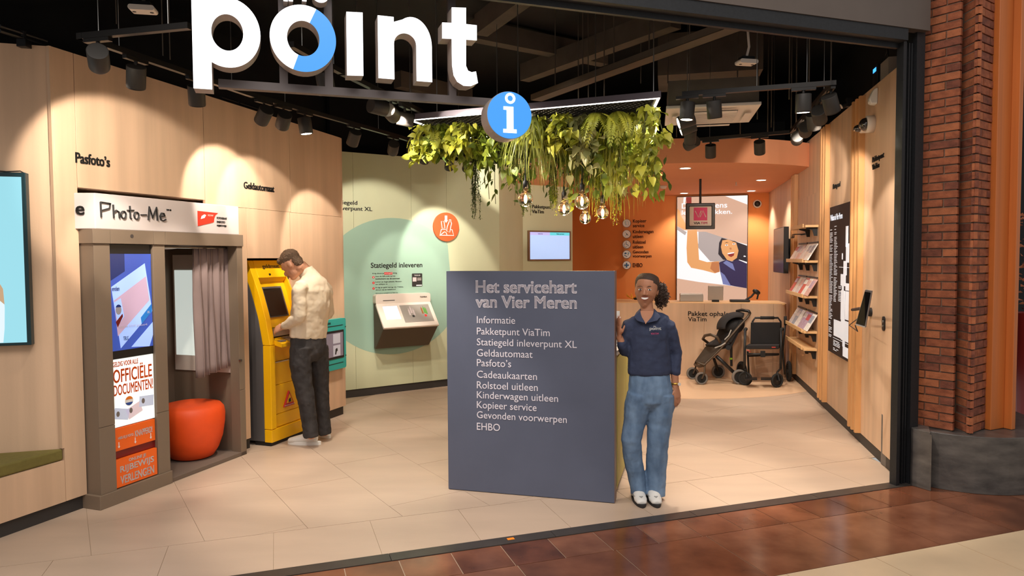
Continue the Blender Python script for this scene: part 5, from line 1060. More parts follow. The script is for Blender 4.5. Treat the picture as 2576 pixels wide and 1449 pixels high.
MB().tube([zq(640, 690, YN - .02), zq(600, 620, YN - .03), zq(520, 588, YN), zq(450, 600, YF - .1), zq(425, 640, YF), zq(490, 690, YF)], .02, n=8).build('bumper_bar', 'frame_bronze', pc_, world=True, smooth=True)
MB().tube([zq(590, 850, YN + .03), zq(700, 950, YN + .03), zq(840, 1085, YN + .03)], .024, n=8).build('rear_leg', 'black', pc_, world=True, smooth=True); MB().tube([zq(560, 880, YF), zq(612, 1030, YF + .1)], .02, n=8).build('rear_leg', 'black', pc_, world=True)
for c, Y, p in ((wn, YN, (450, 960)), (wf, YF, (345, 950))): MB().tube([zq(*p, Y), c + Vector((.03, -.03, .07)), c + Vector((0, -.03, 0))], .013, n=8).build('front_fork', 'frame_bronze', pc_, world=True)
MB().tube([zq(770, 690, YN + .2), zq(772, 970, YN + .2)], .018, n=8).build('rear_strap', 'black', pc_, world=True); MB().cyl(zq(768, 868, YN + .2), zq(768, 890, YN + .2), .021, n=10).build('strap_band', 'lime', pc_, world=True)
MB().tube([zq(770, 530, YN - .03), zq(740, 600, YN - .03), zq(690, 650, YN - .02)], .008, n=6).build('harness', 'strap_grey', pc_, world=True); MB().tube([zq(570, 750, YN), zq(640, 725, YN - .02), zq(700, 690, YN - .02)], .009, n=6).build('harness', 'strap_grey', pc_, world=True); MB().cyl(zq(735, 745, YN - .02), zq(735, 745, YN + .05), .035, n=18).build('hinge_knob', 'blackmetal', pc_, world=True)
# ------------------------------------------------------------------ transport chair
g1 = zq(1180, 1180, 9.35); g1.z = 0
wc_ = thing('transport_chair', 'black folding transport chair with footplates beside the pushchair', 'wheelchair', Matrix.Translation(g1))
YC = 9.30; YB = 9.62
def tubes(name, m, pts, r, n=8): return MB().tube([zq(x, y, Y) for x, y, Y in pts], r, n=n).build(name, m, wc_, world=True, smooth=True)
sheetm = lambda pts, Y, th: [zq(x, y, Y) for x, y in pts]
A = sheetm(((1010, 700), (1365, 700), (1372, 440), (1015, 440)), YB, 0); MB().hexa([p + Vector((0, .03, 0)) for p in A], A).build('backrest', 'fabric_black', wc_, world=True, bevel=.01)
A = [zq(950, 765, YC), zq(1350, 765, YC), zq(1365, 745, YB), zq(985, 745, YB)]; MB().hexa(A, [p + Vector((0, 0, .055)) for p in A]).build('seat', 'fabric_black', wc_, world=True, bevel=.01)
mat('redtag', (200, 70, 60), .6); MB().hexa(*[[zq(x, y, YC - k) for x, y in ((1262, 748), (1310, 748), (1310, 736), (1262, 736))] for k in (.004, .008)]).build('brand_tag', 'redtag', wc_, world=True); tubes('red_strap', 'redtag', ((962, 775, YC - .02), (1005, 797, YC - .02)), .006)
tubes('push_bar', 'black', ((1030, 700, YB + .04), (1030, 430, YB + .04), (1060, 385, YB + .04), (1340, 385, YB + .04), (1372, 430, YB + .04), (1372, 700, YB + .04)), .014); tubes('grip', 'rubber', ((1125, 384, YB + .04), (1290, 384, YB + .04)), .022)
for x in (940, 1380): tubes('arm_post', 'black', ((x, 530, YC + .05), (x - 5, 760, YC + .03), (x - 8, 1000, YC)), .018); tubes('armrest', 'rubber', ((x, 530, YC + .05), (x + 10, 520, YB)), .024)
tubes('rear_leg', 'black', ((970, 790, YB), (985, 1080, YB)), .014); tubes('rear_leg', 'black', ((1395, 780, YB), (1420, 1070, YB)), .014)
tubes('cross_bar', 'black', ((960, 825, YC + .02), (1350, 825, YC + .02)), .014); tubes('cross_bar', 'black', ((980, 850, YB), (1340, 835, YC + .02)), .01); MB().hexa(*[[zq(x, y, YC + k) for x, y in ((1125, 862), (1185, 862), (1185, 785), (1125, 785))] for k in (.05, -.01)]).build('fold_joint', 'rubber', wc_, world=True, bevel=.006)
tubes('push_handle', 'rubber', ((1428, 365, YB), (1430, 470, YB)), .022); tubes('push_post', 'black', ((1428, 460, YB), (1410, 620, YB), (1398, 780, YB)), .014)
def cwheel(cx, cy, rp, Y, yaw, wd=.035): return wheel(None, wc_, cx, cy, rp, Y, 'rubber', 'black', wd, yaw)
w1 = cwheel(1328, 1150, 88, YC - .05, .35); w2 = cwheel(940, 1090, 84, YC + .12, -.5); w3 = cwheel(1470, 1050, 125, YB + .1, 1.35, .04); w4 = cwheel(900, 1000, 120, YB + .15, 1.7, .04)
for w_, x in ((w1, 1372), (w2, 935)): MB().tube([zq(x, 1000, YC), w_ + Vector((.0, 0, .11)), w_ + Vector((.02, -.03, 0))], .014, n=8).build('fork', 'black', wc_, world=True)
for xs_ in ((940, 1085), (1130, 1260)):
    MB().hexa(*[[zq(x, y, Y) for x, y, Y in ((xs_[0], 1128 + k, YC - .12), (xs_[1], 1130 + k, YC - .12), (xs_[1], 1105 + k, YC + .03), (xs_[0], 1105 + k, YC + .03))] for k in (14, 0)]).build('footplate', 'black', wc_, world=True, bevel=.004)

# flexible conduits lying on the timber wall, small black lamp on the right wall
for lab, pts in (('black flexible conduit along the top of the timber wall by the niche', ((0, 84), (60, 96), (118, 112))), ('black flexible conduit along the top of the timber wall behind the letters', ((556, 246), (600, 262), (650, 278)))):
    P = [LW.w(LW.hit(x, y, .12)[0], .12, ztop(LW.hit(x, y, .12)[0]) + .035) for x, y in pts]
    t = thing('conduit', lab, 'conduit', Matrix.Translation(P[0]))
    for k in range(2): MB().tube([p + Vector((0, 0, .03 * k)) for p in P], .012, n=8).build('pipe', 'black', t, world=True)
    MB().cyl(P[1] + Vector((0, 0, -.02)), P[1] + Vector((0, 0, .045)), .016, n=8).build('clip', 'blackmetal', t, world=True); MB().box(-.03, .03, -.03, .03, -.06, -.012, M=Matrix.Translation(P[1])).build('saddle', 'blackmetal', t, world=True)
s_, z_ = rh(2136, 268); t = rw_thing('emergency_lamp', 'small black lamp with a white lens on top of the timber wall', 'lamp', s_, 3.24); MB().box(-.03, .03, -.03, .03, 0, .09).build('bracket', 'black', t, bevel=.006); MB().cyl((0, -.03, .03), (0, -.07, .01), .03, n=16).build('head', 'black', t); MB().cyl((0, -.0705, .0098), (0, -.076, .007), .024, n=16).build('lens', 'offwhite', t)
# ------------------------------------------------------------------ hanging plant frame
TA = Fr(-.898, 6.069, -21.4, 2.95); TW, TDp = 2.175, 1.0
mat('tray_frame', (96, 88, 96), .4, metal=.3); mat('led', (255, 250, 240), .4, emit=14, ecol=(255, 247, 232)); mat('gridmetal', (64, 58, 48), .5)
tr = thing('plant_frame', 'hanging grey frame with white light strips carrying the plants', 'frame', TA.M)
TC = [(0.0, 0.0), (TW, 0.0)] + [tuple((TA.M.inverted() @ Vector((x, y, 2.95)))[:2]) for x, y in ((1.265, 6.62), (-.49, 6.98))]   # front left, front right, back right, back left
def inset(e, d):
    P = [(-9, -9), (9, -9), (9, 9), (-9, 9)]; P = list(TC)
    for i in range(4):
        p, q = TC[i], TC[(i + 1) % 4]; nx, ny = (q[1] - p[1]), -(q[0] - p[0]); l = math.hypot(nx, ny); nx /= l; ny /= l; P = clip(P, nx, ny, nx * p[0] + ny * p[1] - d)
    return P
def order(P):   # start from the corner nearest the front left one
    k = min(range(len(P)), key=lambda i: (P[i][0] - TC[0][0]) ** 2 + (P[i][1] - TC[0][1]) ** 2); return P[k:] + P[:k]
I1 = order(inset(0, .045)); S1_, S2_ = order(inset(0, .008)), order(inset(0, .024))
for i in range(4):
    j = (i + 1) % 4
    MB().slab([TC[i], TC[j], I1[j], I1[i]], .0, .05).build('frame_bar', 'tray_frame', tr, bevel=.002)
    MB().slab([S1_[i], S1_[j], S2_[j], S2_[i]], -.004, -.0005).build('light_strip', 'led', tr)
mm = MB(); nG = 40
for sgn in (1, -1):
    for k in range(-nG, nG * 2):
        o_ = k * .062; P = clip(clip(list(I1), 1, -sgn, o_), -1, sgn, -o_ + .008)
        if len(P) >= 3: mm.slab(P, .012, .016)
gr = mm.build('mesh_grid', 'gridmetal', tr); gr['kind'] = 'stuff'
for x, y in ((.28, .02), (TW - .06, .02), (1.02, .02), (.45, .95), (TW - .75, .95)): MB().cyl((x, y, .03), (x, y, ZC - 2.95), .004, n=6).build('suspension_wire', 'steel', tr)
bl = [(1322, 501, 5.86, .0636, 'globe bulb hanging nearest the pale green return wall'), (1419, 526, 6.2, .058, 'globe bulb hanging before the pale green screen wall'), (1464, 508, 5.95, .063, 'large globe bulb in the cluster before the orange wall'), (1472, 549, 6.4, .053, 'lowest globe bulb of the cluster'), (1516, 536, 6.3, .054, 'globe bulb hanging among the vines before the orange wall')]
def near_bulb(P, m=.012):
    """true when a run of world points would pass through a bulb, its socket or its cord"""
    for px_, py_, Y_, r, _l in bl:
        c = dep(px_, py_, Y_)
        for p, q in zip(P, P[1:]):
            for k in range(5):
                s = p.lerp(q, k / 4)
                if (s - c).length < r + m + .006: return True
                if s.z > c.z and math.hypot(s.x - c.x, s.y - c.y) < (.024 if s.z < c.z + .21 else .004) + m: return True
    return False
# leaf materials --------------------------------------------------------------------
def leafmat(name, c1, c2, tl=.35):
    m = bpy.data.materials.new(name); m.use_nodes = True; MATS[name] = m; nt = m.node_tree; b = nt.nodes['Principled BSDF']; out = nt.nodes['Material Output']
    oi = nt.nodes.new('ShaderNodeObjectInfo'); rp = nt.nodes.new('ShaderNodeValToRGB'); rp.color_ramp.elements[0].color = (*lin(c1), 1); rp.color_ramp.elements[1].color = (*lin(c2), 1)
    g = nt.nodes.new('ShaderNodeNewGeometry'); nz = nt.nodes.new('ShaderNodeTexNoise'); nz.inputs['Scale'].default_value = 9; nt.links.new(g.outputs['Position'], nz.inputs[0])
    mx = nt.nodes.new('ShaderNodeMath'); mx.operation = 'ADD'; nt.links.new(oi.outputs['Random'], mx.inputs[0]); nt.links.new(nz.outputs['Fac'], mx.inputs[1]); m2 = nt.nodes.new('ShaderNodeMath'); m2.operation = 'MULTIPLY'; m2.inputs[1].default_value = .55; nt.links.new(mx.outputs[0], m2.inputs[0])
    nt.links.new(m2.outputs[0], rp.inputs[0]); nt.links.new(rp.outputs[0], b.inputs['Base Color']); b.inputs['Roughness'].default_value = .45
    t = nt.nodes.new('ShaderNodeBsdfTranslucent'); nt.links.new(rp.outputs[0], t.inputs[0]); ms = nt.nodes.new('ShaderNodeMixShader'); ms.inputs[0].default_value = tl
    nt.links.new(b.outputs[0], ms.inputs[1]); nt.links.new(t.outputs[0], ms.inputs[2]); nt.links.new(ms.outputs[0], out.inputs[0])
leafmat('leaf_lime', (84, 110, 26), (214, 208, 80)); leafmat('leaf_mid', (66, 98, 32), (176, 186, 66)); leafmat('leaf_pale', (108, 124, 66), (216, 208, 150)); leafmat('blade', (70, 94, 34), (200, 196, 100)); leafmat('leaf_deep', (46, 72, 28), (116, 138, 54)); mat('vine', (84, 84, 40), .7); mat('vine_dark', (44, 46, 22), .7)
def leaf_mesh(name, m, L=.1, W=.07, heart=True, fold=.18):
    prof = ((0, .02), (.06, .36), (.18, .5), (.40, .46), (.65, .30), (.85, .13), (1, 0)) if heart else ((0, .02), (.15, .22), (.4, .36), (.65, .30), (.85, .14), (1, 0))
    vs = []; fs = []
    for t, w_ in prof: vs += [(-W * w_, -L * t + (.012 if heart and 0 < t < .1 else 0), fold * W * w_ - .25 * L * t * t), (0, -L * t, -.25 * L * t * t), (W * w_, -L * t + (.012 if heart and 0 < t < .1 else 0), fold * W * w_ - .25 * L * t * t)]
    for i in range(len(prof) - 1): a = i * 3; fs += [(a, a + 1, a + 4, a + 3), (a + 1, a + 2, a + 5, a + 4)]
    vs += [(0, .03, .004), (.002, 0, 0), (-.002, 0, 0)]; n = len(vs); fs.append((n - 3, n - 1, n - 2))
    return MB().add(vs, fs).mesh(name, m, True)
LM = {k: [leaf_mesh('leaf_' + k, m, L, W, h) for L, W, h in ((.085, .062, hh), (.11, .082, hh), (.135, .10, hh))] for k, m, hh in (('pothos', 'leaf_lime', True), ('ivy', 'leaf_mid', True), ('pale', 'leaf_pale', True), ('narrow', 'leaf_deep', False))}  # narrow leaves get a darker green, painting shade deep inside the foliage
def leafy(x, y, hang, spread, nl, kind, lab, vines=6, big=1.0):
    f = TA.at(x, y, .0); t = thing('hanging_plant', lab, 'plant', f.M, 'plants hanging from the frame')
    vm = MB(); curves = []
    for k in range(vines):
        a = random.uniform(0, 2 * math.pi) if k > 1 else random.uniform(-2.4, -.7); r = spread * random.uniform(.35, 1.1); h = hang * random.uniform(.55, 1.05)
        P = [Vector((0, 0, .01)), Vector((math.cos(a) * r * .5, math.sin(a) * r * .5, -.03)), Vector((math.cos(a) * r, math.sin(a) * r, -.12 - h * .25)), Vector((math.cos(a) * r * 1.05, math.sin(a) * r * 1.05, -h * .7)), Vector((math.cos(a) * r * .95, math.sin(a) * r, -h))]
        
        if near_bulb([f.M @ p for p in P], .012) and (curves or k < vines - 1): continue
        curves.append((P, a)); vm.tube(P, .003, n=5)
    vm.build('vines', 'vine', t)['kind'] = 'stuff'
    for k in range(nl):
        P, a = random.choice(curves); q = random.random() ** .8 * (len(P) - 1.001); i = int(q); p = P[i].lerp(P[i + 1], q - i)
        p = p + Vector((random.gauss(0, .035), random.gauss(0, .03), random.gauss(0, .025))); p.z = min(p.z, -.026)
        yaw = random.gauss(-math.pi / 2, .8) if random.random() < .75 else a
        d = Vector((math.cos(yaw), math.sin(yaw), 0)); tilt = random.uniform(.0, 1.35)
        # leaf local: -y is the tip, z the upper face
        tip = (d * math.cos(tilt) + Vector((0, 0, -math.sin(tilt)))).normalized(); up = (d * math.sin(tilt) + Vector((0, 0, math.cos(tilt)))).normalized(); xa = (-tip).cross(up)
        if near_bulb([f.M @ p, f.M @ (p + tip * .1 * big)], .034): continue
        rl = random.gauss(0, .7); M = Matrix((xa, -tip, up)).transposed().to_4x4(); s = random.uniform(.8, 1.15) * big
        dupe(random.choice(LM[kind]), 'leaf', t, Matrix.Translation(p) @ Matrix.Rotation(rl, 4, tip) @ M @ Matrix.Diagonal((s, s, s, 1)))
    return t
def tpos(px, Y):   # tray-local x,y of a point below the frame seen at picture column px, depth Y
    P = gz(px, 300, 2.95); d = ray(px, 300); q = CAM + d * (Y / d.y); l = TA.M.inverted() @ Vector((q.x, q.y, 2.95)); y = max(.08, min(TDp - .08, l.y)); xl = TC[3][0] * y / TC[3][1]; xr = TW + (TC[2][0] - TW) * y / TC[2][1]; return max(xl + .06, min(xr - .06, l.x)), y
PL = [ # column, depth, hang, spread, leaves, kind, label
    (1072, 6.22, 0.32, .16, 34, 'pothos', 'yellow green leafy plant at the far corner of the hanging frame by the timber wall'),
    (1112, 6.25, 0.32, .15, 46, 'ivy', 'variegated arrowhead plant second from the corner of the hanging frame'),
    (1160, 6.15, 0.36, .16, 50, 'pothos', 'bright yellow green leafy plant under the light strip left of the blue disc'),
    (1200, 6.30, 0.44, .16, 46, 'ivy', 'dense arrowhead plant left of the blue information disc'),
    (1240, 6.25, 0.47, .16, 44, 'ivy', 'dark leafy plant behind the blue information disc'),
    (1270, 6.7, 0.71, .18, 40, 'narrow', 'narrow leaved plant in shade-dark green hanging behind the blue information disc'),
    (1352, 5.95, 0.26, .14, 40, 'pothos', 'lime heart leaved plant directly right of the blue information disc'),
    (1420, 5.85, 0.35, .15, 46, 'pothos', 'large heart leaved plant above the grassy blades'),
    (1470, 5.85, 0.47, .13, 52, 'pale', 'pale variegated vine in the middle of the frame'),
    (1500, 6.1, 0.73, .16, 46, 'narrow', 'narrow leaved plant in shade-dark green behind the pale variegated vine'),
    (1540, 5.85, 0.59, .15, 52, 'ivy', 'mid green leafy plant right of the pale variegated vine'),
    (1590, 5.80, 0.65, .15, 56, 'pothos', 'lime leafy plant second from the near corner of the frame'),
    (1645, 5.55, 0.59, .14, 60, 'pothos', 'bright lime leafy plant at the near corner of the frame'),
    (1640, 5.9, 0.83, .16, 56, 'ivy', 'long leafy plant behind the near corner of the frame'),
    (1580, 6.3, 0.94, .20, 52, 'pale', 'long pale leafy plant hanging low behind the lime plants'),
    (1480, 6.6, 0.94, .20, 46, 'ivy', 'long leafy plant hanging low above the clustered bulbs'),
    (1400, 6.5, 0.83, .18, 46, 'narrow', 'leafy plant hanging low behind the grassy blades'),
    (1445, 6.2, .50, .20, 40, 'ivy', 'bushy leafy plant in the middle of the frame behind the pale variegated vine'),
    (1545, 6.2, .58, .20, 40, 'narrow', 'bushy plant in shade-dark green between the fern and the low hanging plants'),
    (1605, 6.1, .55, .18, 40, 'pothos', 'bushy lime plant behind the second lime plant from the near corner'),
    (1385, 6.2, .45, .18, 36, 'ivy', 'bushy leafy plant behind the grassy blades near the large heart leaved plant'),
    (1225, 6.5, .40, .18, 34, 'narrow', 'bushy plant in shade-dark green behind the dense arrowhead plant'),
    (1135, 6.4, .30, .16, 30, 'narrow', 'bushy plant in shade-dark green behind the second plant from the far corner'),
    (1330, 6.4, 0.73, .16, 40, 'narrow', 'leafy plant behind the grassy blades and the first bulb')]
for px_, Y_, hg, spd, nl, kd, lab in PL:
    x, y = tpos(px_, Y_); leafy(x, y, min(hg, .70), spd, int(nl * (3.0 if px_ < 1260 else 2.4)), kd, lab, big=.68)
def grassy(px_, Y_, n, hang, lab, m='blade'):
    x, y = tpos(px_, Y_); t = thing('hanging_plant', lab, 'plant', TA.at(x, y, .0).M, 'plants hanging from the frame'); mb = MB()
    for k in range(n):
        a = random.uniform(0, 2 * math.pi) if k % 3 else random.uniform(-2.9, -1.2); r = random.uniform(.08, .30); h = hang * random.uniform(.45, 1.05); w_ = random.uniform(.004, .008); vs = []; kk = 9; s = Vector((-math.sin(a), math.cos(a), 0)); cr = random.uniform(-.10, .10)
        for i in range(kk + 1):
            q = i / kk; p = Vector((math.cos(a) * r * math.sin(q * 1.75), math.sin(a) * r * math.sin(q * 1.75), -.005 + .01 * math.sin(min(q * 5, math.pi)) - h * q ** 1.6)) + s * (cr * q * q); ww = w_ * (1 - q ** 3) + .0006; vs += [p - s * ww, p + s * ww]
        if near_bulb([TA.at(x, y, 0).M @ v for v in vs[::2]], .020): continue
        mb.add(vs, [(2 * i, 2 * i + 1, 2 * i + 3, 2 * i + 2) for i in range(kk)])
    o = mb.build('blades', m, t, smooth=True); o['kind'] = 'stuff'; MB().lathe([(.0, -.03), (.04, -.03), (.05, .0122), (0, .0122)], 12).build('root_pot', 'vine_dark', t)
grassy(1345, 5.95, 170, .50, 'grassy plant with long arching striped blades beside the blue disc'); grassy(1395, 6.15, 150, .62, 'second grassy plant with long hanging blades'); grassy(1310, 6.35, 110, .55, 'grassy plant tucked behind the blue disc')
grassy(1530, 6.4, 170, .85, 'fine grassy plant hanging low above the bulbs', 'leaf_mid'); grassy(1460, 6.25, 140, .70, 'fine dark grassy plant in the middle of the frame', 'leaf_deep'); grassy(1570, 6.0, 120, .75, 'fine grassy plant below the lime leaves', 'blade')
def fern(px_, Y_, n, hang, lab, m='leaf_lime'):
    x, y = tpos(px_, Y_); t = thing('hanging_plant', lab, 'plant', TA.at(x, y, .0).M, 'plants hanging from the frame')
    for k in range(n):
        a = -math.pi / 2 + random.uniform(-1.6, 1.6); mb = MB(); r = random.uniform(.12, .26); h = hang * random.uniform(.6, 1.05); s = Vector((-math.sin(a), math.cos(a), 0)); kk = 16
        cp = lambda q: Vector((math.cos(a) * r * math.sin(q * 1.5), math.sin(a) * r * math.sin(q * 1.5), -.012 - h * q ** 1.5))
        for i in range(1, kk):
            q = i / kk; p = cp(q); p2 = cp(q + .03); ww = .055 * math.sin(math.pi * (q * .9 + .1)) + .006; td = (p2 - p).normalized() * .016
            for sg_ in (-1, 1): mb.add([p, p + s * (sg_ * ww * .5) + td, p + s * (sg_ * ww) + td * 1.6, p + s * (sg_ * ww * .5) - td * .6], [(0, 1, 2, 3)])
        mb.tube([cp(i / 8) for i in range(9)], .0025, n=4); fo = mb.build('frond', m, t)
fern(1555, 5.7, 12, .34, 'fern with bright feathery fronds under the frame'); fern(1090, 6.3, 8, .30, 'small yellow fern at the far corner of the frame'); fern(1500, 5.75, 8, .3, 'feathery fern between the pale vine and the lime leaves')
def trail(px_, Y_, y_end, n, lab, m='leaf_deep', wid=.05):
    x, y = tpos(px_, Y_); f = TA.at(x, y, 0); e = dep(px_, y_end, f.o.y); hang = 2.95 - e.z
    t = thing('trailing_vine', lab, 'vine', f.M, 'thin vines trailing from the frame'); mb = MB(); vb = MB()
    for k in range(n):
        a = random.uniform(0, 6.28); r = wid * random.uniform(.3, 1); h = hang * random.uniform(.7, 1); pts = [Vector((0, 0, 0))]; 
        for i in range(1, 13): q = i / 12; pts.append(Vector((math.cos(a) * r * q ** .5 + random.gauss(0, .008), math.sin(a) * r * q ** .5 + random.gauss(0, .008), -h * q)))
        if near_bulb([f.M @ p for p in pts], .02): continue
        vb.tube(pts, .002, n=4)
        for i in range(int(h * 110)):
            q = .35 + .65 * random.random(); j = min(11, int(q * 12)); p = pts[j].lerp(pts[j + 1], random.random()); d = Vector((random.gauss(0, 1), random.gauss(0, 1), random.gauss(-.6, .5))).normalized() * random.uniform(.018, .04); s = d.cross(Vector((0, 0, 1))).normalized() * .0045
            if near_bulb([f.M @ p, f.M @ (p + d)], .006): continue
            mb.add([p, p + d * .5 + s, p + d, p + d * .5 - s], [(0, 1, 2, 3)])
    mb.build('leaves', m, t)['kind'] = 'stuff'; vb.build('stems', 'vine_dark', t)['kind'] = 'stuff'
trail(1197, 6.35, 562, 14, 'thin dark vine trailing in front of the green wall', 'leaf_deep'); trail(1325, 6.2, 562, 12, 'thin dark vine trailing behind the first bulb'); trail(1390, 6.3, 545, 10, 'thin vine trailing before the screen wall', 'leaf_mid'); trail(1503, 6.4, 562, 14, 'fine yellow green vine trailing between the bulbs', 'leaf_lime'); trail(1553, 6.3, 570, 14, 'fine vine trailing before the orange wall', 'leaf_mid', .07)
x, y = tpos(1650, 5.75); t = thing('trailing_vine', 'single ivy runner reaching out before the orange ceiling', 'vine', TA.at(x, y, 0).M, 'thin vines trailing from the frame')
f0 = TA.at(x, y, 0); ip = [f0.M.inverted() @ dep(a_, b_, 5.75) for a_, b_ in ((1640, 395), (1652, 425), (1668, 432), (1676, 452), (1684, 460))]; MB().tube(ip, .003, n=5).build('stems', 'vine_dark', t)
for k, p in enumerate(ip[1:] + [f0.M.inverted() @ dep(a_, b_, 5.75) for a_, b_ in ((1676, 395), (1662, 402), (1672, 436))]): dupe(LM['narrow'][0], 'leaf', t, Matrix.Translation(p) @ Matrix.Rotation(k, 4, 'Z') @ Matrix.Rotation(1.0, 4, 'X') @ Matrix.Diagonal((.7, .8, .7, 1)))
# ------------------------------------------------------------------ pendant bulbs
mat('bulb_glass', (255, 240, 220), .02, trans=1.0, spec=.5); mat('filament', (255, 190, 110), .4, emit=60, ecol=(255, 190, 110)); mat('brass', (190, 160, 130), .3, metal=.8)
for px_, py_, Y_, r, lab in bl:
    c = dep(px_, py_, Y_); t = thing('pendant_bulb', lab, 'lamp', Matrix.Translation(c), 'clear filament pendant bulbs')
    prof = [(r * math.sin(math.radians(a)), -r * math.cos(math.radians(a))) for a in range(0, 150, 10)] + [(.026, .062), (.0195, .078), (.019, .09)]
    gb = MB().lathe(prof, 28).build('glass_globe', 'bulb_glass', t, smooth=True)
    MB().lathe([(0, .085), (.012, .085), (.010, .05), (.006, .03), (0, .03)], 12).build('stem', 'brass', t, smooth=True)
    MB().ell((0, 0, .0), .009, .009, .026, 10, 8).build('filament', 'filament', t, smooth=True)
    MB().lathe([(.0, .088), (.021, .088), (.022, .14), (.018, .15), (.008, .165), (.007, .20), (0, .20)], 18).build('socket', 'black', t, smooth=True)
    MB().cyl((0, 0, .2), (0, 0, max(.3, 2.95 - c.z)), .0035, n=6).build('cord', 'black', t)
    l = bpy.data.lights.new('bulb_light', 'POINT'); l.energy = 5; l.color = (1, .72, .42); l.shadow_soft_size = .02; lo = bpy.data.objects.new('bulb_light', l); COL.objects.link(lo); lo.location = c + Vector((0, 0, -.075))
# ------------------------------------------------------------------ people
def limb(mb, pts, side, n=16, caps=True):
    """pts: (centre, r_side, r_depth); elliptical rings swept along the path"""
    C = [Vector(p[0]) for p in pts]; side = Vector(side); rings = []; k = len(C)
    def ring(c, t, a, b): 
        s = side - t * side.dot(t)
        if s.length < 1e-4: s = Vector((0, 1, 0)) - t * t.y
        s.normalize(); d = t.cross(s); return [c + s * (a * math.cos(2 * math.pi * j / n)) + d * (b * math.sin(2 * math.pi * j / n)) for j in range(n)]
    T = [(C[min(i + 1, k - 1)] - C[max(i - 1, 0)]).normalized() for i in range(k)]
    if caps: m_ = min(pts[0][1], pts[0][2]); rings.append(ring(C[0] - T[0] * m_ * .55, T[0], pts[0][1] * .6, pts[0][2] * .6))
    for i in range(k): rings.append(ring(C[i], T[i], pts[i][1], pts[i][2]))
    if caps: m_ = min(pts[-1][1], pts[-1][2]); rings.append(ring(C[-1] + T[-1] * m_ * .55, T[-1], pts[-1][1] * .6, pts[-1][2] * .6))
    vs = [v for r in rings for v in r]; q = len(rings)
    fs = [(i * n + j, i * n + (j + 1) % n, (i + 1) * n + (j + 1) % n, (i + 1) * n + j) for i in range(q - 1) for j in range(n)] + [tuple(reversed(range(n))), tuple(range((q - 1) * n, q * n))]
    mb.add(vs, fs)
def skin(mb, name, m, parent, voxel=.006, smooth=4, disp=0.0, dsize=.06):
    o = mb.build(name, m, parent, world=True, smooth=True)
    r = o.modifiers.new('remesh', 'REMESH'); r.mode = 'VOXEL'; r.voxel_size = voxel; r.use_smooth_shade = True
    s = o.modifiers.new('smooth', 'SMOOTH'); s.factor = .5; s.iterations = smooth
    if disp:
        tx = bpy.data.textures.new('folds', 'CLOUDS'); tx.noise_scale = dsize; d = o.modifiers.new('folds', 'DISPLACE'); d.texture = tx; d.strength = disp; d.mid_level = .5; d.texture_coords = 'GLOBAL'
    return o
def hand(mb, wrist, fwd, lat, curl, thumb_side=1, s=1.0, nails=None):
    """palm, four fingers and a thumb; lat points to the thumb side, palm normal = fwd x lat"""
    fwd = Vector(fwd).normalized(); lat = (Vector(lat) - fwd * Vector(lat).dot(fwd)).normalized(); nrm = fwd.cross(lat); W = Vector(wrist)
    limb(mb, [(W - fwd * .02, .026 * s, .02 * s), (W + fwd * .02 * s, .032 * s, .016 * s), (W + fwd * .055 * s, .040 * s, .014 * s), (W + fwd * .082 * s, .040 * s, .012 * s)], lat)
    for i, (off, L_) in enumerate(((.029, .068), (.010, .078), (-.010, .072), (-.028, .056))):
        b = W + fwd * .082 * s + lat * off * s; p = [b - fwd * .015]; d = fwd.copy(); a = 0
        for j in range(3):
            a += curl * (.6 + .25 * j); d = (fwd * math.cos(a) + nrm * math.sin(a) + lat * off * 1.2).normalized(); p.append(p[-1] + d * (L_ * s * (.48, .32, .28)[j] + (.015 if j == 0 else 0)))
        limb(mb, [(p[0], .009 * s, .009 * s), (p[1], .0088 * s, .0088 * s), (p[2], .008 * s, .008 * s), (p[3], .0065 * s, .0065 * s)], lat, n=10)
        if nails is not None: nails.append((p[3], (p[3] - p[2]).normalized(), nrm))
    b = W + fwd * .028 * s + lat * .030 * s
    limb(mb, [(b - lat * .012, .012 * s, .012 * s), (b + lat * .016 * s + fwd * .024 * s + nrm * .008, .0105 * s, .0105 * s), (b + lat * .022 * s + fwd * .05 * s + nrm * .018, .0085 * s, .0085 * s), (b + lat * .020 * s + fwd * .068 * s + nrm * .026, .0065 * s, .0065 * s)], nrm, n=10)
mat('skin_brown', (178, 122, 92), .5, var=.04, scale=(20, 20, 20)); mat('skin_light', (214, 156, 124), .5, var=.05, scale=(20, 20, 20)); mat('hair_dark', (64, 45, 34), .6, bump=.5, bscale=200); mat('hair_brown', (112, 88, 68), .7, var=.25, scale=(60, 60, 60), bump=.6, bscale=220)
mat('navy', (48, 57, 84), .8, var=.06, scale=(12, 12, 12), bump=.25, bscale=260); mat('denim', (88, 114, 146), .8, var=.12, scale=(14, 14, 6), rgb2=(118, 144, 174), bump=.25, bscale=300); mat('denim_black', (46, 43, 44), .85, var=.15, scale=(14, 14, 8), rgb2=(62, 58, 58), bump=.35, bscale=260); mat('cream', (226, 208, 182), .85, var=.04, scale=(10, 10, 10), bump=.2, bscale=260)
mat('shoe_white', (226, 222, 216), .5); mat('shoe_grey', (150, 148, 144), .6); mat('rubber_dark', (40, 38, 38), .7); mat('eyewhite', (238, 232, 226), .3); mat('iris', (38, 22, 14), .2); mat('lip', (140, 70, 62), .45); mat('teeth', (244, 240, 234), .3); mat('gold', (214, 170, 80), .3, metal=.9); mat('nail', (236, 214, 204), .3); mat('tattoo_pink', (226, 90, 140), .5)
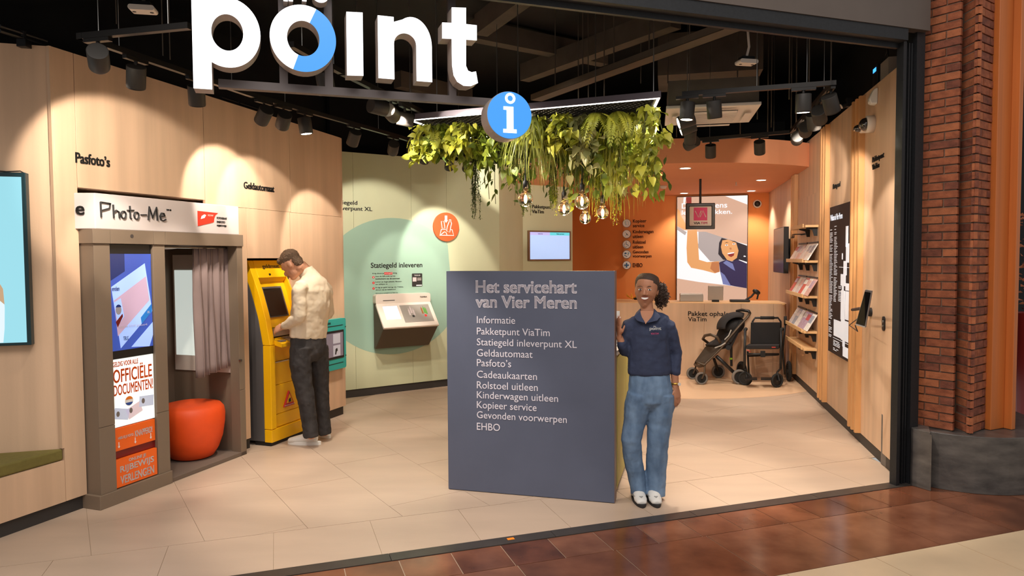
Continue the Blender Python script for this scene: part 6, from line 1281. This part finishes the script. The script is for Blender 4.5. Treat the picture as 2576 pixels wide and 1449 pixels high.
# ---- woman -----------------------------------------------------------------------
YW = 4.97; X = Vector((1, 0, 0)); KW = YW / FPX
w0 = gz(1628, 1262); wo = thing('person', 'smiling person in navy polo sweater and blue jeans leaning on the information panel', 'person', Matrix.Translation((w0.x, YW, 0)))
W_ = lambda x, y, dy=0.0: dep(x, y, YW + dy)
body = MB()
limb(body, [(W_(1635, 1000), .14, .10), (W_(1634, 945), .125, .085), (W_(1632, 880), .12, .085), (W_(1630, 835), .13, .095), (W_(1630, 803), .12, .07), (W_(1629, 790), .07, .05), (W_(1627, 776), .045, .046), (W_(1626, 755, .01), .044, .048)], X)
for (h, k, an) in (((1608, 1005), (1590, 1105), (1608, 1240)), ((1662, 1005), (1655, 1105), (1648, 1242))):
    limb(body, [(W_(*h), .075, .085), (W_(*k), .048, .052), (W_(*an, -.005), .034, .038)], X); limb(body, [(W_(an[0], an[1] + 6), .032, .035), (W_(an[0], an[1] + 14, -.06), .034, .026), (W_(an[0], an[1] + 18, -.11), .034, .018)], X)
# arms
RA = [W_(1594, 818), W_(1574, 884, .03), W_(1564, 862, -.02)]; LA = [W_(1670, 818), W_(1702, 880, .03), W_(1697, 942, -.01), W_(1697, 960, -.02)]
limb(body, [(RA[0], .034, .034), ((RA[0] + RA[1]) / 2, .034, .034), (RA[1], .034, .034)], X); limb(body, [(RA[1], .037, .037), (RA[2], .028, .028), (W_(1558, 847, -.02), .025, .022)], X)
limb(body, [(LA[0], .032, .034), (W_(1692, 845, .01), .032, .034), (LA[1], .032, .034), (LA[2], .028, .028), (W_(1699, 972, -.02), .026, .022)], X)
nl = []
hand(body, W_(1558, 848, -.02), W_(1556, 812, -.03) - W_(1558, 848, -.02), Vector((.25, -1, 0)), .06, s=.92, nails=nl); hand(body, W_(1700, 972, -.02), W_(1706, 1010, -.03) - W_(1700, 972, -.02), Vector((-.75, -.6, 0)), .28, s=.95, nails=nl)
# head: horizontal rings (row, centre column, half width px, half depth m, depth shift)
HR = [(769, 1622, 6, .030, -.045), (765, 1622, 11, .050, -.032), (757, 1622.5, 17.5, .072, -.015), (748, 1623.5, 23.5, .084, -.004), (738, 1625, 26, .092, .0), (728, 1626, 27, .096, .006), (718, 1627, 27.5, .099, .008), (708, 1628, 27, .097, .010), (701, 1629, 23, .085, .012), (697, 1629.5, 14, .055, .012)]
limb(body, [(W_(cx_, py_, sh), hw * KW, hd) for py_, cx_, hw, hd, sh in HR], X, n=24)
def face_pt(px_, py_, out=.0):
    for (a, b_) in zip(HR, HR[1:]):
        if b_[0] <= py_ <= a[0]:
            t = (a[0] - py_) / (a[0] - b_[0]); cx_, hw, hd, sh = (a[i] + (b_[i] - a[i]) * t for i in (1, 2, 3, 4)); u_ = max(-.95, min(.95, (px_ - cx_) / hw)); return W_(px_, py_, sh - hd * math.sqrt(1 - u_ * u_) - out)
limb(body, [(face_pt(1621.5, 729, -.006), .008, .009), (face_pt(1621, 736, .002), .011, .012), (face_pt(1621, 741, .004), .014, .012)], X, n=12)  # nose
body.ell(face_pt(1616.5, 742, -.004), .008, .010, .007); body.ell(face_pt(1626, 742, -.004), .008, .010, .007)
body.ell(W_(1653.5, 733, .012), .010, .020, .030); body.ell(W_(1599.5, 733, .012), .008, .02, .028)
bo = skin(body, 'body', 'skin_brown', wo, .0042, 3)
for i, (ex, ey) in enumerate(((1610, 728.5), (1634, 729))):
    c = face_pt(ex, ey, (-.001, .003)[i]); e = MB().ell(c, .0125, .007, .0060, 14, 8).build('eye', 'eyewhite', wo, world=True, smooth=True)
    q = c - WM[e.as_pointer()].translation; MB().ell(c + Vector((0, -.0052, .0004)), .0056, .0028, .0056, 12, 8).build('iris', 'iris', e, world=True, smooth=True)
    MB().tube([face_pt(ex - 5, ey + .3, .001), face_pt(ex - 2.5, ey - 2.2, .0025), face_pt(ex + 2, ey - 2.4, .0025), face_pt(ex + 5, ey - .2, .001)], .0014, n=6).build('eyelashes', 'hair_dark', wo, world=True)
    MB().tube([face_pt(ex - 7, ey - 6.5, (.001, .003)[i]), face_pt(ex - 2.5, ey - 8.6, (.002, .004)[i]), face_pt(ex + 2.5, ey - 8.6, (.002, .005)[i]), face_pt(ex + 7, ey - 6.5, (.001, .005)[i])], [.0012, .0023, .0023, .0012], n=6).build('eyebrow', 'hair_dark', wo, world=True)
mth = lambda x, y, o: face_pt(1622 + x, 750 + y, o + .0025)
tv_ = []; tfc = []; cols = [-9, -6, -3, 0, 3, 6, 9]
for x_ in cols: tv_ += [mth(x_, -1.6, .0015), mth(x_, -1.4 + 4.8 * (1 - (x_ / 10.5) ** 2), .0015)]
tfc = [(2 * k, 2 * k + 1, 2 * k + 3, 2 * k + 2) for k in range(6)]
te = MB().add(tv_, tfc).build('teeth', 'teeth', wo, world=True); so = te.modifiers.new('t', 'SOLIDIFY'); so.thickness = .002
MB().tube([mth(-11, -1.8, .0), mth(-5, -2.6, .001), mth(0, -2.4, .002), mth(5, -2.6, .001), mth(11, -1.8, .0)], [.001, .0025, .003, .0025, .001], n=6).build('lip', 'lip', wo, world=True, smooth=True); MB().tube([mth(-11, -1.6, .0), mth(-6, 3.0, .001), mth(0, 5.0, .002), mth(6, 3.0, .001), mth(11, -1.6, .0)], [.001, .0024, .003, .0024, .001], n=6).build('lip', 'lip', wo, world=True, smooth=True)
hair = MB()
HH = [(740, 1628, 29, .070, .052), (728, 1628, 30, .082, .044), (718, 1628, 30.5, .090, .032), (710, 1628.5, 30.5, .098, .022), (704, 1629.5, 29.5, .104, .016), (696, 1630, 26, .094, .014), (691, 1630.5, 20, .074, .014), (688, 1631, 12, .045, .014), (687, 1631, 4, .015, .014)]
limb(hair, [(W_(cx_, py_, sh), hw * KW, hd) for py_, cx_, hw, hd, sh in HH], X, n=24, caps=False); skin(hair, 'hair', 'hair_dark', wo, .005, 3)
pt2 = MB()
for k in range(420):
    d = Vector((random.gauss(0, 1), random.gauss(0, 1), random.gauss(0, 1))).normalized(); c = W_(1664, 738, .07) + Vector((d.x * .048, d.y * .06, d.z * .088)) * random.uniform(.55, 1.08); r = .008; ph0 = random.uniform(0, 6); ax = Vector((random.gauss(0, .4), random.gauss(0, .4), -1)).normalized(); s1 = ax.cross(Vector((0, 1, 0))).normalized(); s2 = ax.cross(s1)
    pt2.tube([c + ax * (.006 * j) + s1 * (r * math.cos(ph0 + j * 1.1)) + s2 * (r * math.sin(ph0 + j * 1.1)) for j in range(7)], .0022, n=4)
pt2.ell(W_(1664, 738, .07), .042, .052, .078); o = pt2.build('ponytail', 'hair_dark', wo, world=True); o['kind'] = 'stuff'
MB().lathe([(.006, -.001), (.008, 0), (.006, .001)], 14, Matrix.Translation(W_(1652, 744, -.01)) @ Matrix.Rotation(1.57, 4, 'Y'), False).build('earring', 'gold', wo, world=True)
# clothes
sh_ = MB()
limb(sh_, [(W_(1634, 941), .152, .108), (W_(1634, 932), .158, .112), (W_(1633, 900), .154, .112), (W_(1632, 865), .147, .115), (W_(1631, 835), .150, .118), (W_(1631, 812), .152, .100), (W_(1630, 802), .150, .082), (W_(1629, 794), .112, .066), (W_(1628, 786), .060, .055)], X, caps=False)
limb(sh_, [(W_(1600, 808), .040, .055), (W_(1584, 818), .054, .062), (W_(1573, 855, .02), .052, .055), (W_(1573, 884, .03), .050, .050)], X); limb(sh_, [(W_(1574, 884, .03), .049, .049), (W_(1566, 868, -.01), .040, .040), (W_(1563, 862, -.018), .037, .037)], X)
limb(sh_, [(W_(1663, 808), .040, .055), (W_(1681, 820), .054, .062), (W_(1695, 862, .02), .048, .052), (W_(1701, 890, .028), .045, .048), (W_(1699, 925, .0), .040, .042), (W_(1698, 938, -.008), .038, .040)], X)
skin(sh_, 'sweater', 'navy', wo, .007, 5, .016, .07)
col = MB()   # collar: two flaps
for sgn, pts in ((-1, ((1612, 776), (1604, 786), (1606, 800), (1618, 806), (1623, 812))), (1, ((1646, 774), (1657, 783), (1658, 795), (1645, 800), (1633, 812)))):
    top = [W_(1628 + sgn * 17, 777, .0), W_(1628 + sgn * 17, 784, -.060), W_(1627 + sgn * 13, 797, -.100), W_(1624.5 + sgn * 2, 812, -.130)]; out = [W_(1628 + sgn * 27, 787, -.0), W_(1628 + sgn * 33, 797, -.080), W_(1628 + sgn * 25, 807, -.118), W_(1625 + sgn * 6, 812, -.132)]
    vs = top + out; col.add(vs, [(0, 1, 5, 4), (1, 2, 6, 5), (2, 3, 7, 6)])
co = col.build('collar', 'navy', wo, world=True); so = co.modifiers.new('t', 'SOLIDIFY'); so.thickness = .006; so.offset = 0
vn = MB().add([W_(1611, 782, -.060), W_(1644, 782, -.060), W_(1612, 790, -.080), W_(1643, 790, -.080), W_(1615, 798, -.098), W_(1639, 798, -.098), W_(1620, 806, -.116), W_(1632, 806, -.116), W_(1624, 815, -.130)], [(0, 2, 3, 1), (2, 4, 5, 3), (4, 6, 7, 5), (6, 8, 7)]).build('neckline', 'skin_brown', wo, world=True); so = vn.modifiers.new('t', 'SOLIDIFY'); so.thickness = .004
f = Fr(*W_(1634, 826, -.130)[:2], 0, W_(1634, 826).z); Mi = WM[wo.as_pointer()].inverted() @ f.M @ Matrix.Rotation(math.radians(-3), 4, 'X')
text("point", 0, .080, -.004, .022, 'white', wo, y=-.006, depth=.002, bold=.012, M=Mi, name='logo'); text("the", .026, .042, .024, .032, 'white', wo, y=-.006, depth=.002, M=Mi, name='logo'); text("VIATIM", .008, .062, -.030, -.018, 'tattoo_pink', wo, y=-.006, depth=.002, bold=.012, M=Mi, name='logo')
je = MB()
limb(je, [(W_(1634, 932), .142, .100), (W_(1635, 955), .150, .108), (W_(1636, 985), .162, .118), (W_(1636, 1008), .160, .115)], X)
limb(je, [(W_(1609, 990), 0.0918, 0.1103), (W_(1604, 1020), 0.0950, 0.1029), (W_(1596, 1065), 0.0799, 0.0861), (W_(1588, 1106, -.02), 0.0734, 0.0756), (W_(1592, 1150), 0.0680, 0.0714), (W_(1600, 1195, .01), 0.0626, 0.0714), (W_(1608, 1243), 0.0583, 0.0735)], X, caps=False); limb(je, [(W_(1664, 990), 0.0918, 0.1103), (W_(1662, 1020), 0.0972, 0.1029), (W_(1658, 1065), 0.0864, 0.0882), (W_(1655, 1106, -.01), 0.0799, 0.0777), (W_(1652, 1150), 0.0756, 0.0735), (W_(1650, 1195, .01), 0.0734, 0.0735), (W_(1648, 1246), 0.0713, 0.0777)], X, caps=False)
skin(je, 'jeans', 'denim', wo, .007, 4, .014, .08)
for cx_ in (1609, 1646):
    g = gz(cx_, 1264); s_ = MB(); cxm = g.x
    limb(s_, [((cxm, YW + .09, .05), .034, .035), ((cxm, YW + .04, .055), .040, .05), ((cxm, YW - .04, .05), .043, .045), ((cxm, YW - .10, .036), .046, .032), ((cxm, YW - .15, .030), .036, .022)], X); skin(s_, 'shoe', 'shoe_white', wo, .006, 3)
    sl_ = MB().slab([(cxm + a * .047, YW - .03 + b_ * .155) for a, b_ in circ(0, 0, 1, 28)], .0, .024).build('sole', 'rubber_dark', wo, world=True, bevel=.004)
    MB().tube([(cxm - .045, YW - .02, .045), (cxm - .03, YW - .09, .052), (cxm, YW - .125, .058), (cxm + .03, YW - .09, .052), (cxm + .045, YW - .02, .045)], .008, n=6, flat=1.5).build('shoe_overlay', 'shoe_grey', wo, world=True, smooth=True)
    for k in range(3): MB().tube([(cxm - .018, YW - .03 - k * .022, .09 - k * .011), (cxm + .018, YW - .03 - k * .022, .09 - k * .011)], .0035, n=5).build('lace', 'shoe_grey', wo, world=True)
wt = W_(1699, 965, -.015); M = Matrix.Translation(wt) @ rot_to(W_(1699, 972, -.02) - W_(1697, 942, -.01)); MB().lathe([(.029, -.006), (.031, -.006), (.031, .006), (.029, .006), (.029, -.006)], 22, M, False).build('watch_strap', 'gold', wo, world=True, smooth=True); MB().cyl(wt + Vector((.02, -.024, 0)), wt + Vector((.023, -.031, 0)), .012, n=16).build('watch_face', 'offwhite', wo, world=True)
for p, d, n_ in nl: MB().ell(p - n_ * .005 + d * .004, .0045, .004, .007, 8, 6, rot_to(d)).build('nail', 'nail', wo, world=True, smooth=True)
# ---- man ---------------------------------------------------------------------------
YM = 6.52; KM = YM / FPX; dm_ = Vector((-.78, .63, 0)).normalized(); SL = Vector((.63, .78, 0)).normalized()   # facing, own right-hand side
m0 = gz(790, 1118); mo = thing('person', 'person in a cream sweater and black jeans using the yellow cash machine', 'person', Matrix.Translation((m0.x, m0.y, 0)))
Q_ = lambda x, y, dy=0.0: dep(x, y, YM + dy)
body = MB()
limb(body, [(Q_(776, 870), .13, .085), (Q_(776, 840), .135, .088), (Q_(780, 790), .16, .11), (Q_(783, 745), .18, .115), (Q_(782, 715), .17, .09), (Q_(779, 695), .09, .07), (Q_(770, 682), .056, .058), (Q_(756, 668, -.01), .054, .056)], SL)
legs = (((757, 895, -.09), (762, 985, -.09), (783, 1098, -.10)), ((800, 892, .10), (806, 980, .12), (817, 1090, .14)))
for h, k, a_ in legs: limb(body, [(Q_(*h), .068, .07), (Q_(*k), .050, .055), (Q_(*a_), .040, .044)], SL)
AN = [Q_(752, 724, -.16), Q_(754, 798, -.20), Q_(716, 820, -.11)]; AF = [Q_(819, 726, .16), Q_(826, 790, .24), Q_(779, 824, .30)]
for A in (AN, AF): limb(body, [(A[0], .055, .055), (A[1], .042, .042), (A[2], .030, .030), (A[2] + (A[2] - A[1]).normalized() * .03, .028, .024)], Vector((0, 0, 1)))
hand(body, AN[2] + (AN[2] - AN[1]).normalized() * .03, Vector((-.85, .45, -.25)), Vector((.3, .4, .9)), .45); hand(body, AF[2] + (AF[2] - AF[1]).normalized() * .03, Vector((-.9, -.3, -.25)), Vector((.2, -.3, .9)), .35)
dh_ = Vector((-.955, .295, 0)).normalized(); SH = Vector((.295, .955, 0)).normalized(); HC = Q_(732, 662, -.06); fw_ = (dh_ * .78 + Vector((0, 0, -.62))).normalized(); up_ = (dh_ * .62 + Vector((0, 0, .78))).normalized(); HMx = Matrix((SH, fw_, up_)).transposed().to_4x4()
hp = lambda a, b_, c: HC + SH * a + fw_ * b_ + up_ * c
body.ell(HC, .076, .098, .105, 20, 14, HMx); body.ell(hp(0, .028, -.065), .058, .068, .075, 16, 12, HMx); body.ell(hp(0, .06, -.118), .032, .034, .026, 12, 8, HMx); body.ell(hp(0, .108, -.045), .013, .020, .026, 10, 8, HMx); body.ell(hp(0, .088, .0), .05, .016, .012, 10, 8, HMx); body.ell(hp(0, .092, -.088), .022, .012, .012, 10, 8, HMx)
for s_ in (-1, 1): body.ell(hp(s_ * .086, -.026, -.034), .016, .024, .036, 10, 8, HMx)
limb(body, [(hp(0, -.04, -.06), .052, .055), (Q_(765, 684, .0), .058, .06)], SL)
skin(body, 'body', 'skin_light', mo, .005, 3)
hr = MB(); hr.ell(hp(0, -.016, .042), .082, .098, .086, 20, 14, HMx); hr.ell(hp(0, -.062, -.02), .066, .048, .070, 16, 12, HMx); hr.ell(hp(0, .06, .075), .06, .045, .036, 14, 10, HMx); skin(hr, 'hair', 'hair_brown', mo, .004, 1, .014, .012)
for s_ in (-1, 1): MB().ell(hp(s_ * .032, .079, -.014), .012, .006, .005, 10, 6, HMx).build('eye', 'eyewhite', mo, world=True, smooth=True); MB().ell(hp(s_ * .032, .0845, -.015), .005, .002, .005, 8, 6, HMx).build('iris', 'iris', mo, world=True); MB().tube([hp(s_ * .016, .092, .010), hp(s_ * .045, .080, .010)], .004, n=5).build('eyebrow', 'hair_brown', mo, world=True)
MB().tube([hp(-.02, .088, -.085), hp(0, .095, -.086), hp(.02, .088, -.085)], .004, n=6).build('lip', 'lip', mo, world=True)
sw2 = MB()
limb(sw2, [(Q_(775, 849), .184, .128), (Q_(776, 838), .190, .132), (Q_(779, 800), .188, .130), (Q_(783, 760), .198, .132), (Q_(784, 730), .200, .124), (Q_(782, 710), .165, .105), (Q_(779, 697), .105, .085), (Q_(775, 688), .078, .076), (Q_(769, 678), .070, .070)], SL, caps=False)
limb(sw2, [(Q_(760, 720, -.13), .07, .07), (AN[0] + Vector((0, 0, -.03)), .068, .068), ((AN[0] + AN[1]) / 2, .062, .062), (AN[1], .056, .056)], Vector((0, 0, 1))); limb(sw2, [(AN[1], .056, .056), ((AN[1] + AN[2]) / 2, .050, .050), (AN[2], .040, .040)], Vector((0, 0, 1)))
limb(sw2, [(Q_(812, 722, .12), .07, .07), (AF[0], .066, .066), (AF[1], .055, .055)], Vector((0, 0, 1))); limb(sw2, [(AF[1], .054, .054), (AF[2], .04, .04)], Vector((0, 0, 1)))
skin(sw2, 'sweater', 'cream', mo, .008, 5, .020, .09)
cax = rot_to(Q_(762, 668, -.01) - Q_(775, 692)); cbase = Q_(774, 690, .0)
MB().lathe([(.078, -.02), (.076, .02), (.073, .052), (.069, .055), (.068, .0)], 28, Matrix.Translation(cbase) @ cax, False).build('collar', 'cream', mo, world=True, smooth=True)
MB().lathe([(.0675, .0), (.0678, .052), (.066, .052), (.066, 0)], 28, Matrix.Translation(cbase) @ cax, False).build('collar_lining', 'ink', mo, world=True)
j2 = MB()
limb(j2, [(Q_(775, 842), .172, .120), (Q_(776, 865), .182, .130), (Q_(777, 890), .18, .128)], SL)
limb(j2, [(Q_(758, 872, -.085), .10, .11), (Q_(755, 915, -.09), .098, .105), (Q_(762, 965, -.09), .085, .09), (Q_(771, 1010, -.09), .076, .082), (Q_(777, 1055, -.09), .070, .078), (Q_(783, 1100, -.10), .066, .076)], SL, caps=False); limb(j2, [(Q_(799, 870, .09), .10, .11), (Q_(802, 915, .10), .095, .10), (Q_(805, 965, .12), .082, .088), (Q_(808, 1010, .13), .072, .08), (Q_(812, 1055, .14), .066, .075), (Q_(817, 1092, .14), .064, .072)], SL, caps=False)
skin(j2, 'jeans', 'denim_black', mo, .008, 4, .018, .07)
for (hx_, hy_), tdir in (((794, 1118), Vector((-.92, .1, 0))), ((822, 1101), Vector((-.75, .62, 0)))):
    h = gz(hx_, hy_); td = tdir.normalized(); lt = Vector((-td.y, td.x, 0)); s_ = MB()
    limb(s_, [(h + Vector((0, 0, .06)), .036, .05), (h + td * .06 + Vector((0, 0, .065)), .043, .058), (h + td * .14 + Vector((0, 0, .05)), .047, .042), (h + td * .21 + Vector((0, 0, .040)), .046, .032), (h + td * .255 + Vector((0, 0, .034)), .036, .024)], lt); skin(s_, 'shoe', 'shoe_white', mo, .006, 3)
    P = [h + td * (.11 + .165 * math.cos(a)) + lt * (.048 * math.sin(a)) for a in [math.radians(12 * k) for k in range(30)]]; MB().slab([(p.x, p.y) for p in P], 0, .030).build('sole', 'white', mo, world=True, bevel=.005)
    for k in range(4): q = h + td * (.10 + .022 * k) + Vector((0, 0, .108 - .012 * k)); MB().tube([q - lt * .02, q + lt * .02], .004, n=5).build('lace', 'white', mo, world=True)
